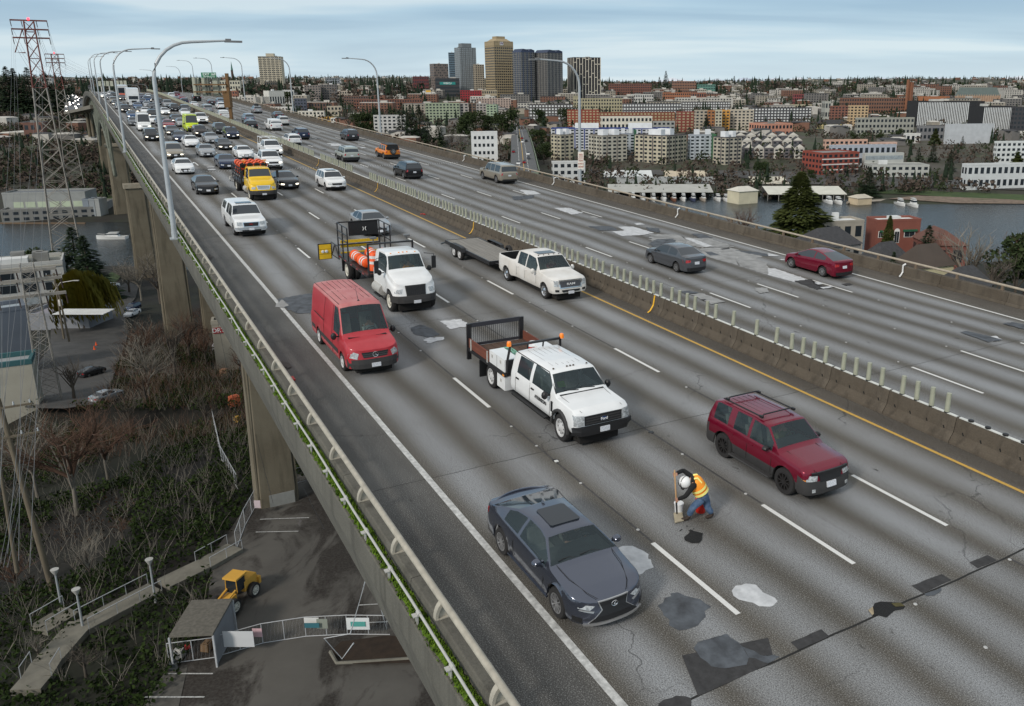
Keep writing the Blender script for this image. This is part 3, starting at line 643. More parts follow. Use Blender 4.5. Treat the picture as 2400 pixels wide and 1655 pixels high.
def truss(u0,u1,n,v,label):
 rt=empty('deck_truss',D(u0,v,-2),label,'truss','steel trusses under the freeway deck');o=D(u0,v,-2);ch=MB();c2=MB();wb=MB();top=[];bot=[]
 for i in range(n+1):
  u=u0+(u1-u0)*i/n;t=D(u,v,-2.2)-o;arc=1-(2*i/n-1)**2;zb=(60-24.0)+12.5*arc;b=Vector((t. x,t. y,zb-o. z));top. append(t);bot. append(b)
 for i in range(n):
  ch. tube([bot[i],bot[i+1]],.5,4);c2. tube([top[i],top[i+1]],.5,4)
  wb. tube([top[i],bot[i+1]]if i%2 else[bot[i],top[i+1]],.28,4)
 for i in range(n+1):wb. tube([top[i],bot[i]],.3,4)
 ch. build('bottom_chord',tg,rt);c2. build('top_chord',tg,rt);wb. build('lattice_web',tg,rt)['kind']='stuff'
truss(272,420,14,7.2,'near steel arch truss carrying the deck over the canal');truss(420,560,12,7.2,'steel arch truss beyond the far bank pier')
mb=MB();strip(mb,[(8,-9),(34,-9),(34,-10),(8,-10)],250,560);o=mb. build('lower_express_deck',parapet_m,None,mw=FRO);struct(o)
# vehicles
def paint(name,col,rough=.22,metal=.35,var=.05):return mat('paint_'+name,col,rough,var,1.2,metal=metal,coat=.6,spec=.35)
PT=dict(white=paint('white',(.76,.77,.77),.35,0),pearl=paint('pearl',(.60,.59,.57),.35,0),black=paint('black',(.008,.008,.010)),navy=paint('navy',(.008,.018,.055)),blue=paint('blue',(.012,.06,.16)),grey=paint('grey',(.085,.09,.10)),dgrey=paint('dark_grey',(.028,.03,.034)),silver=paint('silver',(.33,.34,.35)),tan=paint('tan',(.30,.27,.22)),red=paint('red',(.30,.012,.018)),maroon=paint('maroon',(.17,.004,.022),.25),slate=paint('slate',(.105,.117,.152),.16,.75,.03),orange=paint('orange',(.75,.22,.008),.3,0),yellow=paint('yellow',(.80,.50,.01),.35,0),lime=paint('lime',(.55,.70,.02),.4,0),lblue=paint('light_blue',(.22,.27,.33)),sage=paint('light_grey_green',(.36,.39,.36),.35,.1),brown=paint('brown',(.03,.022,.018)),vred=mat('paint_faded_red',(.36,.012,.022),.42,.0,1.5,coat=.4,col2=(.46,.030,.042)),dirty=mat('paint_dusty_white',(.74,.73,.71),.5,.0,1.0,col2=(.60,.57,.52)))
cab_int=mat('cabin_trim',(.06,.062,.065),.8,.2,5);seat_m=mat('grey_seat_cloth',(.16,.155,.145),.9,.2,8)
def clear_glass():
 m=mat('clear_windscreen_glass',(.055,.080,.092),.05,0,spec=.8);nt=m. node_tree;b=nt. nodes['Principled BSDF'];o=nt. nodes['Material Output']
 t=nt. nodes. new('ShaderNodeBsdfTransparent');t. inputs[0]. default_value=(.80,.92,.90,1);mx=nt. nodes. new('ShaderNodeMixShader');fr=nt. nodes. new('ShaderNodeFresnel');fr. inputs[0]. default_value=1.6
 nt. links. new(mth(nt,'ADD',mth(nt,'MULTIPLY',fr. outputs[0],1.6),.26),mx. inputs[0]);nt. links. new(t. outputs[0],mx. inputs[1]);nt. links. new(b. outputs[0],mx. inputs[2]);nt. links. new(mx. outputs[0],o. inputs[0]);return m
cglass=clear_glass()
lerp=lambda a,b,t:a+(b-a)*t
class Car:pass
def wheel_mesh(r,w,style='alloy',spokes=10,n=24):
 t=MB();t. lathe([(r*.66,-w/2),(r*.93,-w/2),(r,-w*.36),(r,w*.36),(r*.93,w/2),(r*.66,w/2)],n,'y',close=False)
 t. lathe([(r*.64,-w/2+.01),(r*.66,-w/2),(r*.66,w/2),(r*.62,w/2-.02)],n,'y',close=False)
 rm=MB()
 if style in('alloy','black'):
  rm. lathe([(r*.66,w/2+.004),(r*.60,w/2+.006),(r*.58,w/2-.06)],n,'y',close=False);rm. lathe([(r*.12,w/2-.04),(r*.12,w/2+.002),(.0,w/2+.004)],8,'y',close=False)
  for k in range(spokes):
   a=k*2*math. pi/spokes;rot=Matrix. Rotation(-a,3,'Y');rm. box(rot@Vector((r*.35,w/2-.018,0)),(r*.52,.03,r*(.09 if spokes>7 else .15)),rot)
  rm. lathe([(r*.60,w/2-.09),(0,w/2-.09)],n,'y',m=1,close=False)
 else:
  rm. lathe([(r*.66,w/2+.004),(r*.58,w/2+.002),(r*.5,w/2-.05),(r*.3,w/2-.01),(r*.16,w/2+.03),(0,w/2+.035)],n,'y',close=False)
  for k in range(8):
   a=k*math. pi/4;rm. lathe([(r*.07,w/2-.024),(0,w/2-.018)],6,'y',(r*.42*math. cos(a),0,r*.42*math. sin(a)),1,close=False)
 m={'alloy':alloy,'black':darkalloy,'steel':mat('white_steel_rim',(.5,.5,.5),.4,.1,5),'hub':chrome,'cream':mat('cream_steel_rim',(.55,.53,.46),.5,.1,5)}[style]
 return t. mesh('tyre',rubber,50),rm. mesh('rim',[m,chas],50)
WM={}
def wheel(root,x,y,r,w,style,side,spokes=10,far=False):
 key=(r,w,style,spokes,far)
 if key not in WM:WM[key]=wheel_mesh(r,w,style,spokes,12 if far else 28)
 e=put('wheel',WM[key][0],root,(x,y,r));
 if side<0:e. rotation_euler=(0,0,math. pi)
 put('rim',WM[key][1],e);return e
def shell(P,q=1.0):
 """body grid from profile tables; returns dict of MBs (body, windshield, rear_window, side_window...)"""
 L_,Wd=P['L'],P['W']/2;xe,xr_=L_/2,-L_/2;af,ar=P. get('af',.55),P. get('ar',.45);nf,nr=P. get('nf',2.6),P. get('nr',3.2)
 top,belt=P['top'],P['belt'];zb=P. get('zb',.22);xc,xf,xb,xw=P['gh'];wr=P['wr']/2;crown=P. get('crown',.045);tuck=P. get('tuck',.93)
 S=set()
 nst=max(3,int(7*q))
 for i in range(nst+1):
  ph_=i/nst*math. pi/2;S. add(round(xe-af+af*math. sin(ph_)**(2/nf),4));S. add(round(xr_+ar-ar*math. sin(ph_)**(2/nr),4))
 for i in range(int(14*q)):S. add(round(xr_+ar+(L_-af-ar)*i/int(14*q),4))
 for x,_ in top+belt:S. add(round(x,4))
 for a,b in P['win']:S|={a,b}
 rw=P['wr_'];ra=P. get('ra',rw+.07)
 for wx in P['wx']:
  for k in range(-5,6):S. add(round(wx+ra*math. sin(k/5*math. pi/2),4))
 for x in(xc-.03,xf+.04,xb-.04,xw+.03):S. add(round(x,4))
 for a,b in P. get('bed',[]):S|={a,a+.01,b,b-.01}
 S=sorted(s for s in S if xr_-1e-6<=s<=xe+1e-6);Q=[S[0]]
 for s in S[1:]:
  if s-Q[-1]>.006:Q. append(s)
 if Q[-1]<xe-.001:Q. append(xe)
 S=Q
 def pf(x):
  if x>xe-af:t=(x-(xe-af))/af;return max(0,1-t**nf)**(1/nf)
  if x<xr_+ar:t=((xr_+ar)-x)/ar;return max(0,1-t**nr)**(1/nr)
  return 1.0
 kf,kr=P. get('kf',.10),P. get('kr',.06)
 def shf(x,z):
  if x>xe-af:t=(x-(xe-af))/af;return-kf*smooth(.4,.95,z/P['hz'])*t
  if x<xr_+ar:t=((xr_+ar)-x)/ar;return kr*smooth(.4,1.0,z/P['tz'])*t
  return 0
 def wdt(x):return Wd*interp(P. get('plan',[(0,1)]),x)
 def col_(x):
  zs,zt=interp(belt,x),interp(top,x);zt=max(zt,zs+.012);f=pf(x);w=wdt(x);z0=zb
  if x>xe-af:z0+=P. get('chin',.04)*((x-xe+af)/af)
  t=min(1,max(0,(zt-zs-.12)/(P['roof']-zs-.12)));cr=crown if t>.02 else min(crown,(zt-zs)*.6)
  ze=zt-cr;ws=w*P. get('shw',.955);yt=lerp(ws*.985,wr,t);blg=.018*t
  c=[(w*tuck,z0),(w*.985,z0+.10),(w,zs*.60),(w*.995,zs-.16),(w*.98,zs-.06),(ws,zs)]
  for k,b_ in((.05,0),(.5,1),(.93,.2)):c. append((lerp(ws,yt,k)+blg*b_,zs+(ze-zs)*k))
  c+=[(yt,ze),(yt-.045*(1 if t>.1 else .6),ze+cr*.45),(yt*.5,zt-cr*.12),(0,zt)]
  arch=0
  for wx in P['wx']:
   d=abs(x-wx)
   if d<ra+.002:arch=rw+math. sqrt(max(0,ra*ra-d*d))
  r=[]
  for i,(y,z)in enumerate(c):
   if arch and i<5:z=max(z,arch+.004*i)if i<4 else max(z,arch+.02)
   r. append((x+shf(x,z),y*f,z))
  for a,b in P. get('bed',[]):
   if a+.005<x<b-.005:
    r[9]=(x,(ws-.06),zs+.015);r[8]=(x,ws-.03,zs+.012)
    r[10]=(x,(ws-.075),P['bedz']);r[11]=(x,r[11][1],P['bedz']);r[12]=(x,0,P['bedz'])
  return r
 Cc=[col_(x)for x in S];n=13;mbs={}
 def grp(k):return mbs. setdefault(k,MB())
 def inwin(a,b):
  for i,(p,q_)in enumerate(P['win']):
   if a>=p-1e-4 and b<=q_+1e-4:return i+1
  return 0
 full={}
 for j in range(len(S)-1):
  a,b=S[j],S[j+1];mid=(a+b)/2
  zs,zt=interp(belt,mid),interp(top,mid)
  for i in range(12):
   key='body';mi=0
   if 6<=i<=7 and inwin(a,b)and zt-zs>.16:key='side_window'
   elif i>=10 and a>xf+.02 and b<xc-.01:key='windshield'
   elif i>=10 and b<xb-.02 and a>xw+.01 and not P. get('norear'):key='rear_window'
   if key=='body' and i<P. get('clad',0):mi=1
   if key=='body' and(b>xe-af*.9 and i<P. get('fclad',0)or a<xr_+ar*.9 and i<P. get('rclad',0)):mi=1
   if any(p-.005<mid<q_+.005 for p,q_ in P. get('bed',[]))and i>=9:mi=1
   for sgn in(1,-1):
    q4=[Cc[j][i],Cc[j+1][i],Cc[j+1][i+1],Cc[j][i+1]];q4=[(x,y*sgn,z)for x,y,z in q4]
    if sgn>0:q4=q4[::-1]
    kk=key+('' if key!='side_window' else str(inwin(a,b))+('l' if sgn>0 else 'r'))
    g=full. setdefault(kk,({},[],[]));idx=[]
    for p in q4:
     r_=tuple(round(c_,4)for c_ in p)
     if r_ not in g[0]:g[0][r_]=len(g[0])
     if not idx or g[0][r_]!=idx[-1]:idx. append(g[0][r_])
    if len(idx)>1 and idx[0]==idx[-1]:idx. pop()
    if len(set(idx))>=3 and len(set(idx))==len(idx):g[1]. append(tuple(idx));g[2]. append(mi)
 for k,(vd,fs,ms_)in full. items():
  m=MB();m. v=list(vd. keys());m. f=fs;m. m=ms_;mbs[k]=m
 def fas(y,z,front=True,off=.012):
  zs=interp(belt,xe if front else xr_);w=wdt(xe if front else xr_);cf=interp([(zb,tuck),(zb+.1,.985),(zs*.6,1),(zs-.06,.98),(zs,P. get('shw',.955)),(zs+.02,P. get('shw',.955)*.97)],z)
  f=min(.999,abs(y)/(w*cf));a_,n_=(af,nf)if front else(ar,nr);t=(1-f**n_)**(1/n_)
  x=(xe-af+af*t)if front else(xr_+ar-ar*t);x+=(-kf*smooth(.4,.95,z/P['hz'])*t)if front else(kr*smooth(.4,1,z/P['tz'])*t)
  nx=t**(n_-1)if t>0 else 0;ny=f**(n_-1);l=math. hypot(nx,ny)or 1;s=1 if y>=0 else-1
  return(x+(1 if front else-1)*nx/l*off,y+s*ny/l*off,z)
 return mbs,fas
def fpatch(root,fas,name,m,poly,front=True,off=.012,nu=6,nv=2,both=False,th=.03):
 """piece of the front or rear skin: poly = 4 corners (y, z) going round"""
 for s in((1,-1)if both else(1,)):
  mb=MB();g=[]
  for o_ in(off,off-th):
   for i in range(nu+1):
    for j in range(nv+1):
     u,v=i/nu,j/nv;a=[lerp(poly[0][k],poly[1][k],u)for k in(0,1)];b=[lerp(poly[3][k],poly[2][k],u)for k in(0,1)]
     y,z=lerp(a[0],b[0],v),lerp(a[1],b[1],v);g. append(fas(y*s,z,front,o_))
  N_=(nu+1)*(nv+1);fs=[]
  for i in range(nu):
   for j in range(nv):
    q=(i*(nv+1)+j,(i+1)*(nv+1)+j,(i+1)*(nv+1)+j+1,i*(nv+1)+j+1);fs. append(q)
  for i in range(nu):
   for j in(0,nv):q=i*(nv+1)+j;fs. append((q,q+nv+1,q+nv+1+N_,q+N_))
  for j in range(nv):
   for i in(0,nu):q=i*(nv+1)+j;fs. append((q,q+1,q+1+N_,q+N_))
  mb. add(g,fs);o=mb. build(name,m,root)
 return o
SED=dict(L=4.75,W=1.83,H=1.44,roof=1.44,wr=1.18,wr_=.33,wx=(1.42,-1.38),hz=.72,tz=.95,gh=(.98,.32,-1.02,-1.72),zb=.2,top=[(-2.375,.90),(-2.3,1.02),(-1.80,1.07),(-1.72,1.085),(-1.02,1.38),(-.5,1.44),(0,1.44),(.32,1.395),(.98,1.02),(1.1,.985),(1.9,.86),(2.25,.74),(2.375,.66)],belt=[(-2.375,.88),(-2.2,.96),(-1.4,.97),(.9,.90),(1.8,.80),(2.2,.70),(2.375,.62)],win=[(-1.22,-.42),(-.34,.78)],ar=.4)
SUV=dict(L=4.65,W=1.86,H=1.68,roof=1.68,wr=1.34,wr_=.36,wx=(1.42,-1.32),hz=.90,tz=1.2,gh=(1.05,.50,-1.92,-2.24),zb=.27,clad=1,top=[(-2.325,1.02),(-2.24,1.08),(-1.92,1.60),(-1.6,1.66),(0,1.68),(.5,1.63),(1.05,1.14),(1.2,1.09),(2.0,.99),(2.22,.88),(2.325,.80)],belt=[(-2.325,.98),(-2.1,1.05),(.9,.99),(1.9,.92),(2.2,.82),(2.325,.76)],win=[(-1.85,-1.25),(-1.15,-.35),(-.27,.84)],ar=.28,nr=4,kr=.03)
VAR={}
def variant(base,name,**kw):
 d=dict(base);d. update(kw);d['name']=name;VAR[name]=d;return d
def shift(tab,f):return[f(x,z)for x,z in tab]
variant(SED,'sedan');variant(SUV,'suv')
variant(SED,'coupe',L=4.70,W=1.85,roof=1.39,top=[(-2.35,.93),(-2.28,1.03),(-1.95,1.06),(-1.88,1.07),(-.95,1.33),(-.4,1.39),(.1,1.385),(.40,1.335),(1.05,.99),(1.15,.955),(1.9,.84),(2.22,.73),(2.35,.66)],gh=(1.05,.40,-.95,-1.88),win=[(-1.28,-.50),(-.44,.84)],wx=(1.42,-1.33),wr=1.12,wr_=.34,af=.62,belt=[(-2.35,.90),(-2.1,.99),(-1.3,.985),(.9,.88),(1.8,.79),(2.2,.69),(2.35,.62)])
variant(SED,'civic',L=4.45,W=1.71,wr=1.14,wx=(1.32,-1.30),top=[(-2.225,.92),(-2.15,1.03),(-1.75,1.07),(-1.68,1.08),(-1.0,1.38),(-.5,1.44),(0,1.44),(.32,1.395),(1.0,1.0),(1.1,.97),(1.8,.86),(2.1,.75),(2.225,.66)],gh=(1.0,.32,-1.0,-1.68),belt=[(-2.225,.88),(-2.0,.96),(-1.4,.97),(.9,.89),(1.7,.80),(2.05,.70),(2.225,.62)],wr_=.30)
variant(SED,'hatch',L=4.38,W=1.70,roof=1.43,wr=1.1,wx=(1.32,-1.23),top=[(-2.19,.98),(-2.12,1.05),(-2.0,1.08),(-.9,1.36),(-.4,1.43),(-.1,1.43),(.2,1.385),(1.15,.97),(1.25,.94),(1.8,.82),(2.05,.72),(2.19,.64)],gh=(1.15,.2,-.9,-2.0),win=[(-1.45,-.52),(-.44,.85)],belt=[(-2.19,.92),(-1.9,1.0),(-1.2,.98),(.9,.88),(1.7,.78),(2.0,.68),(2.19,.62)],ar=.3,nr=3.6,wr_=.31)
variant(SUV,'wagon',L=4.8,roof=1.58,top=[(-2.4,.98),(-2.34,1.03),(-2.05,1.48),(-1.7,1.56),(-.2,1.58),(.45,1.53),(1.05,1.07),(1.2,1.03),(2.0,.93),(2.3,.82),(2.4,.74)],gh=(1.05,.45,-2.05,-2.34),belt=[(-2.4,.95),(-2.1,1.0),(.9,.95),(1.9,.88),(2.25,.77),(2.4,.70)])
variant(SUV,'minivan',L=5.05,W=1.95,roof=1.74,wr=1.44,top=[(-2.525,1.0),(-2.45,1.05),(-2.2,1.64),(-1.9,1.71),(-.2,1.74),(.5,1.68),(1.35,1.10),(1.5,1.05),(2.1,.93),(2.4,.80),(2.525,.70)],gh=(1.35,.5,-2.2,-2.45),belt=[(-2.525,.98),(-2.2,1.04),(1.1,1.0),(2.0,.86),(2.4,.74),(2.525,.66)],win=[(-2.1,-1.25),(-1.17,-.1),(-.0,1.1)],wx=(1.55,-1.45),clad=0)
variant(SUV,'boxy',L=4.4,W=1.9,roof=1.80,wr=1.50,wr_=.39,wx=(1.35,-1.30),hz=1.0,top=[(-2.2,1.08),(-2.15,1.12),(-2.0,1.74),(-1.8,1.78),(0,1.80),(.45,1.76),(.85,1.22),(.95,1.18),(1.95,1.12),(2.12,1.05),(2.2,.98)],gh=(.85,.45,-2.0,-2.15),belt=[(-2.2,1.04),(.8,1.08),(1.9,1.05),(2.2,.92)],win=[(-1.9,-1.25),(-1.15,-.35),(-.27,.66)],nf=5,af=.35,nr=6,ar=.2,clad=2,fclad=3)
variant(SUV,'bigsuv',L=5.6,W=2.0,roof=1.93,wr=1.56,wr_=.40,wx=(1.75,-1.60),hz=1.12,tz=1.4,top=[(-2.8,1.15),(-2.74,1.2),(-2.5,1.84),(-2.2,1.90),(-.2,1.93),(.75,1.88),(1.30,1.30),(1.42,1.24),(2.4,1.14),(2.66,1.04),(2.8,.95)],gh=(1.30,.75,-2.5,-2.74),belt=[(-2.8,1.1),(-2.4,1.16),(1.1,1.13),(2.3,1.08),(2.65,.98),(2.8,.90)],win=[(-2.35,-1.25),(-1.15,-.2),(-.1,1.05)],nf=4,af=.45,clad=1,zb=.3)
PK=dict(SUV);PK. update(L=5.9,W=2.02,roof=1.93,wr=1.52,wr_=.40,wx=(1.92,-1.75),hz=1.15,tz=1.4,norear=False,top=[(-2.95,1.30),(-2.93,1.33),(-1.12,1.34),(-1.07,1.36),(-.98,1.82),(-.8,1.90),(.2,1.93),(.82,1.88),(1.42,1.30),(1.52,1.24),(2.55,1.15),(2.82,1.06),(2.95,.97)],gh=(1.42,.82,-.98,-1.07),belt=[(-2.95,1.28),(-1.1,1.29),(-.9,1.16),(1.2,1.13),(2.45,1.09),(2.8,.99),(2.95,.91)],win=[(-.82,-.02),(.07,1.16)],bed=[(-2.86,-1.16)],bedz=.80,nf=4.5,af=.42,nr=9,ar=.12,kr=0,clad=0,zb=.38,shw=.965)
variant(PK,'pickup')
variant(PK,'dually',L=6.4,wx=(2.15,-2.05),top=[(x*1.085,z+.04)for x,z in PK['top']],belt=[(x*1.085,z+.04)for x,z in PK['belt']],roof=1.97,gh=tuple(x*1.085 for x in PK['gh']),win=[(-.9,-.02),(.08,1.25)],bed=[(-3.1,-1.26)],plan=[(-3.2,1.0),(-2.9,1.13),(-1.5,1.13),(-1.2,1.0),(3.2,1.0)],zb=.42)
variant(PK,'canopy',bed=[],top=[(-2.95,1.30),(-2.90,1.36),(-2.72,1.82),(-2.5,1.88),(-1.1,1.90),(.2,1.93),(.82,1.88),(1.42,1.30),(1.52,1.24),(2.55,1.15),(2.82,1.06),(2.95,.97)],gh=(1.42,.82,-2.72,-2.90),win=[(-2.6,-1.25),(-.90,-.02),(.07,1.16)])
variant(SUV,'van',L=5.9,W=1.98,roof=2.42,wr=1.60,wr_=.35,wx=(1.85,-1.75),hz=1.1,tz=2.0,top=[(-2.95,2.28),(-2.92,2.34),(-2.8,2.40),(-.5,2.44),(1.0,2.42),(1.12,2.36),(1.78,1.40),(1.88,1.33),(2.5,1.18),(2.8,1.08),(2.95,1.02)],gh=(1.78,1.12,-2.92,-2.95),belt=[(-2.95,1.2),(1.3,1.22),(2.3,1.12),(2.75,1.02),(2.95,.97)],win=[(.62,1.5)],nf=3,af=.6,nr=8,ar=.14,norear=True,clad=0,zb=.3,kr=0,crown=.09,tuck=.96)
variant(VAR['van'],'hivan',roof=2.75,top=[(x,z+(.33 if z>2 else 0))for x,z in VAR['van']['top']])
variant(VAR['van'],'vwvan',L=5.2,roof=1.95,wx=(1.6,-1.45),top=[(-2.6,1.1),(-2.56,1.14),(-2.46,1.85),(-2.3,1.92),(-.5,1.95),(.7,1.92),(.82,1.88),(1.5,1.16),(1.6,1.12),(2.2,.98),(2.45,.86),(2.6,.74)],gh=(1.5,.82,-2.46,-2.56),belt=[(-2.6,1.06),(1.2,1.05),(2.1,.9),(2.45,.8),(2.6,.7)],win=[(-2.3,-1.4),(.3,1.25)],norear=False)
SM={}
def build_shell(kind,q):
 k=(kind,q)
 if k not in SM:SM[k]=shell(VAR[kind],q)
 return SM[k]
MESHC={}
VS=.945
def vehicle(kind,col,u,v,head,label,cat='car',group='vehicles on the freeway',name=None,near=False,lights=False,q=None,gl=None,wheels='alloy',spokes=10,clad=None,grille=None,far=False,extras=None,yaw=0):
 """u, v = ground point under the leading end facing the viewer; head -1 = oncoming, +1 = driving away"""
 P=VAR[kind];L_=P['L'];q=q or(1.6 if near else .55 if far else .9);cu=u+L_/2*VS
 Mx=FRO@Matrix. Translation((cu,-v,drop(cu)+.004))@Matrix. Rotation(-math. atan2(drop(cu+2)-drop(cu-2),4),4,'Y')
 Mx=Mx@Matrix. Rotation((math. pi if head<0 else 0)+yaw,4,'Z')@Matrix. Scale(VS,4)
 root=empty(name or{'suv':'sport_utility_car','bigsuv':'sport_utility_car','boxy':'sport_utility_car','wagon':'estate_car','pickup':'pickup_truck','dually':'pickup_truck','canopy':'pickup_truck','van':'van','hivan':'van','vwvan':'van','minivan':'minivan','sedan':'saloon_car','civic':'saloon_car','coupe':'coupe_car','hatch':'hatchback_car'}[kind],Mx,label,cat,group)
 mbs,fas=build_shell(kind,q);pm_=PT[col]if isinstance(col,str)else col;cl_m=clad or black
 for k,m in mbs. items():
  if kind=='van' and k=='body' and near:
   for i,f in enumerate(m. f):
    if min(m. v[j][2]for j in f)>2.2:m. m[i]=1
  key=(kind,q,k,pm_. name if k=='body' else '',cl_m. name,near)
  gm=gl or(cglass if near and k!='rear_window' else glass)
  nm='body' if k=='body' else 'windshield' if k=='windshield' else 'rear_window' if k=='rear_window' else 'side_window'
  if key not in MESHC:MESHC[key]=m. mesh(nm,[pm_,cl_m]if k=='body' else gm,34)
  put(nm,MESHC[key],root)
 hw=P['W']/2;tw=hw-.13;ww=.23 if P['wr_']<.38 else .27
 for wx in P['wx']:
  for s in(1,-1):
   wheel(root,wx,s*(hw-ww/2-.015+(.10 if kind=='dually' and wx<0 else 0)),P['wr_'],ww,wheels,s,spokes,not near)
 key=('ch',kind)
 if key not in MESHC:
  c=MB();c. bb(-L_/2+.2,L_/2-.25,-hw+.32,hw-.32,.11,P['wr_']*2+.05 if not near else .5)
  for wx in P['wx']:c. bb(wx-P['wr_']-.1,wx+P['wr_']+.1,-hw+.30,hw-.30,.2,P['wr_']*2+.1)
  if not near:c. bb(P['gh'][2]if not P. get('bed')else P['gh'][2],P['gh'][0]-.1,-hw+.12,hw-.12,.3,interp(P['belt'],0)-.03)
  MESHC[key]=c. mesh('underbody',chas)
 put('underbody',MESHC[key],root)
 hz=interp(P['belt'],L_/2-.1);tz=interp(P['belt'],-L_/2+.1);fz=hz*.98
 if not P. get('custom')and not extras:
  key=('fr',kind,grille,far)
  if head<0:
   hl=lamp_on if lights else lamp_m
   fpatch(root,fas,'headlight',hl,[(hw*.52,fz-.10),(hw*.985,fz-.05),(hw*.97,fz-.19),(hw*.56,fz-.21)],nu=3,nv=1,both=True)
   g={'wide':[(-hw*.5,fz-.06),(hw*.5,fz-.06),(hw*.46,fz-.24),(-hw*.46,fz-.24)],'spindle':[(-hw*.42,fz-.04),(hw*.42,fz-.04),(hw*.55,.28),(-hw*.55,.28)],'none':None,'small':[(-hw*.3,fz-.08),(hw*.3,fz-.08),(hw*.3,fz-.19),(-hw*.3,fz-.19)]}. get(grille or 'wide')
   if g:fpatch(root,fas,'grille',black,g,nu=4,nv=1)
   if grille!='spindle':fpatch(root,fas,'air_intake',black,[(-hw*.62,P['zb']+.18),(hw*.62,P['zb']+.18),(hw*.56,P['zb']+.06),(-hw*.56,P['zb']+.06)],nu=4,nv=1)
   fpatch(root,fas,'number_plate',plate_m,[(-.16,P['zb']+.29),(.16,P['zb']+.29),(.16,P['zb']+.14),(-.16,P['zb']+.14)],nu=1,nv=1,off=.03)
  else:
   if kind in('suv','boxy','bigsuv','minivan','vwvan','wagon','pickup','canopy'):
    fpatch(root,fas,'tail_light',red_lens,[(hw*.72,tz-.02),(hw*.97,tz-.02),(hw*.98,tz-.26),(hw*.78,tz-.22)],False,nu=2,nv=1,both=True)
   else:fpatch(root,fas,'tail_light',red_lens,[(hw*.5,tz-.07),(hw*.97,tz-.05),(hw*.97,tz-.22),(hw*.55,tz-.20)],False,nu=3,nv=1,both=True)
   fpatch(root,fas,'number_plate',plate_m,[(-.16,tz-.18),(.16,tz-.18),(.16,tz-.33),(-.16,tz-.33)],False,nu=1,nv=1,off=.02)
   fpatch(root,fas,'rear_bumper',black,[(-hw*.8,P['zb']+.2),(hw*.8,P['zb']+.2),(hw*.74,P['zb']+.02),(-hw*.74,P['zb']+.02)],False,nu=5,nv=1)
 if not extras or near:
  key=('mi',kind)
  if key not in MESHC:
   for s in(1,-1):
    m=MB();zz=interp(P['belt'],P['gh'][0]-.2)+.09;big=P['W']>1.96
    m. lathe([(0.001,-.02),(.055,-.018),(.075,.0),(.075,.06),(.05,.1),(.001,.11)],10,'x',(0,0,0));m. v=[(x*(1.2),y*(1.5 if not big else 1.4),z*(1.05 if not big else 1.8))for x,y,z in m. v]
    m. v=[(x+P['gh'][0]-.34,y+s*(hw+.10+(.06 if big else 0)),z+zz)for x,y,z in m. v];m. box((P['gh'][0]-.33,s*(hw-.0),zz-.03),(.06,.16,.04));MESHC[('mi',kind,s)]=m. mesh('mirror',pm_,40)
   MESHC[key]=1
  for s in(1,-1):
   if near or True:
    me=MESHC[('mi',kind,s)];mk=('mi',kind,s,pm_. name)
    if mk not in MESHC:MESHC[mk]=me. copy();MESHC[mk]. materials[0]=pm_ if kind not in('van','hivan','crewcab','medcab')and not clad else black
    put('mirror',MESHC[mk],root)
 if near:interior(root,P,kind)
 return root,fas
def interior(root,P,kind):
 xc=P['gh'][0];zf=interp(P['belt'],0);hw=P['W']/2;rf=P['roof']
 mb=MB();mb. box((xc-.42,0,zf-.10),(.72,hw*1.72,.16));mb. box((xc-.75,0,zf-.22),(.12,hw*1.7,.3));mb. bb(P['gh'][3]+.5 if kind not in('coupe',)else-1.6,xc-.5,-hw+.1,hw-.1,.38,.46)
 mb. bb(xc-1.5,xc-.8,-.12,.12,.4,.66);mb. build('dashboard',cab_int,root)
 seats=[xc-1.15]+([]if kind in('van','coupe','medcab')else[xc-2.05])
 for sx in seats:
  for s in(1,-1):
   y=s*hw*.44;m=MB();m. box((sx-.02,y,.62),(.5,.5,.16));m. box((sx-.30,y,.62+(rf-.65)*.32),(.14,.48,(rf-.6)*.62),Matrix. Rotation(-.28,3,'Y'));m. box((sx-.42,y,.62+(rf-.62)*.72),(.1,.24,.17),Matrix. Rotation(-.2,3,'Y'));m. build('seat',seat_m,root)
 st=MB();ring=[(xc-.80-.07*math. sin(a)*0+.06*math. cos(a),hw*.44+.18*math. sin(a),zf-.04+.16*math. cos(a))for a in[i*math. pi/8 for i in range(17)]]
 st. tube(ring,.016,6,cap=False);st. tube([(xc-.8,hw*.44,zf-.04),(xc-.5,hw*.44,zf-.12)],.03,6);st. build('steering_wheel',mat('steering_wheel_grey',(.06,.06,.06),.5,0),root)
def text(body,size,m,parent,mw,name='lettering',bold=0.0,ext=.004,sx=1.0,align='CENTER'):
 c=bpy. data. curves. new('t','FONT');c. body=body;c. size=size;c. extrude=ext;c. offset=bold;c. align_x=align;c. align_y='CENTER';c. resolution_u=3
 o=bpy. data. objects. new('t',c);COL. objects. link(o);dg=bpy. context. evaluated_depsgraph_get();me=bpy. data. meshes. new_from_object(o. evaluated_get(dg));bpy. data. objects. remove(o)
 me. materials. clear();me. materials. append(m);r=put(name,me,parent)
 r. matrix_local=mw@Matrix. Diagonal((sx,1,1,1))if parent else mw;
 if not parent:r. matrix_world=mw@Matrix. Diagonal((sx,1,1,1))
 return r
def face_mw(loc,normal,up=(0,0,1)):
 z=Vector(normal). normalized();y=Vector(up);y=(y-z*y. dot(z)). normalized();x=y. cross(z)
 return Matrix(((x. x,y. x,z. x,loc[0]),(x. y,y. y,z. y,loc[1]),(x. z,y. z,z. z,loc[2]),(0,0,0,1)))
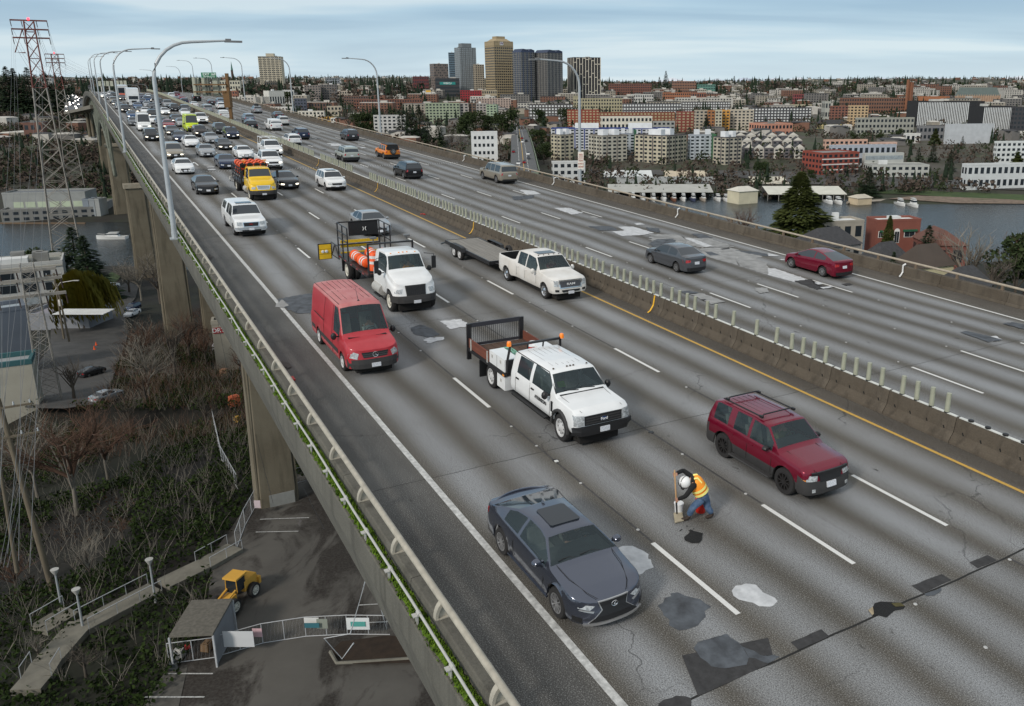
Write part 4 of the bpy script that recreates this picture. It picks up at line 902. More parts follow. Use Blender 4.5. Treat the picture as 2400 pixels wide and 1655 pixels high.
 # traffic
def fz(kind):P=VAR[kind];return interp(P['belt'],P['L']/2-.1),P['W']/2
cu_,cv_=11.75,7.88
ro,fa=vehicle('coupe','slate',cu_,cv_,-1,'dark slate coupe with a big dark grille and sunroof, nearest car in the left lane','car',name='coupe_car',near=True,extras=True,spokes=10)
z_,w_=fz('coupe')
silv=mat('satin_silver_trim',(.48,.48,.48),.3,.05,4,metal=.7)
fpatch(ro,fa,'grille_frame',silv,[(-w_*.40,.685),(w_*.40,.685),(w_*.33,.50),(-w_*.33,.50)],off=.012,nu=8,nv=2)
fpatch(ro,fa,'grille_frame',silv,[(-w_*.33,.50),(w_*.33,.50),(w_*.70,.235),(-w_*.70,.235)],off=.012,nu=8,nv=2)
fpatch(ro,fa,'grille',black,[(-w_*.37,.665),(w_*.37,.665),(w_*.30,.50),(-w_*.30,.50)],off=.02,nu=8,nv=2)
fpatch(ro,fa,'lower_grille',black,[(-w_*.30,.502),(w_*.30,.502),(w_*.63,.275),(-w_*.63,.275)],off=.02,nu=8,nv=2)
fpatch(ro,fa,'front_splitter',silv,[(-w_*.75,.265),(w_*.75,.265),(w_*.72,.22),(-w_*.72,.22)],off=.05,nu=10,nv=1,th=.08)
fpatch(ro,fa,'headlight',lamp_m,[(w_*.47,.60),(w_*.95,.70),(w_*.97,.62),(w_*.60,.53)],nu=5,nv=1,both=True)
fpatch(ro,fa,'running_light',silv,[(w_*.50,.50),(w_*.80,.56),(w_*.82,.54),(w_*.53,.47)],nu=5,nv=1,both=True)
fpatch(ro,fa,'fog_vent',black,[(w_*.76,.38),(w_*.93,.42),(w_*.93,.30),(w_*.78,.28)],nu=3,nv=1,both=True)
p=fa(0,.58,True,.04);mb=MB();mb. tube([(0,.075*math. cos(a),.058*math. sin(a))for a in[i*math. pi/9 for i in range(19)]],.008,5,cap=False);mb. tube([(0,.03,.045),(0,-.012,-.02),(0,.05,-.028)],.009,5);mb. build('badge',chrome,ro,None,p)
sr=MB();sr. prism([(-.55,-.36),(.16,-.38),(.20,-.34),(.20,.34),(.16,.38),(-.55,.36),(-.60,.30),(-.60,-.30)],1.365,1.397);sr. build('sunroof',mat('sunroof_glass',(.010,.012,.016),.08,0,spec=.7),ro)
an=MB();an. add([(-.95,-.03,1.335),(-.95,.03,1.335),(-.80,0,1.36),(-.95,0,1.42)],[(0,1,2),(0,2,3),(1,3,2),(0,3,1)]);an. build('roof_antenna',PT['slate'],ro)
lip=MB();lip. tube([(-2.24+.22*(abs(y)/.72)**2.4,y,1.05-.04*(abs(y)/.72)**2)for y in[i*.12-.72 for i in range(13)]],.03,6);lip. build('boot_spoiler',PT['slate'],ro,60)
fpatch(ro,fa,'tail_light',red_lens,[(w_*.5,.93),(w_*.99,.95),(w_*.99,.80),(w_*.6,.82)],False,nu=4,nv=1,both=True)
for s in(1,-1):
 h_=MB();h_. box((-.32,s*.90,.80),(.2,.03,.03));h_. build('door_handle',chrome,ro)
 sk=MB();sk. tube([(1.0,s*.90,.24),(-.95,s*.90,.24)],.03,6);sk. build('side_skirt',PT['slate'],ro)
wi=MB()
for y0,y1 in((.5,-.08),(-.1,-.62)):wi. tube([(1.02,y0,.985),(.96,(y0+y1)/2,1.03),(1.0,y1,1.03)],.012,5)
wi. build('wiper',black,ro)
def seam(root,pts,r=.006,nm='panel_seam'):
 m=MB();m. tube(pts,r,4);m. build(nm,chas,root)
for s in(1,-1):
 seam(ro,[(1.02,s*.70,.975),(1.5,s*.66,.905),(2.0,s*.50,.80),(2.2,s*.36,.735)],.007,'bonnet_seam')
 seam(ro,[(.80,s*.932,.35),(.86,s*.93,.60),(.78,s*.885,.885)],.006,'door_seam');seam(ro,[(-.62,s*.932,.35),(-.66,s*.93,.7),(-.52,s*.885,.93)],.006,'door_seam')
variant(SUV,'escape',L=4.45,W=1.80,roof=1.72,wr=1.34,wr_=.385,wx=(1.30,-1.32),hz=.95,top=[(-2.225,1.05),(-2.17,1.10),(-1.98,1.62),(-1.75,1.69),(-.3,1.72),(.35,1.68),(.92,1.18),(1.02,1.12),(1.85,1.03),(2.1,.95),(2.225,.87)],gh=(.92,.35,-1.98,-2.17),belt=[(-2.225,1.02),(-2.0,1.08),(.8,1.05),(1.8,.98),(2.1,.90),(2.225,.83)],win=[(-1.86,-1.22),(-1.05,-.33),(-.22,.72)],clad=2,fclad=3,rclad=3,nf=3.6,af=.42,nr=5,ar=.25)
gcl=mat('grey_cladding',(.035,.034,.034),.7,.1,4)
re,fe=vehicle('escape','maroon',13.35,15.52,-1,'dark red sport utility car with black wheels and roof racks beyond the road worker','car',name='sport_utility_car',near=True,extras=True,wheels='black',clad=gcl)
fpatch(re,fe,'grille',black,[(-.42,.84),(.42,.84),(.38,.66),(-.38,.66)],off=.02,nu=5,nv=2)
fpatch(re,fe,'bonnet_guard',black,[(-.66,.93),(.66,.93),(.66,.85),(-.66,.85)],off=.035,nu=8,nv=1,th=.05)
fpatch(re,fe,'headlight',lamp_m,[(.46,.83),(.78,.86),(.80,.70),(.50,.69)],nu=4,nv=1,both=True)
fpatch(re,fe,'indicator',amber,[(.79,.85),(.875,.86),(.875,.74),(.81,.71)],nu=3,nv=1,both=True)
fpatch(re,fe,'fog_light',lamp_m,[(.57,.48),(.67,.48),(.67,.39),(.57,.39)],nu=1,nv=1,both=True)
fpatch(re,fe,'number_plate',plate_m,[(-.17,.62),(.17,.62),(.17,.47),(-.17,.47)],nu=1,nv=1,off=.04)
fpatch(re,fe,'tail_light',red_lens,[(.70,1.03),(.88,1.03),(.88,.78),(.76,.80)],False,nu=2,nv=1,both=True)
rk=MB()
for s in(1,-1):rk. tube([(-1.72,s*.62,1.74),(-.02,s*.62,1.77)],.022,6)
rk. build('roof_rail',black,re)
for x in(-1.55,-.05):
 rk=MB();rk. tube([(x,-.64,1.75),(x,-.52,1.82),(x,.52,1.82),(x,.64,1.75)],.022,6);rk. box((x,.62,1.77),(.12,.07,.07));rk. box((x,-.62,1.77),(.12,.07,.07));rk. build('roof_crossbar',black,re)
for y in(-.3,-.1,.1,.3):seam(re,[(-1.7,y,1.69),(-.2,y,1.715)],.006,'roof_groove')
for s in(1,-1):
 seam(re,[(.92,s*.56,1.13),(2.12,s*.50,.935)],.007,'bonnet_seam')
 for x in(.76,-.27,-1.1):seam(re,[(x,s*.905,.45),(x,s*.91,.8),(x-.02,s*.865,1.04)],.006,'door_seam')
 h_=MB();h_. box((-.12,s*.90,.93),(.2,.03,.03));h_. box((-.98,s*.90,.93),(.2,.03,.03));h_. build('door_handle',PT['maroon'],re)
 sb=MB();sb. box((0,s*.97,.34),(1.75,.16,.04));sb. tube([(.85,s*1.03,.35),(-.85,s*1.03,.35)],.03,6);sb. build('side_step',gcl,re)
wi=MB();wi. tube([(.9,.5,1.17),(.84,.2,1.20),(.88,-.08,1.19)],.012,5);wi. tube([(.9,-.1,1.17),(.84,-.35,1.2),(.88,-.6,1.19)],.012,5);wi. build('wiper',black,re)
rv,fv=vehicle('van','vred',27.7,8.0,-1,'faded red panel van with black bumper and a star badge on its grille','van',near=True,extras=True,wheels='steel',clad=mat('dusty_sky_sheen_roof',(.42,.12,.12),.6,0,1.5,col2=(.52,.22,.21)))  # paler roof skin: dust plus sky reflection painted into the colour
fpatch(rv,fv,'grille',black,[(-.50,.93),(.50,.93),(.44,.74),(-.44,.74)],off=.02,nu=6,nv=2)
for z in(.79,.86):fpatch(rv,fv,'grille_bar',mat('grille_bar_grey',(.05,.05,.05),.4,0),[(-.46,z+.012),(.46,z+.012),(.46,z-.012),(-.46,z-.012)],off=.03,nu=6,nv=1)
fpatch(rv,fv,'front_bumper',gcl,[(-.97,.68),(.97,.68),(.95,.33),(-.95,.33)],off=.025,nu=12,nv=2)
fpatch(rv,fv,'headlight',lamp_m,[(.60,.90),(.90,1.02),(.96,.76),(.66,.70)],nu=4,nv=2,both=True)
fpatch(rv,fv,'number_plate',plate_m,[(-.17,.53),(.17,.53),(.17,.38),(-.17,.38)],nu=1,nv=1,off=.05)
p=fv(0,.84,True,.05);mb=MB();mb. tube([(0,.10*math. cos(a),.10*math. sin(a))for a in[i*math. pi/9 for i in range(19)]],.010,5,cap=False)
for a in(math. pi/2,math. pi*7/6,math. pi*11/6):mb. tube([(0,0,0),(0,.10*math. cos(a),.10*math. sin(a))],[.014,.005],5)
mb. build('badge',chrome,rv,None,p)
for s in(1,-1):
 st_=MB();st_. bb(-2.75,-2.2,s*.985-.012,s*.985+.012,.55,.72);st_. bb(-1.3,1.35,s*.992-.012,s*.992+.012,.55,.72);st_. build('side_moulding',gcl,rv)
 seam(rv,[(.55,s*.995,.4),(.55,s*.99,1.2),(.52,s*.84,2.25)]);seam(rv,[(-.75,s*.995,.5),(-.75,s*.99,1.2),(-.75,s*.84,2.25)]);seam(rv,[(-2.3,s*.98,1.32),(-.75,s*.985,1.32)],.014,'door_track')
 hv=MB();hv. box((1.95,s*.52,1.285),(.13,.42,.02));hv. build('bonnet_vent',black,rv);seam(rv,[(1.5,s*.96,.5),(1.45,s*.96,1.1)])
for y in(-.55,-.33,-.11,.11,.33,.55):seam(rv,[(-2.6,y,2.405),(-1.1,y,2.425)],.008,'roof_groove');seam(rv,[(-.9,y,2.425),(.55,y,2.42)],.008,'roof_groove')
for s in(1,-1):seam(rv,[(-2.85,s*.76,2.36),(1.0,s*.76,2.38)],.014,'roof_gutter')
mb=MB();mb. tube([(.95,0,2.43),(.6,0,2.9)],[.012,.004],4);mb. lathe([(.05,0),(.02,.05)],8,'z',(.95,0,2.42));mb. build('roof_antenna',black,rv)
pp=MB();pp. box((1.35,.28,1.20),(.22,.42,.01));pp. box((1.42,-.28,1.20),(.2,.38,.01));pp. build('dashboard_papers',mat('paper',(.7,.7,.68),.8,.05,5),rv)
wi=MB();wi. tube([(1.78,.55,1.37),(1.74,0,1.40)],.014,5);wi. tube([(1.78,-.1,1.37),(1.74,-.6,1.40)],.014,5);wi. build('wiper',black,rv)
variant(PK,'crewcab',L=3.95+.9,W=2.03,roof=1.98,wr=1.56,wr_=.45,zb=.52,wx=(1.40,),hz=1.25,tz=1.6,ra=.54,bed=[],top=[(-2.425,1.80),(-2.42,1.84),(-2.3,1.93),(-.6,1.98),(.22,1.95),(.30,1.92),(.92,1.40),(1.0,1.34),(2.1,1.28),(2.30,1.20),(2.425,1.12)],gh=(.92,.30,-2.42,-2.425),belt=[(-2.425,1.24),(.7,1.22),(1.9,1.20),(2.3,1.12),(2.425,1.05)],win=[(-1.95,-.95),(-.75,.60)],norear=True,nf=5.5,af=.36,nr=9,ar=.1,kr=0,kf=.05,shw=.965)
def flat_truck(u,v):
 """origin of the shell frame sits under the cab; bed behind it"""
 r_,f_=vehicle('crewcab','white',u,v,-1,'white crew cab flatbed work truck with tool boxes, wooden stake sides and orange beacons','truck',name='work_truck',near=True,extras=True,wheels='steel')
 return r_,f_
rt_,ft=flat_truck(18.95,12.05);rt_. matrix_world=rt_. matrix_world@Matrix. Diagonal((.93,1,1,1))
rt_. location+=(D(18.95,12)-D(18.95+.15,12))
hw=1.015
fpatch(rt_,ft,'grille',black,[(-.66,1.10),(.66,1.10),(.66,.80),(-.66,.80)],off=.02,nu=6,nv=2)
for z in(.86,.94,1.02):fpatch(rt_,ft,'grille_bar',gcl,[(-.62,z+.018),(.62,z+.018),(.62,z-.018),(-.62,z-.018)],off=.035,nu=6,nv=1)
fpatch(rt_,ft,'headlight',lamp_m,[(.68,1.12),(.97,1.14),(.98,.82),(.68,.80)],off=.03,nu=4,nv=2,both=True)
fpatch(rt_,ft,'front_bumper',black,[(-.99,.78),(.99,.78),(.97,.50),(-.97,.50)],off=.10,nu=10,nv=2,th=.2)
fpatch(rt_,ft,'number_plate',plate_m,[(-.17,.72),(.17,.72),(.17,.56),(-.17,.56)],nu=1,nv=1,off=.125)
p=ft(0,.95,True,.05);mb=MB();mb. lathe([(.13,0),(.12,.012),(0,.016)],20,'x',p);mb. v=[(x,y,p[2]+(z-p[2])*.5)for x,y,z in mb. v];mb. build('badge',mat('blue_enamel_badge',(.01,.035,.12),.3,0),rt_)
text('Ford',.13,mat('badge_silver',(.8,.8,.8),.3,0),rt_,face_mw((p[0]+.022,0,p[2]),(1,0,0)),'badge_lettering',.002)
for s in(1,-1):
 fl=MB();pts=[(1.40+.57*math. cos(a),s*1.03,.45+.57*math. sin(a))for a in[i*math. pi/10 for i in range(11)]];fl. tube(pts,.055,6);fl. build('wheel_arch_flare',gcl,rt_)
 sb=MB();sb. box((-.85,s*1.0,.45),(2.6,.2,.05));sb. build('side_step',black,rt_)
 for x in(.66,-.86,-2.0):seam(rt_,[(x,s*1.025,.6),(x,s*1.02,1.0),(x-.02,s*.985,1.22)],.006,'door_seam')
 h_=MB();h_. box((-.62,s*1.03,1.10),(.2,.03,.045));h_. box((-1.82,s*1.03,1.10),(.2,.03,.045));h_. build('door_handle',black,rt_)
 ch_=MB();ch_. bb(-.93,-.77,s*1.0-.01,s*1.0+.002,1.25,1.28);seam(rt_,[(.98,s*.80,1.345),(2.3,s*.72,1.215)],.006,'bonnet_seam')
 gv=MB();gv. box((.82,s*1.03,.98),(.10,.02,.34));gv. build('fender_vent',black,rt_)
 pl_=MB();pl_. tube([(.9,s*.9,1.4),(.2,s*.79,1.90),(-2.3,s*.79,1.88)],.02,4);pl_. build('roof_gutter',black,rt_)
for y in(-.62,-.12,0,.12,.62):c_=MB();c_. lathe([(.035,0),(.03,.03),(0,.035)],8,'z',(.12,y,1.965-.02*abs(y)));c_. build('roof_marker_light',mat('smoked_marker',(.08,.05,.03),.3,0),rt_)
for y in(-.5,-.3,-.1,.1,.3,.5):seam(rt_,[(-2.1,y,1.945),(-.15,y,1.970)],.003,'roof_groove')
for s in(1,):text('ATKINSON',.17,mat('black_lettering',(.02,.02,.02),.5,0),rt_,face_mw((.02,s*-1.045,.93),(0,-s,0)),'door_lettering',.003)
text('ATKINSON',.17,mat('black_lettering',(.02,.02,.02)),rt_,face_mw((.02,1.045,.93),(0,1,0)),'door_lettering',.003)
st=MB();st. box((.70,.52,1.56),(.02,.26,.22),Matrix. Rotation(-.87,3,'Y'));st. build('windscreen_placard',mat('green_placard',(.10,.22,.02),.6,.1,20),rt_,None,(-.08,-1.1,.02))
wi=MB();wi. tube([(.92,.5,1.41),(.86,.0,1.45)],.014,5);wi. tube([(.92,-.1,1.41),(.86,-.6,1.45)],.014,5);wi. bb(.90,1.0,-.8,.8,1.345,1.365);wi. build('wiper',black,rt_)
xb0,xb1=-2.62,-6.05
mb=MB()
for s in(1,-1):mb. bb(xb1+.1,0,s*.42-.05,s*.42+.05,.62,.82)
mb. build('chassis_rail',blackm,rt_)
for x in(-4.15,):
 for s in(1,-1):wheel(rt_,x,s*.90,.45,.26,'steel',s,8);wheel(rt_,x,s*.62,.45,.26,'steel',s,8)
ax=MB();ax. tube([(-4.15,-.9,.45),(-4.15,.9,.45)],.09,8);ax. build('axle',blackm,rt_)
wood=mat('red_brown_wood_board',(.19,.055,.03),.8,.0,3,col2=(.10,.032,.02),stretch=(.4,3,3))
n=8
for i in range(n):
 y=-1.1+2.2*(i+.5)/n;mb=MB();mb. bb(xb1,xb0-.1,y-.13,y+.13,1.02,1.06);mb. build('bed_plank',mat('worn_bed_plank',(.085,.05,.035),.85,.25,3,stretch=(.3,3,3)),rt_)
mb=MB();mb. bb(xb1,xb0,-1.16,-1.10,.90,1.04);mb. bb(xb1,xb0,1.10,1.16,.90,1.04);mb. bb(xb1-.06,xb1,-1.16,1.16,.86,1.04)
for x in(-3.2,-4.15,-5.1):mb. bb(x-.04,x+.04,-1.1,1.1,.84,1.0)
mb. build('bed_frame',blackm,rt_)
wbx=PT['white']
for s in(1,-1):
 bxm=MB();bxm. bb(-4.02,-2.66,s*1.13-(.55 if s>0 else 0),s*1.13+(.55 if s<0 else 0),1.06,1.52);bxm. build('tool_box',wbx,rt_)
 for x in(-3.75,-3.0):lt=MB();lt. box((x,s*1.14,1.36),(.09,.02,.11));lt. build('tool_box_latch',galv,rt_)
 seam(rt_,[(-3.34,s*1.132,1.07),(-3.34,s*1.132,1.51)],.006)
 ub_=MB();ub_. bb(-3.35,-2.66,s*1.12-(.5 if s>0 else 0),s*1.12+(.5 if s<0 else 0),.38,.88);ub_. build('under_box',wbx,rt_);lt=MB();lt. box((-3.0,s*1.13,.68),(.09,.02,.11));lt. build('tool_box_latch',galv,rt_)
 sd=MB();sd. bb(-5.98,-4.04,s*1.13-.025,s*1.13+.025,1.06,1.42);sd. build('stake_side_board',wood,rt_)
 for x in(-4.15,-5.75):sk=MB();sk. bb(x-.05,x+.05,s*1.165-.01,s*1.165+.01,1.0,1.43);sk. build('stake_strap',galv,rt_)
 am=MB();am. box((-2.70,s*1.165,.96),(.14,.02,.06));am. build('marker_lamp',amber,rt_)
 fm=MB();fm. bb(-4.85,-4.80,s*.9-.3,s*.9+.3,.25,.9);fm. build('mud_flap',black,rt_)
 li=MB();li. bb(xb1-.12,xb1-.02,s*1.10-.08,s*1.10+.08,.55,1.95);li. build('lift_gate_post',blackm,rt_)
 li=MB();li. bb(xb1-.13,xb1-.115,s*1.10-.03,s*1.10+.03,1.45,1.85);li. build('reflector_strip',plate_m,rt_)
 hb=MB();hb. tube([(-2.62,s*1.05,1.05),(-2.62,s*1.05,1.45),(-2.5,s*.97,2.12)],.05,6);hb. build('headache_rack_post',blackm,rt_)
 bc=MB();bc. lathe([(.085,0),(.08,.12),(.06,.17),(0,.18)],12,'z',(-2.5,s*1.03,2.06));bc. build('beacon',mat('orange_beacon',(.85,.20,.01),.25,0,coat=.8,emit=((1,.3,.02),.15)),rt_)
hb=MB();hb. bb(-2.56,-2.46,-1.0,1.0,2.03,2.10);hb. bb(-2.66,-2.60,-1.08,1.08,1.0,1.5);hb. tube([(-2.5,.3,2.05),(-2.62,.3,1.5)],.03,5);hb. tube([(-2.5,-.3,2.05),(-2.62,-.3,1.5)],.03,5);hb. build('headache_rack',blackm,rt_)
lg=MB();lg. bb(xb1-.10,xb1-.04,-1.02,1.02,1.80,1.96);lg. bb(xb1-.10,xb1-.04,-1.02,1.02,1.06,1.16);lg. build('lift_gate_frame',mat('lift_gate_grey',(.035,.036,.045),.5,.1,3),rt_)
for i in range(25):lg=MB();y=-.98+1.96*i/24;lg. bb(xb1-.078,xb1-.064,y-.006,y+.006,1.14,1.82);lg. build('lift_gate_bar',blackm,rt_)
lm=MB()
for i in range(16):z=1.16+i*.041;lm. bb(xb1-.074,xb1-.070,-1.0,1.0,z,z+.005)
lm. build('lift_gate_mesh',blackm,rt_)
MT=rt_. matrix_world. copy()
def onbed(mb,name,m,x,y,z,label,cat,group=None,smooth=None):
 o=mb. build(name,m,None,smooth,mw=MT@Matrix. Translation((x,y,z)));return tag(o,label,cat,group)
def bucket_pair(mwx,label,lid=True,col=(.55,.02,.01),group='buckets'):
 root=empty('bucket',mwx,label,'bucket',group);b=MB();b. lathe([(.12,0),(.14,.36),(.145,.36)],16);b. build('bucket_body',mat('white_bucket_plastic' if col[1]>.5 else 'red_bucket_plastic',col,.4,.1,4),root,50)
 if lid:l=MB();l. lathe([(.155,.36),(.155,.39),(.0,.395)],16);l. build('lid',mat('white_bucket_lid',(.75,.75,.75),.4,.05,4),root,50)
 h=MB();h. tube([(.14*math. cos(a),.02,.30+.0*a-.16*math. sin(a))for a in[i*math. pi/8 for i in range(9)]],.005,4);h. build('handle',galv,root)
 return root
for(x,y),t in(((-4.35,.78),'red bucket with white lid, rearmost of the three on the work truck bed'),((-3.95,.55),'red bucket with white lid, middle one on the work truck bed'),((-3.5,.45),'red bucket with white lid nearest the tool box on the work truck bed')):bucket_pair(MT@Matrix. Translation((x,y,1.065)),t)
mb=MB();q=[]
for i in range(120):a=i*.33;r_=.26+.10*math. sin(i*.61);q. append((1.5*r_*math. cos(a),r_*math. sin(a),.02+.0006*i+.02*math. sin(i)))
mb. tube(q,.016,5);onbed(mb,'rope_coil',mat('pale_green_rope',(.20,.42,.33),.8,.2,30),-4.6,-.15,1.07,'pale green coiled rope lying on the work truck bed','rope')
mb=MB();q=[]
for i in range(150):a=i*.37;r_=.20+.05*math. sin(i*.5);q. append((r_*math. cos(a),r_*math. sin(a),.03+.0016*i))
mb. tube(q,.022,5);onbed(mb,'hose_coil',mat('yellow_hose',(.62,.55,.03),.6,.1,10),-3.0,-.35,1.07,'yellow coiled hose behind the cab of the work truck','hose')
mb=MB();mb. box((0,0,.13),(.3,.22,.26));mb. tube([(-.1,0,.26),(-.08,0,.31),(.08,0,.31),(.1,0,.26)],.015,5);onbed(mb,'fuel_can',mat('red_can',(.35,.02,.01),.5,.1,5),-3.1,.15,1.07,'red fuel can beside the yellow hose on the work truck','fuel can')
# big pickups
rg,fg=vehicle('canopy','white',55.3,8.55,-1,'big white pickup with a canopy and chrome grille beside the nearest lamp pole','pickup',extras=True,q=1.3)
fpatch(rg,fg,'grille',chrome,[(-.52,1.0),(.52,1.0),(.50,.68),(-.50,.68)],off=.02,nu=4);fpatch(rg,fg,'grille_insert',black,[(-.46,.96),(.46,.96),(.44,.72),(-.44,.72)],off=.03,nu=4)
fpatch(rg,fg,'headlight',lamp_m,[(.56,1.0),(.96,1.02),(.97,.78),(.56,.78)],nu=3,both=True);fpatch(rg,fg,'chrome_bumper',silv,[(-.97,.66),(.97,.66),(.95,.50),(-.95,.50)],off=.05,nu=8,nv=1);fpatch(rg,fg,'number_plate',plate_m,[(-.16,.62),(.16,.62),(.16,.48),(-.16,.48)],nu=1,nv=1,off=.07);fpatch(rg,fg,'air_intake',black,[(-.6,.5),(.6,.5),(.55,.38),(-.55,.38)],off=.03,nu=4,nv=1)
text('GMC',.10,mat('red_badge',(.45,.01,.01),.4,0),rg,face_mw((fg(0,.86)[0]+.035,0,.85),(1,0,0)),'badge_lettering',.002)
sr=MB();sr. bb(-.1,.55,-.5,.5,1.915,1.935);sr. build('sunroof',glass,rg)
rr_,frm=vehicle('dually','dirty',33.3,19.1,-1,'dusty white dual rear wheel pickup towing the empty flat trailer','pickup',extras=True,near=True,wheels='hub')
fpatch(rr_,frm,'grille_frame',chrome,[(-.66,1.12),(.66,1.12),(.62,.70),(-.62,.70)],off=.02,nu=6);fpatch(rr_,frm,'grille',mat('grille_grey',(.06,.062,.07),.4,.1,9),[(-.60,1.06),(.60,1.06),(.56,.75),(-.56,.75)],off=.035,nu=6)
fpatch(rr_,frm,'headlight',lamp_m,[(.68,1.08),(.96,1.1),(.97,.82),(.68,.80)],nu=3,both=True);fpatch(rr_,frm,'air_intake',black,[(-.52,.62),(.52,.62),(.48,.52),(-.48,.52)],off=.03,nu=4,nv=1);fpatch(rr_,frm,'number_plate',plate_m,[(-.16,.56),(.16,.56),(.16,.42),(-.16,.42)],nu=1,nv=1,off=.06);fpatch(rr_,frm,'fog_light',black,[(.66,.64),(.86,.66),(.86,.55),(.66,.54)],nu=2,nv=1,both=True)
text('RAM',.16,mat('badge_silver',(.8,.8,.8),.3,0),rr_,face_mw((frm(0,.9)[0]+.05,0,.91),(1,0,0)),'badge_lettering',.002,.004,1.5)
for y in(-.6,-.3,0,.3,.6):c_=MB();c_. lathe([(.04,0),(.03,.04),(0,.045)],8,'z',(.78,y,1.925-.03*abs(y)));c_. build('roof_marker_light',black,rr_)
sr=MB();sr. bb(.0,.6,-.5,.5,1.955,1.972);sr. build('sunroof',glass,rr_)
for s in(1,-1):
 for x in(1.3,.02,-.95):seam(rr_,[(x,s*1.015,.6),(x,s*1.01,1.0),(x,s*.98,1.17)],.006,'door_seam')
 h_=MB();h_. box((.15,s*1.01,1.06),(.2,.03,.04));h_. box((-.8,s*1.01,1.06),(.2,.03,.04));h_. build('door_handle',PT['dirty'],rr_)
tu,tv=33.3+6.4*VS+.75,19.0;Lt=6.4
TM=FRO@Matrix. Translation((tu,-tv,0))@Matrix. Rotation(math. pi,4,'Z')
tr=empty('flat_trailer',TM,'empty flat car trailer with weathered plank deck and black mudguards','trailer')
for i in range(11):
 y=-1.0+2.0*(i+.5)/11;mb=MB();mb. bb(-Lt,-.05,y-.085,y+.085,.60,.64);mb. build('deck_plank',mat('weathered_planks',(.16,.15,.135),.9,0,2.2,col2=(.26,.245,.22),stretch=(.25,4,4),bump=.2),tr)
mb=MB()
for s in(1,-1):mb. bb(-Lt,0,s*1.04-.04,s*1.04+.04,.46,.66)
mb. bb(-.06,0,-1.04,1.04,.46,.66);mb. bb(-Lt,-Lt+.05,-1.04,1.04,.46,.66);mb. tube([(0,.7,.52),(1.0,0,.5)],.04,4);mb. tube([(0,-.7,.52),(1.0,0,.5)],.04,4);mb. build('trailer_frame',blackm,tr)
for s in(1,-1):
 for x in(-3.7,-4.55):wheel(tr,x,s*1.17,.34,.2,'steel',s)
 g=MB();P3=[(-3.15,.52),(-3.25,.76),(-3.5,.80),(-4.75,.80),(-5.0,.76),(-5.1,.52)]
 for(x0,z0),(x1,z1)in zip(P3,P3[1:]):g. add([(x0,s*1.06,z0),(x1,s*1.06,z1),(x1,s*1.30,z1),(x0,s*1.30,z0)],[(0,1,2,3)])
 g. add([(x,s*1.30,z)for x,z in P3],[tuple(range(6))]);g. build('mudguard',black,tr);rp_=MB();rp_. tube([(-Lt-1.5,s*.75,.12),(-Lt,s*.75,.6)],.05,4);rp_. build('ramp_rail',blackm,tr)
for x in(-1.5,-.5):rf=MB();rf. box((x,1.09,.55),(.3,.01,.06));rf. build('reflector',red_lens,tr)
e=empty('spare',None);e. parent=tr;e. name='spare_wheel';e. location=(-2.4,1.22,.56)
put('tyre',WM[(.34,.2,'steel',10,False)][0],e);put('rim',WM[(.34,.2,'steel',10,False)][1],e)
# medium trucks with stake beds
variant(PK,'medcab',L=3.4,W=2.16,roof=2.62,wr=1.62,wr_=.50,zb=.66,wx=(.86,),hz=1.5,tz=2.0,ra=.60,bed=[],top=[(-1.7,2.40),(-1.68,2.48),(-1.5,2.58),(-.3,2.62),(-.02,2.56),(.40,1.86),(.5,1.80),(1.35,1.60),(1.6,1.44),(1.7,1.34)],gh=(.40,-.02,-1.68,-1.7),belt=[(-1.7,1.66),(.3,1.64),(1.3,1.38),(1.6,1.26),(1.7,1.2)],win=[(-1.15,.18)],norear=True,nf=3.4,af=.6,nr=9,ar=.1,kr=0,kf=.16,clad=0,shw=.93,plan=[(-1.7,.93),(.1,.93),(.7,1.0),(1.7,.96)])
drum_o=mat('orange_drum_plastic',(.80,.10,.012),.5,.1,6);drum_w=mat('white_reflective_band',(.7,.7,.68),.4,.1,5)
dm=MB();dm. lathe([(.29,.03),(.28,.33),(.27,.35),(.26,.62),(.25,.64),(.24,.9),(.20,.95),(.0,.96)],16);dm. tube([(-.08,0,.95),(-.06,0,1.03),(.06,0,1.03),(.08,0,.95)],.02,5)
dm_me=dm. mesh('drum_body',drum_o,50);db_me=[]
for z in(.40,.68):b_=MB();b_. lathe([(.279-(z-.4)*.06,z),(.277-(z-.4)*.07,z+.14)],16,close=False);db_me. append(b_. mesh('white_band',drum_w,50))
bs=MB();bs. lathe([(.36,0),(.36,.05),(.29,.06)],16);bs_me=bs. mesh('rubber_base',rubber,50);op=MB();op. lathe([(.24,.026),(0,.024)],16);op_me=op. mesh('open_bottom',chas)
def drum(Mx,label,base=True,bands=True):
 r_=empty('traffic_drum',Mx,label,'traffic drum','orange traffic drums');put('drum_body',dm_me,r_)
 for m in db_me if bands else():put('white_band',m,r_)
 put('rubber_base' if base else 'open_bottom',bs_me if base else op_me,r_)
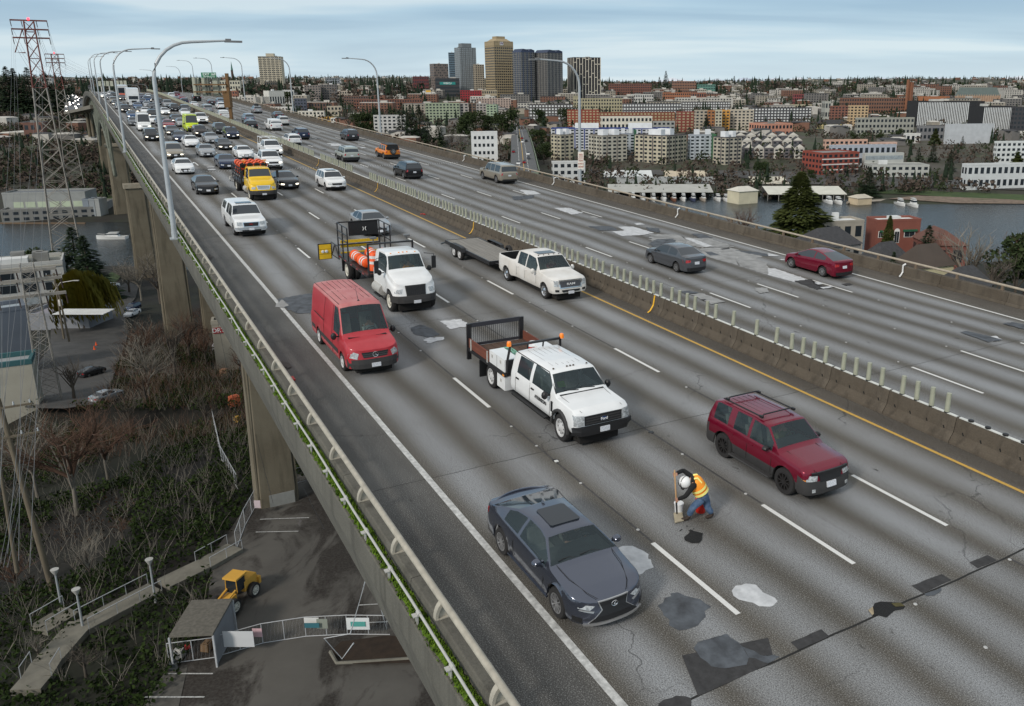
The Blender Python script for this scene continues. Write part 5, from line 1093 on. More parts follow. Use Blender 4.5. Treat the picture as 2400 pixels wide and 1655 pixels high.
def medtruck(u,v,col,label,near,gr,bedL,deck_z=1.12,gap=.35):
 r_,f_=vehicle('medcab',col,u,v,-1,label,'truck',name='stake_truck',near=near,extras=True,wheels='cream')
 if gr=='tall':fpatch(r_,f_,'grille_frame',gcl,[(-.50,1.34),(.50,1.34),(.46,.86),(-.46,.86)],off=.02,nu=4);[fpatch(r_,f_,'grille_slat',black,[(y,1.30),(y+.05,1.30),(y+.05,.90),(y,.90)],off=.04,nu=1,nv=2)for y in[-.44+.092*i for i in range(10)]]
 else:fpatch(r_,f_,'grille_frame',chrome,[(-.56,1.28),(.56,1.28),(.44,.94),(-.44,.94)],off=.02,nu=4);[fpatch(r_,f_,'grille_slat',black,[(-.46,z),(.46,z),(.42,z-.03),(-.42,z-.03)],off=.035,nu=3,nv=1)for z in(1.22,1.14,1.06)]
 fpatch(r_,f_,'headlight',lamp_m,[(.62,1.18),(.96,1.16),(.97,.98),(.68,.98)],off=.02,nu=3,both=True);fpatch(r_,f_,'front_bumper',gcl,[(-1.04,.86),(1.04,.86),(1.02,.54),(-1.02,.54)],off=.10,nu=10,th=.22);fpatch(r_,f_,'number_plate',plate_m,[(-.17,.66),(.17,.66),(.17,.52),(-.17,.52)],nu=1,nv=1,off=.13)
 for s in(1,-1):
  m=MB();m. tube([(.1,s*1.0,1.7),(.25,s*1.42,1.75),(.25,s*1.42,2.45),(.1,s*.98,2.5)],.02,5);m. box((.25,s*1.42,2.05),(.08,.2,.6));m. build('mirror',black,r_)
  tk=MB();tk. tube([(-.35,s*.92,.72),(-1.5,s*.92,.72)],.27,14);tk. build('fuel_tank',galv,r_,50);stp=MB();stp. box((-.9,s*1.05,.42),(.9,.2,.06));stp. build('cab_step',blackm,r_)
 for y in(-.6,-.2,0,.2,.6):c_=MB();c_. lathe([(.045,0),(.035,.04),(0,.045)],8,'z',(-.1,y,2.57-.04*abs(y)));c_. build('roof_marker_light',amber,r_)
 x0=-1.7-gap;x1=x0-bedL;m=MB()
 for s in(1,-1):m. bb(x1+.2,.2,s*.42-.06,s*.42+.06,.80,1.0)
 m. build('chassis_rail',blackm,r_)
 m=MB();m. bb(x1,x0,-1.22,1.22,deck_z-.12,deck_z);m. build('bed_floor',blackm,r_)
 for s in(1,-1):wheel(r_,x1+1.5,s*1.0,.5,.3,'cream',s);wheel(r_,x1+1.5,s*.66,.5,.3,'cream',s);fm=MB();fm. bb(x1+.75,x1+.8,s*.9-.3,s*.9+.3,.3,1.0);fm. build('mud_flap',black,r_)
 hz_=MB();hz_. bb(x0+.02,x0+.1,-1.15,1.15,deck_z,deck_z+.08);hz_. bb(x0+.02,x0+.1,-1.18,1.18,2.66,2.74)
 for y in(-1.14,1.14):hz_. bb(x0+.02,x0+.1,y-.04,y+.04,deck_z,2.7)
 hz_. build('headache_rack',blackm,r_)
 for s in(1,-1):bc=MB();bc. tube([(x0+.06,s*.85,2.7),(x0+.06,s*.85,2.95)],.03,5);bc. box((x0+.06,s*.85,3.0),(.2,.3,.10));bc. build('strobe_bar',(amber if col=='yellow' else mat('strobe_grey',(.12,.12,.12),.4,.1,4)),r_)
 return r_,f_,x0,x1,r_. matrix_world. copy()
ri,fi,x0,x1,MI=medtruck(34.6,11.95,'white','white stake truck with a black slatted grille carrying orange drums',True,'tall',5.6)
def tubes(name,segs,r,m,par):mb=MB();[mb. tube(s_,r,5)for s_ in segs];return mb. build(name,m,par)
dz=1.12
for s in(1,-1):
 y=s*1.16;xs_=[x1+.05,x1+1.0,x1+2.0]if s>0 else[x1+.05,x1+1.0,x1+2.0]
 xs_=[x1+.05,x1+1.0,x1+2.0]
 for x in xs_:tubes('rack_post',[[(x,y,dz),(x,y,dz+1.75)]],.04,blackm,ri)
 for z in(.95,1.35,1.75):tubes('rack_rail',[[(x1+.05,y,dz+z),(x1+2.0,y,dz+z)]],.03,blackm,ri)
 rf=MB()
 for i in range(5):rf. box((x1+.5+i*1.1,s*1.225,dz-.06),(.28,.012,.06))
 rf. build('reflector',red_lens,ri)
for z in(1.75,.5):tubes('rack_rail',[[(x1+.05,-1.16,dz+z),(x1+.05,1.16,dz+z)]],.04,blackm,ri)
mb=MB();mb. bb(x1+.0,x1+.04,-.55,1.1,dz+.95,dz+1.72);mb. build('black_sign_panel',black,ri)
mb=MB();mb. tube([(x1+.08,.22+.05*math. cos(a),dz+1.32+.10*math. sin(a))for a in[i*.5 for i in range(-3,4)]],.02,4);mb. tube([(x1+.08,.42-.05*math. cos(a),dz+1.32+.10*math. sin(a))for a in[i*.5 for i in range(-3,4)]],.02,4);mb. build('white_mark',drum_w,ri)
yp=mat('yellow_panel',(.75,.47,.02),.5,.1,3);mb=MB();mb. bb(x1-.95,x1-.87,-2.05,-1.3,dz-.45,dz+.45);mb. build('crash_cushion_frame',blackm,ri)
for z in(-.42,-.14,.14):mb=MB();mb. bb(x1-.868,x1-.85,-2.0,-1.35,dz+z,dz+z+.26);mb. build('yellow_board',yp,ri)
for y in(-1.6,-1.8):mb=MB();mb. lathe([(.09,0),(.07,.04),(0,.05)],12,'x',(x1-.85,y,dz+.0));mb. build('round_lamp',plate_m,ri)
tubes('crash_cushion_brace',[[(x1-.9,-1.3,dz-.2),(x1-.2,-1.28,dz+.5),(x1+.5,-1.26,dz-.2)]],.035,blackm,ri)
for z in(-.2,.5):tubes('crash_cushion_arm',[[(x1-.9,-1.3,dz+z),(x1+.5,-1.26,dz+z)]],.035,blackm,ri)
for z in(-.1,.3,.55):mb=MB();mb. bb(x1-.12,x1-.06,-1.0,1.1,dz+z,dz+z+.16);mb. build('yellow_board',yp,ri)
def dr_(x,y,z,lay,label,base=True):
 M_=MI@Matrix. Translation((x,y,z))
 if lay:M_=M_@Matrix. Rotation(math. pi/2,4,'Y')@Matrix. Rotation(lay,4,'X')
 drum(M_,label,base)
dr_(x0-.75,-.62,dz+.01,0,'orange drum with two white bands standing behind the white truck cab')
dr_(x0-.9,.65,dz+.01,0,'orange drum standing on the white truck bed, far side near the cab');dr_(x0-1.3,.0,dz+.01,0,'orange drum standing in the middle of the white truck bed')
for i,(x,y,z)in enumerate([(x0-2.3,-.80,.29),(x0-2.5,-.15,.29),(x0-2.4,.55,.29),(x0-3.7,-.8,.29),(x0-4.0,.1,.29)]):dr_(x,y,dz+z,.01,['orange drum lying on the near edge of the white truck bed','orange drum lying second in the row across the white truck bed','orange drum lying on the far side of the white truck bed','orange drum lying at the rear near corner of the white truck bed','orange drum lying rearmost in the middle of the white truck bed'][i],False)
ht=MB();ht. lathe([(.15,0),(.13,.05),(.10,.10),(0,.13)],12);o=ht. build('hard_hat',PT['white'],None,50,mw=MI@Matrix. Translation((.12,.15,1.74)));tag(o,'white hard hat lying on the dashboard of the white stake truck','hard hat')
rh,fh,hx0,hx1,MH=medtruck(70.0,12.0,'yellow','yellow stake truck with chrome grille, loaded with orange drums',False,'wide',4.6)
for s in(1,-1):
 for i in range(6):x=hx0-.1-i*.9;tubes('stake_post',[[(x,s*1.18,dz),(x,s*1.18,dz+1.25)]],.035,blackm,rh)
 for z in(.3,.6,.9,1.2):mb=MB();mb. bb(hx1,hx0-.05,s*1.15-.015,s*1.15+.015,dz+z-.07,dz+z+.07);mb. build('side_board',blackm,rh)
for row in range(2):
 for j in range(4):
  for k in range(3):
   M_=MH@Matrix. Translation((hx0-.35-k*1.15,-.86+j*.575,dz+.5+row*.62+.3))@Matrix. Rotation(-math. pi/2,4,'Y')
   side=['far side','inner far side','inner near side','near side'][j];drum(M_,'orange drum on the yellow truck, %s, %s row, %s'%(side,['lower','upper'][row],['just behind the cab','middle of the bed','rear of the bed'][k]),False,False)
tp=MB();tp. tube([(hx1,-.4,1.0),(hx1-.8,-.5,1.1),(hx1-.9,-1.3,1.0),(hx1-.3,-1.4,.8),(hx1-.8,-1.3,.65),(hx1,-.6,.6)],.05,6);tp. build('tow_attachment',galv,rh)
# other cars, read from the photograph: ground point below the end that faces the viewer
S_,N_=-1,1
CARS=[(490,458,'sedan','black',S_,'black saloon with a chrome grille right of the nearest lamp pole','small',0),(436,410,'sedan','white',S_,'white saloon with a spindle grille behind the nearest lamp pole','spindle',0),(413,374,'minivan','tan',S_,'tan minivan partly hidden by the nearest lamp pole','wide',1),(489,370,'sedan','silver',S_,'silver grey saloon ahead of the dark blue saloon','wide',0),(538,398,'sedan','navy',S_,'dark blue saloon just behind the yellow truck','wide',0),(579,374,'sedan','white',S_,'white saloon with small oval grille behind the yellow truck load','small',0),(530.6,353,'hatch','black',S_,'black hatchback with headlights on, left of the white saloon with oval grille','wide',1),(500,337.5,'sedan','silver',S_,'silver saloon behind the black hatchback','wide',0),(453,346,'sedan','white',S_,'smooth nosed white saloon without a grille','none',0),(427,334,'sedan','navy',S_,'dark blue saloon without grille, left of the smooth nosed white saloon','none',1),(408,318.5,'sedan','dgrey',S_,'dark grey saloon right of the nearest lamp pole, ahead of the lime ambulance','spindle',1),(358,332,'suv','black',S_,'black sport utility car left of the nearest lamp pole','wide',1),(474,322,'suv','brown',S_,'dark brown crossover with bright headlights right beside the ambulance front','wide',1),(548,327,'suv','navy',S_,'dark blue crossover with round bright headlights by the median','wide',1),(522,315.5,'suv','dgrey',S_,'dark grey crossover behind the dark blue crossover by the median','wide',0),(317,296,'sedan','grey',S_,'grey car half hidden behind the white high roof van','small',0),(311.7,279,'hatch','blue',S_,'blue hatchback in the left lane behind the white high roof van','small',1),(296,264.5,'suv','dgrey',S_,'dark grey crossover with bright headlights, left lane below the white box truck','wide',1),(282,257,'sedan','grey',S_,'grey saloon in the left lane touching the second lamp pole','small',0),(274,248,'sedan','black',S_,'black saloon in the left lane left of the box truck cab','small',1),(268,243,'suv','tan',S_,'tan crossover in the far left lane near the crest','small',0),(324.6,255.5,'sedan','blue',S_,'dark blue saloon just in front of the white box truck','small',0),(331.5,266.5,'sedan','dgrey',S_,'dark grey saloon left of the white saloon in mid pack','small',1),(344,269,'sedan','white',S_,'white saloon in mid pack left of a black sport utility car','wide',0),(361,278,'suv','black',S_,'black sport utility car right behind the white high roof van','wide',1),(365,291.5,'sedan','white',S_,'white small saloon right of the white high roof van','small',0),(381,297.5,'sedan','black',S_,'black saloon between the white small saloon and the lamp pole','small',0),(398,303,'sedan','red',S_,'bright red saloon passing behind the nearest lamp pole','small',1),(389.5,269.5,'hatch','white',S_,'white hatchback with yellowish headlights behind the lamp pole','small',1),(372,262,'sedan','black',S_,'black saloon left of the white hatchback with yellowish lights','small',0),(348,252.5,'sedan','silver',S_,'silver saloon right of the white box truck front','small',0),(360,256.5,'sedan','dgrey',S_,'dark grey saloon right of the silver saloon by the box truck','small',0),(336,245,'sedan','navy',S_,'dark blue saloon immediately right of the box truck cab','small',0),(348,240.5,'suv','blue',S_,'blue crossover right of the box truck body','small',1),(375.6,247,'suv','black',S_,'black crossover with headlights left of the lamp pole near the crest','small',1),(362,235.5,'sedan','dgrey',S_,'small dark grey saloon near the crest under the green sign','small',0),(350.6,231.5,'sedan','white',S_,'small white car at the crest beside the green sign','small',0),(335,232,'sedan','navy',S_,'small dark blue saloon at the crest right of the box truck roof','small',0),(396,254,'pickup','silver',S_,'silver grey pickup right of the nearest lamp pole, far pack','wide',0),(412,262,'suv','black',S_,'black sport utility car with orange parking lights','small',0),(438,264.5,'suv','grey',S_,'grey crossover with black grille left of the white pickup front','wide',0),(437,273,'sedan','white',S_,'white saloon hidden behind the lime ambulance roof','small',0),(416,289,'sedan','black',S_,'black saloon left of the lime ambulance','wide',1),(429,298,'hatch','silver',S_,'silver hatchback squeezed against the left side of the lime ambulance','small',0),(476,291,'pickup','white',S_,'white pickup with black grille right behind the lime ambulance','wide',1),(643.5,399,'pickup','white',S_,'white pickup with one headlight glowing, behind the yellow truck','wide',1),(681.7,445,'sedan','black',S_,'glossy black saloon with silver chevron grille beside the yellow truck','wide',1),(792,448.5,'suv','white',S_,'white crossover with sunroof alone in the lane beside the yellow line','wide',0),(893,556,'sedan','silver',S_,'silver saloon behind the white stake truck rack','wide',0),(259,234,'sedan','grey',S_,'grey saloon at the crest in the left lane','small',0),(246,230,'sedan','white',S_,'white car at the very crest by the left parapet','small',1),(262,227.5,'suv','white',S_,'white car at the crest just left of the bus','small',0),(289,235.5,'sedan','black',S_,'black saloon at the crest in front of the bus','small',1),(268,231,'suv','black',S_,'dark crossover at the crest behind the grey saloon','small',0),(322,231,'suv','dgrey',S_,'dark crossover at the crest hidden behind the box truck','small',0),(1633,643,'civic','grey',N_,'grey saloon with red tail lights driving away near the right lanes','',0),(1978,654,'hatch','maroon',N_,'dark red hatchback with sloping rear window near the right parapet','',0),(1195,432,'bigsuv','tan',N_,'big pale tan sport utility car driving away by the right parapet','',0),(973,421,'suv','black',N_,'black crossover with roof rails driving away, nearest the middle lanes','',0),(921.6,374,'boxy','orange',N_,'orange off roader with black top and spare wheel','',0),(826,381,'boxy','sage',N_,'pale grey boxy car with black roof rails','',0),(829,331,'suv','dgrey',N_,'dark grey crossover with a bicycle rack on its roof near the right parapet','',0),(693,342,'wagon','white',N_,'white estate car driving away behind the glare posts','',0),(713,328,'suv','navy',N_,'dark navy crossover just beyond the white estate car','',0),(649,307,'vwvan','white',N_,'white passenger van with dark rear window driving away','',0),(668,295,'suv','pearl',N_,'pearl white crossover just beyond the white passenger van','',0),(657,279,'sedan','dgrey',N_,'dark grey saloon beyond the pearl white crossover','',0),(606,266.5,'suv','silver',N_,'silver car with a black roof box by the right parapet','',0),(587,288,'suv','lblue',N_,'pale blue grey crossover in the middle northbound lanes','',0),(592.7,306,'suv','black',N_,'black crossover in front of the pale blue grey crossover','',0),(530,283,'pickup','white',N_,'white pickup driving away beside the brown sign post','',0),(490,266,'bigsuv','silver',N_,'silver grey sport utility car left of the brown sign post','',0),(521,256.5,'suv','white',N_,'white crossover partly behind the brown sign post','',0),(519,245,'suv','lblue',N_,'small pale blue car behind the brown sign post','',0),(497.7,246.5,'hatch','dgrey',N_,'dark grey hatchback under the big sign backs','',0),(458,252.5,'hatch','white',N_,'white hatchback in the leftmost northbound lane','',0),(434.6,245.5,'suv','navy',N_,'dark blue crossover behind the white hatchback, leftmost northbound lane','',0),(464,238,'pickup','black',N_,'black pickup under the left edge of the big sign backs','',0),(427.7,236,'sedan','red',N_,'red saloon near the crest, northbound','',0),(415.5,239,'hatch','grey',N_,'grey hatchback near the crest left of the red saloon','',0),(416,228.5,'suv','maroon',N_,'dark red crossover at the northbound crest','',0),(404,231,'suv','white',N_,'white crossover at the northbound crest','',0)]
CT={}
for x,y,k,c,hd,lb,g,li in CARS:
 u,v=dk(x,y,0);r_,f_=vehicle(k,c,u,v,hd,lb,'pickup' if k=='pickup' else 'car',grille=g,lights=bool(li),far=u>130,spokes=10);CT[(x,y)]=(r_,f_)
r_=CT[(921.6,374)][0];e=wheel(r_,-2.32,0,.38,.24,'alloy',1,10,True);e. name='spare_wheel';e. rotation_euler=(0,0,math. pi/2);e. location. z=1.0
tp=MB();tp. bb(-2.14,.4,-.72,.72,1.79,1.83);tp. bb(-2.18,-2.14,-.7,.7,1.15,1.75);tp. build('black_top',black,r_)
r_=CT[(606,266.5)][0];tp=MB();tp. box((-.2,0,1.86),(1.8,.8,.36));tp. build('roof_box',black,r_)
for key,z in(((973,421),1.72),((826,381),1.84),((693,342),1.62),((829,331),1.72),((1195,432),1.95)):
 r_=CT[key][0];tp=MB()
 for s in(1,-1):tp. tube([(-1.8,s*.62,z),(0.1,s*.62,z)],.025,5)
 tp. build('roof_rail',black if z!=1.95 else silv,r_)
r_=CT[(829,331)][0];tp=MB();tp. tube([(-1.5,.2,1.78),(-.6,.25,2.0),(-.1,.25,1.8)],.03,4);tp. tube([(-1.2,-.2,1.78),(-.5,-.2,1.95)],.03,4);tp. build('bicycle_rack',black,r_)
r_=CT[(792,448.5)][0];tp=MB();tp. bb(-.5,.3,-.42,.42,1.675,1.695);tp. build('sunroof',glass,r_)
u,v=dk(341,308.5);r_,f_=vehicle('hivan','white',u,v,-1,'white high roof van with dark grille and a roof rack in the left lane','van',grille='small',lights=True);tp=MB()
for x in(-2,-1,0):tp. tube([(x,-.8,2.85),(x,.8,2.85)],.03,4)
tp. build('roof_rack',galv,r_)
u,v=dk(454,310.5);r_,f_=vehicle('hivan','lime',u,v,-1,'lime yellow ambulance with a black bumper','ambulance',grille='small',lights=False,name='ambulance');fpatch(r_,f_,'front_bumper',black,[(-.95,.72),(.95,.72),(.93,.34),(-.93,.34)],off=.03,nu=8);fpatch(r_,f_,'orange_stripe',drum_o,[(-.5,1.02),(.5,1.02),(.45,.92),(-.45,.92)],nu=4,nv=1);tp=MB();tp. box((.95,0,2.80),(.2,1.3,.12));tp. build('light_bar',drum_w,r_)
u,v=dk(645.7,368.5);r_,f_=vehicle('pickup','white',u,v,-1,'white pickup with a ladder rack over its bed beside the median barrier','pickup',grille='wide',lights=True);tp=MB()
for x in(-2.8,-1.3):tp. tube([(x,-.92,1.3),(x,-.92,2.1),(x,.92,2.1),(x,.92,1.3)],.04,4)
for y in(-.92,.92,0):tp. tube([(-2.9,y,2.1),(.3,y,2.1)],.035,4)
tp. build('ladder_rack',PT['white'],r_)
def boxy(u,v,L_,W_,H_,col,label,cat,name,cabc,bus=False):
 Mx=FRO@Matrix. Translation((u,-v,drop(u)))@Matrix. Rotation(math. pi,4,'Z');root=empty(name,Mx,label,cat,'vehicles on the freeway')
 mb=MB();x0_=-.2 if bus else-2.4;mb. bb(x0_-L_,x0_,-W_/2,W_/2,.9 if not bus else .4,H_);mb. build('box_body',col,root)
 if bus:
  mb=MB();mb. bb(x0_,x0_+.03,-W_/2+.15,W_/2-.15,1.3,2.7);mb. build('windshield',glass,root)
  mb=MB();mb. bb(x0_,x0_+.04,-W_/2+.3,W_/2-.3,.7,1.2);mb. build('orange_front_panel',drum_o,root)
  mb=MB();mb. bb(x0_-L_+1,x0_-.8,W_/2,W_/2+.02,1.3,2.4);mb. bb(x0_-L_+1,x0_-.8,-W_/2-.02,-W_/2,1.3,2.4);mb. build('side_windows',glass,root)
 else:
  mb=MB();mb. bb(-1.9,-.9,-1.1,1.1,1.0,2.5);mb. bb(-1.0,0,-1.05,1.05,.75,1.55);mb. build('cab',cabc,root)
  mb=MB();mb. bb(-.9,-.87,-.95,.95,1.6,2.35);mb. build('windshield',glass,root);mb=MB();mb. bb(0,.03,-.5,.5,.9,1.4);mb. build('grille',black,root);mb=MB();mb. bb(-.1,.1,-1.1,1.1,.4,.72);mb. build('front_bumper',PT['white'],root)
  for s in(1,-1):mb=MB();mb. box((.01,s*.85,1.1),(.05,.25,.2));mb. build('headlight',lamp_m,root)
 for x in((-.9,x0_-L_+1.5)if not bus else(-2.5,x0_-L_+3)):
  for s in(1,-1):wheel(root,x,s*(W_/2-.2),.5,.3,'cream',s,8,True)
u,v=dk(316,250.5);boxy(u,v,6.5,2.5,4.0,PT['white'],'white box truck standing tall among the cars near the crest','truck','box_truck',PT['white'])
u,v=dk(290,229.5);boxy(u,v,10,2.5,3.3,PT['pearl'],'bus with a dark windscreen and orange front panel just left of the box truck','bus','city_bus',None,True)
# people
skin_m=mat('skin',(.42,.22,.15),.6,.08,12);blk_cloth=mat('black_cloth',(.008,.008,.009),.9,.1,20);denim=mat('blue_denim',(.035,.075,.15),.9,0,9,col2=(.11,.17,.27));boot_m=mat('brown_boot_leather',(.03,.018,.012),.7,.2,9)
hv_o=mat('orange_vest',(.95,.30,.02),.7,.0,5,col2=(.95,.36,.03));hv_y=mat('yellow_vest_band',(.95,.85,.25),.6,0,5,emit=None);hlm=mat('white_helmet',(.78,.78,.77),.3,.03,5)
def skin(name,pts,edges,rad,m,parent,sub=1,flat=None):
 me=bpy. data. meshes. new('s');me. from_pydata([tuple(p)for p in pts],edges,[]);o=bpy. data. objects. new('s',me);COL. objects. link(o)
 md=o. modifiers. new('k','SKIN');md. use_smooth_shade=True;d=me. skin_vertices[0]. data
 for i,r in enumerate(rad):d[i]. radius=(r,r)if not isinstance(r,tuple)else r
 d[0]. use_root=True
 if sub:sb=o. modifiers. new('b','SUBSURF');sb. levels=sb. render_levels=sub
 dg=bpy. context. evaluated_depsgraph_get();r_=bpy. data. meshes. new_from_object(o. evaluated_get(dg));bpy. data. objects. remove(o);r_. materials. clear();r_. materials. append(m)
 r_. polygons. foreach_set('use_smooth',[True]*len(r_. polygons));return put(name,r_,parent)
f0=D(*dk(1612,1220));f1=D(*dk(1668,1214));YM=(f0. y+f1. y)/2
wk=empty('person',Matrix. Translation((f0+f1)/2),'road worker in orange vest and white helmet bending over a shovel in the lane','person');O_=(f0+f1)/2
def J(x,y,dy=0):return at(x,y,YM+dy)-O_
pel,spi,chs,nck,hd=J(1650,1164),J(1641,1148,-.02),J(1629,1130,-.02),J(1618,1124,-.03),J(1606,1131,-.05)
sN,eN,hN=J(1623,1142,-.24),J(1606,1164,-.34),J(1586,1171,-.16);sF,eF,hF=J(1622,1118,.20),J(1601,1102,.28),J(1581,1112,.05)
hpN,kN,aN=J(1646,1170,-.10),J(1623,1190,-.16),f0-O_+Vector((.02,0,.10));hpF,kF,aF=J(1654,1170,.10),J(1659,1191,.05),f1-O_+Vector((0,0,.10))
skin('body',[pel,spi,chs,nck,hd,sN,eN,hN,sF,eF,hF,hpN,kN,aN,hpF,kF,aF],[(0,1),(1,2),(2,3),(3,4),(2,5),(5,6),(6,7),(2,8),(8,9),(9,10),(0,11),(11,12),(12,13),(0,14),(14,15),(15,16)],[.095,.10,.10,.05,.085,.045,.04,.03,.05,.04,.03,.06,.05,.04,.06,.05,.04],skin_m,wk,2)
skin('sweatshirt',[chs,spi,sN,eN,hN. lerp(eN,.16),sF,eF,hF. lerp(eF,.16),nck],[(0,1),(0,2),(2,3),(3,4),(0,5),(5,6),(6,7),(0,8)],[.13,.13,.072,.06,.048,.072,.06,.048,.105],blk_cloth,wk,2)
skin('trousers',[pel,hpN,kN,aN+Vector((0,0,.03)),hpF,kF,aF+Vector((0,0,.03)),spi. lerp(pel,.4)],[(0,1),(1,2),(2,3),(0,4),(4,5),(5,6),(0,7)],[.165,.115,.088,.078,.115,.088,.078,.155],denim,wk,2)
skin('vest',[spi. lerp(pel,.62),spi,chs,chs. lerp(nck,.7)],[(0,1),(1,2),(2,3)],[(.185,.20),(.19,.21),(.20,.24),(.15,.19)],hv_o,wk,2)
ax=(chs-pel). normalized();q_=ax. to_track_quat('Z','Y'). to_matrix()
for t_,r0 in((.10,.212),(.42,.216)):
 b_=MB();c_=spi. lerp(pel,.5). lerp(chs,t_+.1);b_. lathe([(r0,-.035),(r0+.004,.035)],20,close=False);b_. v=[tuple(c_+q_@Vector((x*1.0,y*.95,z)))for x,y,z in b_. v];b_. build('reflective_band',hv_y,wk,60)
for s in(-.10,.10):
 b_=MB();c0=chs. lerp(nck,.5);b_. tube([c0+Vector((.02,s,.10)),chs+Vector((.04,s,.155)),spi. lerp(chs,.3)+Vector((.05,s,.17))],.03,5);b_. build('shoulder_band',hv_y,wk,60)
hm=MB();hm. lathe([(.150,-.02),(.148,.02),(.138,.08),(.10,.135),(.05,.16),(0,.165)],18,close=False);hq=(hd-nck+Vector((-.1,-.06,-.15))). normalized(). to_track_quat('Z','Y'). to_matrix();hu=Vector((-.35,-.30,.75)). normalized(). to_track_quat('Z','Y'). to_matrix()
hm. v=[tuple(hd+hu@Vector(p))for p in hm. v];hm. build('helmet',hlm,wk,60)
b_=MB();b_. tube([hd+hu@Vector((.15*math. cos(a)*1.15,.15*math. sin(a)*1.0,-.01-.02*math. cos(a)))for a in[i*math. pi/8 for i in range(17)]],.018,5,cap=False);b_. tube([hd+hu@Vector((0,.152*math. cos(a),.165*math. sin(a)))for a in[i*math. pi/10 for i in range(11)]],.013,5);b_. build('helmet_strap',black,wk)
for s in(1,-1):b_=MB();b_. lathe([(.05,0),(.045,.04),(0,.05)],10,'y',(0,0,0));b_. v=[tuple(hd+hu@Vector((x,s*(.125+y),z-.06)))for x,y,z in b_. v];b_. build('ear_defender',gcl,wk,50)
b_=MB();b_. lathe([(.012,-.01),(.02,.0),(.012,.02),(0,.03)],6);b_. v=[tuple(hd+Vector((-.09,-.03,-.05))+Vector((x,y,z)))for x,y,z in b_. v];b_. build('nose',skin_m,wk,60)
def hand(c,d,par):
 """fist of five bent fingers closed round the shaft direction d"""
 d=d. normalized();a=d. cross(Vector((0,1,.2))). normalized();b=d. cross(a). normalized()
 pm2=MB();pm2. lathe([(0,-.045),(.04,-.03),(.042,.03),(0,.045)],8,close=False);Q=d. to_track_quat('Z','Y'). to_matrix();pm2. v=[tuple(c+a*.035+Q@Vector(p))for p in pm2. v];pm2. build('palm',skin_m,par,70)
 for i in range(5):
  t=(-.036+.024*i)if i<4 else .05;r=.012 if i<4 else .014;l=[.9,1.0,.95,.8,.6][i];f=MB()
  f. tube([c+d*t+a*.035*math. cos(k)*l+b*.036*math. sin(k)*l for k in(.2,1.1,2.0,2.9,3.7)][:5 if i<4 else 4],[r,r,r*.95,r*.85,r*.7][:5 if i<4 else 4],6);f. build('finger',skin_m,par,70)
sh0,sh1=J(1581,1102,.04),J(1586,1192,-.16);sd_=sh1-sh0
hand(hF,sd_,wk);hand(hN,sd_,wk)
for a_,dn in((aN,Vector((-1,-.25,0))),(aF,Vector((.3,-.2,0)))):
 dn=Vector((-1,-.15,0))if a_ is aN else Vector((-.9,-.3,.0));g0=Vector((a_. x,a_. y,a_. z-.10))
 skin('boot',[a_+Vector((0,0,.06)),a_+Vector((0,0,-.03)),g0+Vector((0,0,.05))+dn*.10,g0+Vector((0,0,.04))+dn*.19],[(0,1),(1,2),(2,3)],[.062,.062,.05,.038],boot_m,wk,2)
sv=empty('shovel',Matrix. Translation(O_),'square shovel with a wooden shaft held upright by the road worker','shovel');m_=MB();m_. tube([sh0,sh0. lerp(sh1,.86)],.019,8);m_. build('shaft',mat('pale_wood_shaft',(.50,.30,.14),.6,.15,8),sv,60)
m_=MB();m_. tube([sh0. lerp(sh1,.84),sh1,sh1+sd_*.14],[.024,.022,.02],8);m_. build('socket',blackm,sv,60)
bl0=D(*dk(1592,1226),.05)-O_;bl1=D(*dk(1588,1208),.10)-O_;bx_=(D(*dk(1603,1221))-D(*dk(1577,1228))). normalized();w_=.125
m_=MB();pt=[bl1-bx_*w_,bl1+bx_*w_,bl0+bx_*w_*1.05,bl0-bx_*w_*1.05];dz_=Vector((0,0,-.025));m_. add(pt+[p+dz_ for p in pt],[(0,1,2,3),(7,6,5,4),(0,4,5,1),(1,5,6,2),(2,6,7,3),(3,7,4,0)]);m_. build('blade',mat('dusty_shovel_steel',(.36,.31,.22),.7,.15,12),sv)
u,v=dk(1590,1206);bk=bucket_pair(Matrix. Translation(D(u+.02,v+.02))@Matrix. Scale(.8,4),'bucket with a white lid standing behind the shovel blade',True,(.7,.7,.7),None)
u,v=dk(1638,1200);bucket_pair(Matrix. Translation(D(u,v+.05)),'open red bucket standing behind the worker legs',False,(.7,.03,.012),None)
for(x,y),lb in(((1302,1080),'small raised road marker lying loose on its black base'),((1526,1014),'small dark ring lying on the road surface')):
 u,v=dk(x,y);m_=MB();m_. lathe([(.09,0),(.08,.02),(0,.025)],12);o=m_. build('road_marker',black,None,mw=FRO@Matrix. Translation((u,-v,.004)));tag(o,lb,'road marker')
 if x<1400:k_=MB();k_. box((-.09,.02,.03),(.10,.10,.02));k_. build('reflector',drum_w,o)
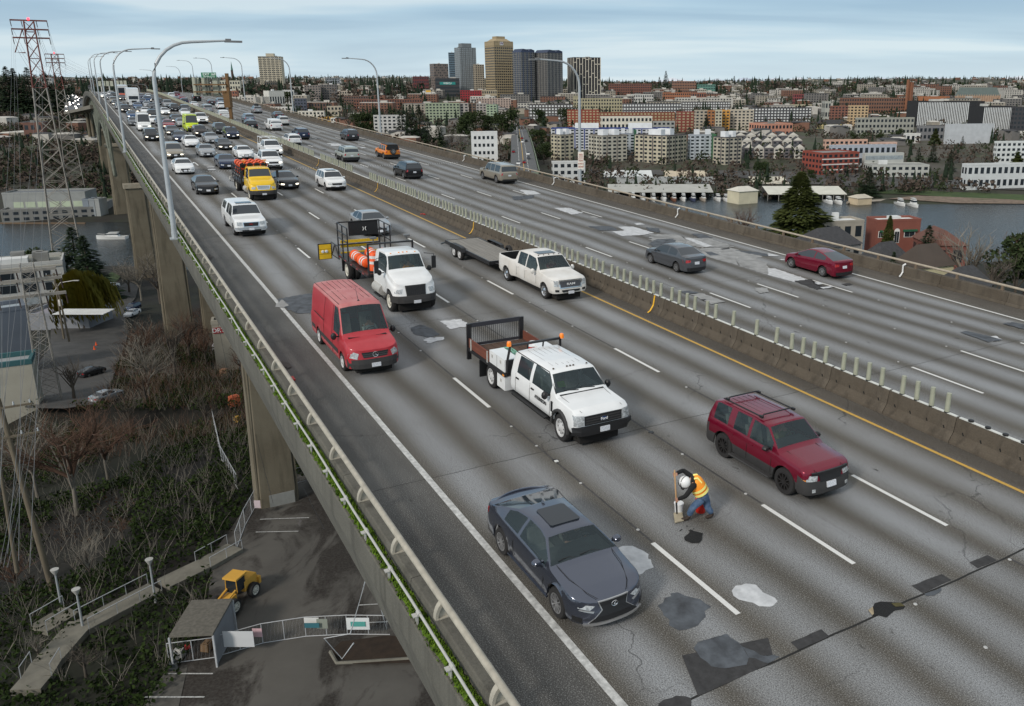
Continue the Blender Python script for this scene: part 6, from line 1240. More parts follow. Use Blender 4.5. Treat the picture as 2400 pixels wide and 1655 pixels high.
def driver(car,x,y,z,shirt,label):
 M_=car. matrix_world@Matrix. Translation((x,y,z));r_=empty('person',M_,label,'person');V=Vector
 P=[V((0,0,.1)),V((-.08,0,.45)),V((-.06,0,.60)),V((-.03,0,.74)),V((-.06,.2,.52)),V((.12,.26,.32)),V((.38,.14,.42)),V((-.06,-.2,.52)),V((.12,-.26,.32)),V((.38,-.14,.42)),V((.42,.1,.1)),V((.42,-.1,.1))]
 skin('body',P,[(0,1),(1,2),(2,3),(1,4),(4,5),(5,6),(1,7),(7,8),(8,9),(0,10),(0,11)],[.14,.16,.055,.09,.06,.045,.03,.06,.045,.03,.08,.08],skin_m,r_,1)
 skin('shirt',[P[0],P[1],P[4],P[5],P[7],P[8]],[(0,1),(1,2),(2,3),(1,4),(4,5)],[.17,.185,.075,.06,.075,.06],shirt,r_,1)
 h=MB();h. lathe([(.100,0),(.098,.06),(.06,.11),(0,.125)],12,close=False,c=(-.045,0,.745));h. build('hair',boot_m,r_,60)
driver(ro,-.15,.40,.38,blk_cloth,'driver of the dark slate coupe in dark clothes with bare forearms');driver(re,-.18,.40,.55,mat('olive_shirt',(.13,.14,.06),.9,.1,5),'driver of the dark red sport utility car in an olive shirt')
driver(rv,.72,.44,.80,mat('pale_shirt',(.42,.42,.40),.9,.1,5),'driver of the faded red van in a pale shirt');driver(ri,-.62,.44,1.25,hv_o,'driver of the white stake truck in an orange vest');driver(rr_,.32,.42,.80,mat('red_shirt',(.25,.03,.03),.9,.1,5),'driver of the dusty white dual rear wheel pickup')
# big signs over the freeway
sign_back=mat('sign_back_aluminium',(.34,.35,.28),.6,.12,.8);rust=mat('brown_gantry_steel',(.13,.065,.018),.7,.2,1);sgreen=mat('sign_green',(.012,.17,.08),.5,.03,3);swhite=mat('sign_white',(.8,.8,.8),.5,0)
def panel(root,x0,y0,x1,y1,d,name,m,th=.15):
 a,b=at(x0,y0,d),at(x1,y1,d);mb=MB();c=(a+b)/2-root. location;mb. box(c,(abs(b. x-a. x),th,abs(a. z-b. z)));return mb. build(name,m,root)
g0=D(*dk(545,299));GD=g0. y;ga=empty('sign_gantry',g0,'brown cantilever post by the median carrying large sign backs and a green exit sign','sign gantry');m_=MB()
top_=at(531,172,GD)-g0;top_. x=0;m_. box(top_/2,(.45,.45,top_. z));m_. build('post',rust,ga);m_=MB();c_=at(534,233,GD)-g0;m_. box(c_,(1.0,1.0,2.6));m_. build('post_platform',rust,ga)
for y in(197,214):panel(ga,455,y,530,y+3,GD-.4,'gantry_arm',rust,.5)
for x0,x1 in((449,471),(471,496),(496,520)):panel(ga,x0+.4,182,x1-.4,225,GD+.4,'sign_panel_back',sign_back)
for x in(460,482,488,512):panel(ga,x,182,x+1.3,224,GD-.1,'sign_stiffener',mat('stiffener_grey',(.10,.11,.09),.6,.1,3),.25)
panel(ga,471,170,507,182,GD-.2,'exit_sign_face',sgreen,.12)
def stext(t,x,y,d,h,par,m=swhite,sx=1.0,nm='sign_lettering'):
 p=at(x,y,d)-(par. location if par else Vector());return text(t,h,m,par,face_mw(p,(0,-1,0)),nm,.0,.01,sx)
stext('EXIT 169',490,174.5,GD-.4,.55,ga);stext('NE 45th St 1/4',490,180,GD-.4,.30,ga)
def signs(x0,y0,x1,y1,d,n,label,m=sign_back,t=None):
 p=at((x0+x1)/2,y1,d);r_=empty('road_sign',p,label,'sign');w=(x1-x0)/n
 for i in range(n):panel(r_,x0+i*w+.2,y0,x0+(i+1)*w-.2,y1,d,'sign_panel',m)
 for x in(x0+(x1-x0)*.25,x0+(x1-x0)*.75):panel(r_,x,y1,x+1,y1+22,d+.2,'sign_post',galv)
signs(229,190,266,202,480,4,'wide grey sign panel back left of the box truck roof');signs(271,189,298,203,480,3,'squarer grey sign panel back above the bus');signs(343,217,357,225,350,1,'small green road sign at the crest right of the box truck',sgreen);
p_=at(1360,380,58.6);r_=empty('parking_sign',p_,'narrow white no parking tow away sign high on the lamp post','sign')
tanp=mat('sign_cream',(.72,.66,.58),.5,.03,4);panel(r_,1354.5,356,1368,396,58.5,'sign_face',tanp,.03);redl=mat('sign_red_letters',(.35,.05,.03),.5,0)
for t,y,h in(('NO',363,.17),('PARKING',368,.07),('TOW',377,.13),('AWAY',384,.13),('ZONE',391,.13)):stext(t,1361.3,y,58.47,h,r_,redl)
panel(r_,1354.5,372,1368,372.5,58.47,'divider',redl,.02)
# pylons with wires
lat=mat('weathered_lattice_steel',(.27,.25,.22),.7,.25,.35);latr=mat('red_painted_lattice',(.16,.05,.04),.7,.3,.4)
WH=[]
def pylon(tx,ty,bx,by,d,w0,w1,arms,label,red=.24,nseg=17,armw=None,beacon=True,zb=None):
 """square lattice mast: top (tx, ty) and foot (bx, by) in the photograph at forward distance d"""
 tp_=at(tx,ty,d);ft=at(bx,by,d);c=Vector((ft. x,ft. y,ft. z if zb is None else zb));c. x=tp_. x;H_=tp_. z-c. z;rt=empty('power_pylon',Matrix. Translation(c)@ZR,label,'pylon');N_=nseg
 def w(t):return w1+(w0-w1)*(1-t)**1.0 if t<.82 else w1+(w0-w1)*.18*(1-(t-.82)/.18*.5)
 zs_=[H_*(1-(1-i/N_)**1.15)for i in range(N_+1)];legs=[[],[],[],[]];S4=((-1,-1),(1,-1),(1,1),(-1,1))
 for z in zs_:
  k=w(z/H_)/2
  for i,(a,b)in enumerate(S4):legs[i]. append((a*k,b*k,z))
 cut=int(N_*(1-red));th=w0*.021
 for i in range(4):
  for nm,l,m in(('leg',legs[i][:cut+1],lat),('leg',legs[i][cut:],latr)):
   mb=MB();mb. tube(l,th,4);mb. build(nm,m,rt)
 mb,mr=MB(),MB()
 for j in range(N_):
  q=mb if j<cut else mr
  for i in range(4):
   a,b=legs[i],legs[(i+1)%4];q. tube([a[j],b[j+1]],th*.5,3,cap=False);q. tube([b[j],a[j+1]],th*.5,3,cap=False)
   if j%2==0:q. tube([a[j],b[j]],th*.5,3,cap=False)
 mb. build('lattice_bracing',lat,rt)['kind']='stuff'
 if mr. v:mr. build('upper_lattice_bracing',latr,rt)['kind']='stuff'
 ends=[]
 for ya,wa in arms:
  z=at(tx,ya,d). z-c. z;mb=MB();L_=wa;mb. box((0,0,z),(L_,.4,.38));mb. build('cross_arm',latr if beacon else lat,rt)
  for k in(-.49,-.2,.2,.49):ins=MB();ins. tube([(L_*k,0,z-.2),(L_*k+.1,0,z-1.6)],.10,5);ins. build('insulator',mat('brown_insulator',(.05,.03,.025),.4,.1,9),rt);ends. append(rt. matrix_world@Vector((L_*k+.1,0,z-1.6)))
 if beacon:
  bc=MB();bc. lathe([(.3,0),(.3,.5),(0,.7)],8,c=(0,0,H_+.3));bc. build('red_beacon',mat('red_beacon_light',(.8,.02,.02),.3,0,emit=((1,.03,.05),4)),rt)
  z=at(tx,arms[-1][0]+35,d). z-c. z;sa=MB();sa. tube([(-w1,0,z+6),(-4.2,0,z),(-w1*1.1,0,z)],.16,4);sa. build('side_bracket',latr,rt)
 return rt,ends
p1,e1=pylon(67,50,160,655,235,7.6,1.7,((48,8.4),(69,8.4),(89,8.4)),'tallest power pylon, with a red top and red beacon, left of the lamp poles',zb=7)
p2,e2=pylon(127,127,190,425,420,8,1.9,((127,8),(137,8),(147,8)),'second power pylon beyond the canal with a red beacon',zb=9)
p3,e3=pylon(62,618,125,1060,112,2.9,1.4,((634,6.6),(656,7.4),(693,8)),'nearest lattice pylon standing in the bare trees, its top below the canal',red=0,beacon=False,armw=1,nseg=15,zb=12)
wire_m=mat('pale_power_wire',(.11,.115,.12),.6,0);wire_d=mat('dark_power_wire',(.03,.03,.032),.6,0)
wr=empty('power_lines',Matrix. Identity(4),'thin power lines strung between the pylons on the left','power line')
def wire(a,b,sag,r=.03,m=wire_m,par=wr,n=12):
 mb=MB();mb. tube([a. lerp(b,t/n)+Vector((0,0,-4*sag*(t/n)*(1-t/n)))for t in range(n+1)],r,3,cap=False);return mb. build('wire',m,par)
for i in range(12):wire(e1[i],e2[i],7,.03);wire(e2[i],e2[i]+Vector((-60,260,-20)),6,.03)
for i in range(0,12,2):wire(e1[i],at(-60+i*13,1250+i*8,44-i*.4),4,.018)
for i,p in list(enumerate(e3))[::2]:
 wire(p,at(-30+14*(i%4)+10*(i//4),1330,40),1.5,.014)
for a,b in(((560,1000),(500,700)),((640,1180),(560,860)),((900,1660),(640,1050)),((1020,1620),(715,1240)),((760,1240),(640,990))):wire(at(*a,60),at(*b,95),.3,.018,wire_d)
wood_p=mat('utility_pole_wood',(.14,.115,.08),.85,.2,2,stretch=(6,6,.4))
def upole(tx,ty,bx,by,d,r,label,arms,z=None):
 a,b=at(tx,ty,d),at(bx,by,d);b=Vector((a. x,a. y,b. z))if False else b;rt=empty('utility_pole',b,label,'utility pole');m=MB();m. tube([(0,0,-2),a-b],[r,r*.7],9);m. build('pole',wood_p,rt,60)
 for t,L_ in arms:
  c=(a-b)*t;m=MB();m. box(c+Vector((0,-.15,0)),(L_,.14,.16),Matrix. Rotation(.55,3,'Z'));m. build('cross_arm',wood_p,rt)
  for k in(-.45,-.15,.2,.45):i_=MB();p=c+Matrix. Rotation(.55,3,'Z')@Vector((L_*k,-.15,.1));i_. lathe([(.06,0),(.09,.1),(.05,.16),(.08,.24),(0,.34)],8,c=p);i_. build('insulator',mat('grey_glass_insulator',(.4,.42,.43),.3,.1,5),rt,60)
 return rt
upole(-5,935,140,1425,62,.27,'near wooden utility pole with cross arms leaning at the left edge',((.96,4.4),(.83,4.4)))
upole(-2,1085,30,1290,60,.17,'shorter dark wooden pole at the left edge behind the near utility pole',())
up4=upole(126,640,146,770,150,.2,'wooden utility pole with a transformer in front of the grey canal building',((.97,2.6),));m_=MB();m_. lathe([(.35,0),(.35,1.1),(.2,1.25)],10,c=(.5,0,4.4));m_. build('transformer',galv,up4,60)
up5=upole(133,665,158,775,140,.18,'wooden pole with a small street light left of the willow',());m_=MB();m_. tube([(-1.2,0,7.0),(.2,0,8.6),(2.6,0,9.0)],.07,5);m_. box((3.0,0,9.0),(.9,.3,.12));m_. build('light_arm',galv,up5)
# buildings
CM={};FP=[];LB=[]
def cm(c):
 l=sum(c)/3
 if c not in CM:CM[c]=mat('facade_%d_%d_%d'%tuple(int(x*100)for x in c),tuple(min(.8,x*1.0+l*.12)for x in c),.85,.10,.25)
 return CM[c]
wglass=mat('window_glass_dark',(.02,.026,.032),.15,0);wlight=mat('window_glass_pale',(.30,.34,.36),.2,.3,.6);roofg=mat('grey_flat_roof',(.20,.20,.19),.9,.2,.3);roofd=mat('dark_shingle_roof',(.045,.045,.048),.9,.25,1.2);roofw=mat('white_membrane_roof',(.62,.63,.62),.8,.1,.3)
def bld(xl,xc,xr,yt,yb,c,fl,label,win='d',style='g',roof=None,cat='building',gable=0,dep=16,units=1,D_=None,base=None,c2=None,name='building',cols=None):
 D0=D_ or gp(xc,yb). y;C=at(xc,yb,D0);zg=base if base is not None else min(ground(C. x,C. y),C. z);zt=at(xc,yt,D0). z;H_=zt-zg
 k=at(xc+1,yt,D0). x-at(xc,yt,D0). x;wl,wr=(xc-xl)*k,(xr-xc)*k;vx=Vector((C. x,C. y)). normalized()
 f=wr/(wl+wr);al=math. radians(min(80,max(10,90*f)))if wl>.5 and wr>.5 else(math. pi/2 if wl<=.5 else 0)
 be=math. pi/2-al;b=wr/math. cos(be)if wr>.5 else dep;a=wl/math. cos(al)if wl>.5 else dep
 M_=Matrix. Translation((C. x,C. y,zg))@Matrix. Rotation(be,4,'Z');rt=empty(name,M_,label,cat);wall=cm(c);H0=H_-(gable if gable else 0)
 FP. append(((M_@Vector((b/2,a/2,0))),max(a,b)/2+2));LB. append((xc,yb,label));m=MB();m. bb(0,b,0,a,-3,H0);m. build('wall',wall,rt)
 if gable:
  m=MB();o=.5
  if gable>0:m. add([(-o,-o,H0),(b+o,-o,H0),(b+o,a+o,H0),(-o,a+o,H0),(b/2 if b<a else a*.25,a*.25 if b<a else a/2,H_),(b/2 if b<a else b-a*.25,a-b*.25 if b<a else a/2,H_)],[(0,1,4),(1,2,5,4),(2,3,5),(3,0,4,5),(0,3,2,1)]if b<a else[(0,1,5,4),(1,2,5),(2,3,4,5),(3,0,4),(0,3,2,1)])
  m. build('roof',roof or roofd,rt)
 else:
  m=MB();m. bb(.4,b-.4,.4,a-.4,H_+.004,H_+.05);m. build('roof',roof or roofg,rt);m=MB();t=.35
  m. bb(-.06,b+.06,-.06,t,H_,H_+.7);m. bb(-.06,t,t,a+.06,H_,H_+.7);m. bb(b-t,b+.06,t,a+.06,H_,H_+.7);m. bb(t,b-t,a-t,a+.06,H_,H_+.7);m. build('roof_parapet',cm(c2)if c2 else wall,rt)
  rr=random. Random(int(xl*7+yt))
  for _ in range(units if min(a,b)>7 else 0):m=MB();sx,sy=rr. uniform(.1,.25)*b,rr. uniform(.1,.3)*a;m. box((rr. uniform(.2,.8)*b,rr. uniform(.3,.8)*a,H_+1.2),(sx,sy,2.4));m. build('roof_unit',rr. choice((roofg,roofw,cm((.42,.41,.38)))),rt)
 if fl:
  gm={'d':wglass,'l':wlight}. get(win)or win;m=MB();fh=H0/fl;o=.07;cc=MB()
  for L_,ax in((b,0),(a,1)):
   if L_<3:continue
   n=cols if(cols and ax==0)else max(2,int(L_/3.4));p=L_/n
   def q(u0,u1,z0,z1,mb=m,o=o):
    if ax==0:mb. bb(u0,u1,-o,.02,z0,z1)
    else:mb. bb(-o,.02,u0,u1,z0,z1)
   for j in range(fl):
    z0,z1=j*fh+fh*.32,j*fh+fh*.82
    if style=='b':q(.6,L_-.6,z0,z1)
    elif style=='v':pass
    else:
     for i in range(n):
      if style=='g' or(i+j)%3:q(i*p+p*.22,i*p+p*.78,z0,z1)
   if style=='v':
    for i in range(n):q(i*p+p*.25,i*p+p*.75,fh*.3,H0-fh*.3)
   if c2:
    for i in range(n):
     if i%2:q(i*p-p*.12,i*p+p*.12,0,H0,cc,.12)
  if m. v:m. build('windows',gm,rt)['kind']='stuff'
  if cc. v:cc. build('facade_strips',cm(c2),rt)['kind']='stuff'
 return rt,b,a,H_
tan,crm,wht,gry,dgr,brk,blk=(.30,.23,.13),(.42,.37,.27),(.60,.59,.56),(.26,.26,.25),(.07,.075,.085),(.17,.055,.035),(.025,.026,.030)
bei,brn,ora,pnk,blu,lgy,grn,rdb=(.34,.29,.21),(.13,.085,.06),(.60,.25,.02),(.50,.23,.15),(.03,.055,.20),(.42,.44,.46),(.16,.21,.11),(.24,.045,.025)
t1=bld(607,613,663,133,222,crm,18,'cream apartment tower standing alone left of the tall cluster',c2=(.12,.11,.09));m=MB();m. box((t1[1]*.5,t1[2]*.5,t1[3]+3),(t1[1]*.35,t1[2]*.5,6));m. build('roof_penthouse',cm(crm),t1[0])
bld(1005,1020,1051,150,222,(.15,.12,.105),12,'grey brown office block at the left of the tall cluster',style='s');bld(1053,1055,1072,124,224,(.12,.19,.25),24,'bluish glass tower behind the grey tower',style='b')
t2=bld(1064,1082,1117,112,226,(.14,.155,.165),24,'grey tower with a stepped top left of the tan tower',win='l',c2=(.09,.10,.11));m=MB();m. box((t2[1]*.5,t2[2]*.5,t2[3]+4),(t2[1]*.6,t2[2]*.6,8));m. build('tower_crown',cm((.14,.155,.165)),t2[0])
bld(1109,1116,1136,152,226,(.32,.27,.20),15,'small cream tower squeezed between the grey and tan towers')
t3=bld(1135,1162,1203,97,232,tan,22,'tall tan office tower with a stepped roof and a W sign',style='b');b_,a_,H_=t3[1:]
m=MB();m. box((b_/2,a_/2,H_+2.5),(b_*.9,a_*.9,5),taper=.6);m. box((b_/2,a_/2,H_+7),(b_*.45,a_*.45,4));m. build('stepped_roof',cm(tan),t3[0])
for L_,ax in((b_,0),(a_,1)):
 m=MB();n=int(L_/4)
 for i in range(n+1):u=L_*i/n;m. box((u,-.1,H_/2)if ax==0 else(-.1,u,H_/2),(.9,.3,H_)if ax==0 else(.3,.9,H_))
 m. build('facade_columns',cm(tan),t3[0])['kind']='stuff'
m=MB();m. bb(-.4,-.1,.5,a_-.5,H_-7,H_-1);m. bb(.5,b_-.5,-.4,-.1,H_-7,H_-1);m. build('top_band',cm(tan),t3[0]);m=MB();m. bb(b_*.30,b_*.48,-.6,-.45,H_-6,H_-.5);m. build('sign_board',cm(wht),t3[0])
text('W',6,cm((.08,.03,.14)),t3[0],face_mw((b_*.39,-.65,H_-3.4),(0,-1,0)),'sign_lettering',.15)
def jag(t,c):m=MB();b_,a_,H_=t[1:];P=[(0,H_+.7),(b_*.15,H_+5),(b_*.5,H_+4),(b_*.55,H_+1.5),(b_*.75,H_+5),(b_,H_+3),(b_,H_+.7)];n=7;m. add([(x,.3,z)for x,z in P]+[(x,a_-.3,z)for x,z in P],[tuple(range(n)),tuple(range(n,2*n))[::-1]]+[(i,n+i,n+(i+1)%n,(i+1)%n)for i in range(n)]);m. build('jagged_roof_screen',cm(c),t[0])
jag(bld(1201,1224,1254,122,246,(.13,.13,.13),26,'left twin dark tower with a blue flank and jagged roof',c2=(.035,.06,.13)),(.03,.045,.085));jag(bld(1252,1284,1319,124,246,(.155,.15,.14),26,'right twin dark tower with grey facade and jagged roof',c2=(.03,.035,.05)),(.03,.045,.085))
t4=bld(1329,1345,1408,135,240,blk,0,'black tower with white framed stripes right of the twin towers');b_,a_,H_=t4[1:];m=MB();rr=random. Random(4);n=9
for i in range(n+1):
 m. box((b_*i/n,-.15,H_*.5),(1.1,.3,H_*rr. choice((1,.9,1.0))))
 if i<n:
  for z in(rr. uniform(.2,.45),rr. uniform(.5,.75),rr. uniform(.8,1)):m. box((b_*(i+.5)/n,-.15,H_*z),(b_/n,.3,1.1))
for i in range(5):m. box((-.15,a_*i/4,H_*.5),(.3,1.1,H_))
m. build('white_frame_grid',cm((.55,.50,.40)),t4[0])['kind']='stuff'
ws=bld(1020,1022,1077,184,228,(.045,.045,.05),5,'dark low office building with a teal lettered sign',style='b');m=MB();m. bb(ws[1]*.18,ws[1]*.83,-.5,-.2,ws[3]-10.5,ws[3]-6);m. build('teal_sign',mat('teal_sign_board',(.02,.24,.22),.5,.03,1),ws[0]);text('WSECU',4.2,swhite,ws[0],face_mw((ws[1]*.5,-.6,ws[3]-8.3),(0,-1,0)),'sign_lettering',.05)
for a in[(968,969,1005,180,222,(.12,.03,.03),5,'dark red block left of the grey brown office block'),(1076,1080,1129,213,247,(.28,.015,.02),6,'bright red block below the grey tower'),(998,1000,1010,213,240,(.75,.42,.02),0,'narrow yellow block beside the white low roof'),(985,987,1020,217,238,wht,3,'white low block around the narrow yellow block'),(828,830,985,234,256,(.17,.07,.045),3,'long brick building with pale sloping roofs'),(997,999,1077,243,290,(.28,.33,.22),7,'grey green apartment block left part'),(1077,1079,1099,243,288,(.34,.31,.28),7,'pale part of the grey green apartments'),(1099,1100,1116,243,287,brn,7,'dark brown part of the grey green apartments'),(1116,1117,1141,244,287,(.30,.27,.25),7,'beige grey part of the apartments beside the trees'),(1140,1141,1165,247,288,(.28,.36,.24),7,'pale green end block of the apartments'),(1115,1117,1197,232,262,(.40,.30,.25),6,'pinkish beige block behind the green end block'),(1108,1110,1165,212,244,(.36,.30,.20),3,'cream low block at the foot of the tan tower'),(714,716,752,201,240,(.20,.17,.15),7,'grey brown apartments right of the cream apartment tower'),(748,750,790,199,240,(.14,.125,.115),7,'darker grey brown apartments beside a paler twin block'),(779,781,834,214,238,(.42,.36,.29),3,'cream building with a brown hipped roof'),(611,634,661,214,256,(.52,.51,.46),1,'white block with tall dark slot windows below the cream apartment tower'),(621,623,688,252,272,(.58,.56,.52),2,'long white low building right behind the parapet'),(697,700,758,262,288,(.56,.53,.45),3,'cream flat roofed townhouses'),(745,746,775,277,292,(.75,.42,.05),2,'orange yellow townhouses beside the parapet'),(775,776,789,278,294,wht,2,'white end townhouse right of the orange ones'),(875,878,950,272,320,(.46,.45,.43),6,'white and brown balconied apartments behind conifers'),(805,807,872,226,246,(.14,.08,.06),3,'dark brick block left of the long brick building'),(664,665,690,212,245,(.48,.48,.46),4,'small white block beside the white slot windowed block'),(690,692,718,232,262,(.07,.08,.11),4,'dark blue grey house block behind the lamp pole'),(722,724,775,242,262,(.12,.07,.05),2,'brown block with pale flat roof'),(766,768,800,250,272,(.38,.33,.25),2,'cream house with pale roof among bare trees'),(762,764,795,183,212,(.20,.22,.24),5,'grey striped block on the skyline'),(793,795,800,186,212,wht,4,'small white block on the skyline'),(620,622,650,192,222,(.10,.09,.07),3,'dark hall at the foot of the cream apartment tower'),(1343,1345,1459,232,264,(.36,.32,.20),4,'long tan concrete building right of the lamp pole'),(1343,1344,1358,226,262,(.30,.27,.17),0,'tan concrete stair tower at the end of the long tan building'),(1239,1241,1343,246,282,(.075,.07,.07),5,'dark building with rows of white windows left of the lamp pole','w'),(1459,1461,1600,244,268,(.08,.08,.085),3,'dark building with rows of white windows beyond the long tan one','w'),(1597,1599,1714,240,264,(.09,.085,.085),4,'dark white windowed building behind the tan apartments','w'),(1329,1331,1405,259,303,rdb,7,'rust red brick apartments right behind the lamp pole',(.40,.32,.18)),(1405,1407,1585,265,306,(.19,.06,.03),6,'long rust red apartments behind the white deco building',(.40,.32,.18)),(1585,1587,1627,263,310,(.20,.045,.03),7,'dark red apartment end with yellowish windows',(.38,.30,.18)),(1627,1629,1658,260,312,(.38,.33,.25),7,'beige apartment slice left of the orange slice'),(1656,1657,1674,261,312,(.32,.13,.04),7,'brown orange apartment slice'),(1674,1675,1691,260,312,(.42,.38,.28),7,'cream apartment slice between two orange slices'),(1690,1691,1709,260,310,(.55,.26,.03),7,'bright orange apartment slice'),(1708,1709,1765,259,308,(.42,.37,.29),7,'beige apartments right of the bright orange slice'),(1758,1760,1907,254,294,(.06,.06,.065),6,'big dark building with bright window rows in the middle right','w'),(1407,1410,1530,275,318,(.60,.56,.47),3,'white art deco building in the middle'),(1528,1530,1582,286,316,(.30,.30,.28),3,'grey wing right of the white deco building'),(1426,1428,1528,197,226,(.18,.07,.045),5,'red brown brick hall on the skyline right of the striped tower'),(1576,1580,1632,191,224,(.24,.12,.075),5,'brown brick block on the skyline with a green neighbour'),(1632,1634,1677,199,224,(.10,.24,.19),4,'green glazed block on the skyline'),(1553,1555,1620,218,248,(.34,.13,.06),4,'orange brick block below the skyline brick block'),(1620,1622,1655,218,244,(.26,.10,.06),2,'plain brick wing of the orange brick block'),(1472,1474,1532,222,246,(.50,.49,.46),3,'white and dark houses left of the orange brick block'),(1765,1790,1864,292,322,(.50,.22,.14),2,'pink apartment houses right of the beige apartments'),(1292,1296,1372,382,430,(.50,.51,.50),3,'white waterfront office right behind the lamp pole'),(2215,2217,2336,293,338,lgy,0,'pale grey blank box building below the striped facade'),(1969,1971,2150,231,266,(.19,.09,.055),4,'long brown brick campus building left of the brick stacks'),(2152,2154,2230,227,244,(.36,.13,.05),0,'orange brick low building right of the brick stacks'),(2078,2080,2152,243,262,(.36,.13,.06),2,'orange brick wing with a sloping end'),(1988,1990,2035,249,296,(.50,.35,.19),7,'tan old apartment building, tallest in the middle right'),(1945,1947,1988,250,288,(.22,.09,.06),6,'dark brick apartments left of the tan old apartment building'),(1931,1932,1946,239,280,(.34,.34,.30),2,'grey tower end of the dark brick apartments'),(2005,2007,2150,278,316,(.30,.30,.26),3,'low grey concrete library like building'),(1931,1933,2038,330,352,(.55,.33,.24),2,'long pink low building above the red brick one'),(2038,2040,2105,336,356,(.55,.36,.28),2,'second pink low building further right'),(2120,2122,2158,315,336,wht,1,'small white shed below the grey concrete building'),(2330,2332,2420,334,382,(.55,.57,.56),4,'white terraced laboratory at the right edge'),(2258,2262,2430,388,446,(.50,.52,.52),2,'white lab building with roof stacks at the lower right'),(1850,1852,1920,246,256,(.40,.36,.24),1,'cream low pavilion among the trees'),(1859,1861,1925,222,244,(.22,.05,.05),3,'dark red brick hall beside dark conifers'),(2150,2152,2215,298,330,(.17,.17,.175),2,'dark grey low block left of the pale grey box'),(2282,2283,2300,239,312,(.02,.02,.022),0,'black link between the two striped facades'),(2368,2370,2440,252,325,(.04,.045,.05),7,'black glazed block at the right edge'),(2330,2332,2400,234,254,(.10,.10,.105),2,'dark block behind the right striped facade'),(500,512,560,190,232,(.50,.47,.36),4,'cream stepped apartments behind the sign gantry post'),(520,523,556,214,240,(.26,.10,.06),3,'brick block right of the sign gantry post'),(470,472,500,196,232,(.16,.12,.09),3,'brown block behind the big sign backs')]:
 w=a[8]if len(a)>8 else 'd';w=cm((.62,.63,.62))if w=='w' else cm(w)if isinstance(w,tuple)else w
 o_=bld(*a[:8],win=w,style='v' if 'slot' in a[7]else 'g')
for(xl,xc,xr,yt,yb,c,c2,lb)in((1291,1292,1572,303,350,(.50,.51,.53),blu,'long white block with blue vertical panels behind the grey apartments'),(1290,1314,1345,318,378,(.42,.38,.27),(.20,.18,.15),'leftmost cream and grey apartment block by the water'),(1379,1411,1471,320,382,(.42,.40,.33),(.20,.18,.15),'second cream and grey apartment block by the water'),(1447,1449,1489,315,364,(.38,.42,.47),(.25,.28,.33),'pale blue slice between two cream apartment blocks'),(1489,1561,1615,320,386,(.42,.38,.28),(.10,.09,.085),'widest cream and dark apartment block by the water'),(1613,1616,1676,318,374,(.42,.46,.50),(.30,.33,.37),'pale blue apartment wing with a green base'),(1675,1698,1741,324,387,(.40,.36,.28),(.09,.085,.08),'rightmost cream and dark apartment block by the water')):
 o_=bld(xl,xc,xr,yt,yb,c,7,lb,c2=c2,units=0)
 for k in(.3,.75):m=MB();m. box((o_[1]*k,o_[2]*.5,o_[3]+2),(o_[1]*.2,o_[2]*.4,4));m. build('roof_stair_block',cm((.62,.64,.66)),o_[0])
bld(1670,1671,1677,318,378,(.03,.13,.05),0,'narrow dark green apartment corner');bld(1485,1486,1491,308,366,(.02,.10,.05),0,'narrow green panel corner behind the cream blocks')
wb=bld(1105,1107,1167,311,388,(.60,.61,.60),0,'white block with three rows of windows left of the avenue bridge',dep=14);m=MB()
for j in range(4):
 for i in range(5):e_=MB();u=wb[1]*(.10+.165*i);z=wb[3]*(.80-.23*j);e_. bb(u,u+wb[1]*.09,-.1,.0,z,z+1.9);e_. build('window',wglass,wb[0])
m. bb(0,wb[1]*.35,-1.2,-.1,wb[3]*.12,wb[3]*.16);m. build('green_awning',cm((.02,.10,.08)),wb[0])
stp=cm((.58,.60,.60))
for xl,xr,yt,yb,lb in((2146,2283,239,298,'large building with black and white vertical striped facade'),(2298,2374,251,318,'second black and white striped facade further right')):
 o_=bld(xl,xl+1,xr,yt,yb,(.02,.021,.024),0,lb,dep=30);n=int((xr-xl)/3.9);m=MB()
 for i in range(n):m. bb(o_[1]*(i+.2)/n,o_[1]*(i+.66)/n,-.35,-.05,1.5,o_[3]-.4)
 m. build('white_fins',stp,o_[0])['kind']='stuff'
for x0,x1,yt,lb in((2120,2128,188,'taller of the two slim brick stacks'),(2128,2137,194,'shorter of the two slim brick stacks')):bld(x0,x0+3,x1,yt,266,(.22,.085,.04),0,lb,cat='chimney',name='brick_stack',units=0)
o_=bld(2240,2242,2350,226,250,(.36,.23,.15),0,'gothic library with a big grey green pitched roof',name='library',dep=22);m=MB();b_,a_,H_=o_[1:];m. add([(0,0,H_+.7),(b_,0,H_+.7),(b_,a_,H_+.7),(0,a_,H_+.7),(b_*.06,a_/2,H_+13),(b_*.94,a_/2,H_+13)],[(0,1,5,4),(1,2,5),(2,3,4,5),(3,0,4)]);m. build('pitched_roof',cm((.11,.14,.13)),o_[0]);m=MB();[m. box((b_*i/18,-.5,H_/2+1),(.9,1.0,H_+3))for i in range(19)];m. build('buttresses',cm((.42,.29,.2)),o_[0])['kind']='stuff'
o_=bld(543,545,549,165,200,(.09,.05,.04),0,'brick church tower with a green spire on the skyline',name='church',cat='church',units=0);m=MB();m. lathe([(o_[1]*.55,0),(0,26)],8,c=(o_[1]/2,o_[2]/8,o_[3]));m. build('spire',cm((.06,.16,.13)),o_[0])
rb=bld(1896,1925,2022,361,412,rdb,4,'red brick research building with white bands near the shore',units=0)
for z in(.25,.5,.75):m=MB();m. bb(-.15,rb[1],-.15,0,rb[3]*z-.3,rb[3]*z+.3);m. build('white_band',cm(wht),rb[0])
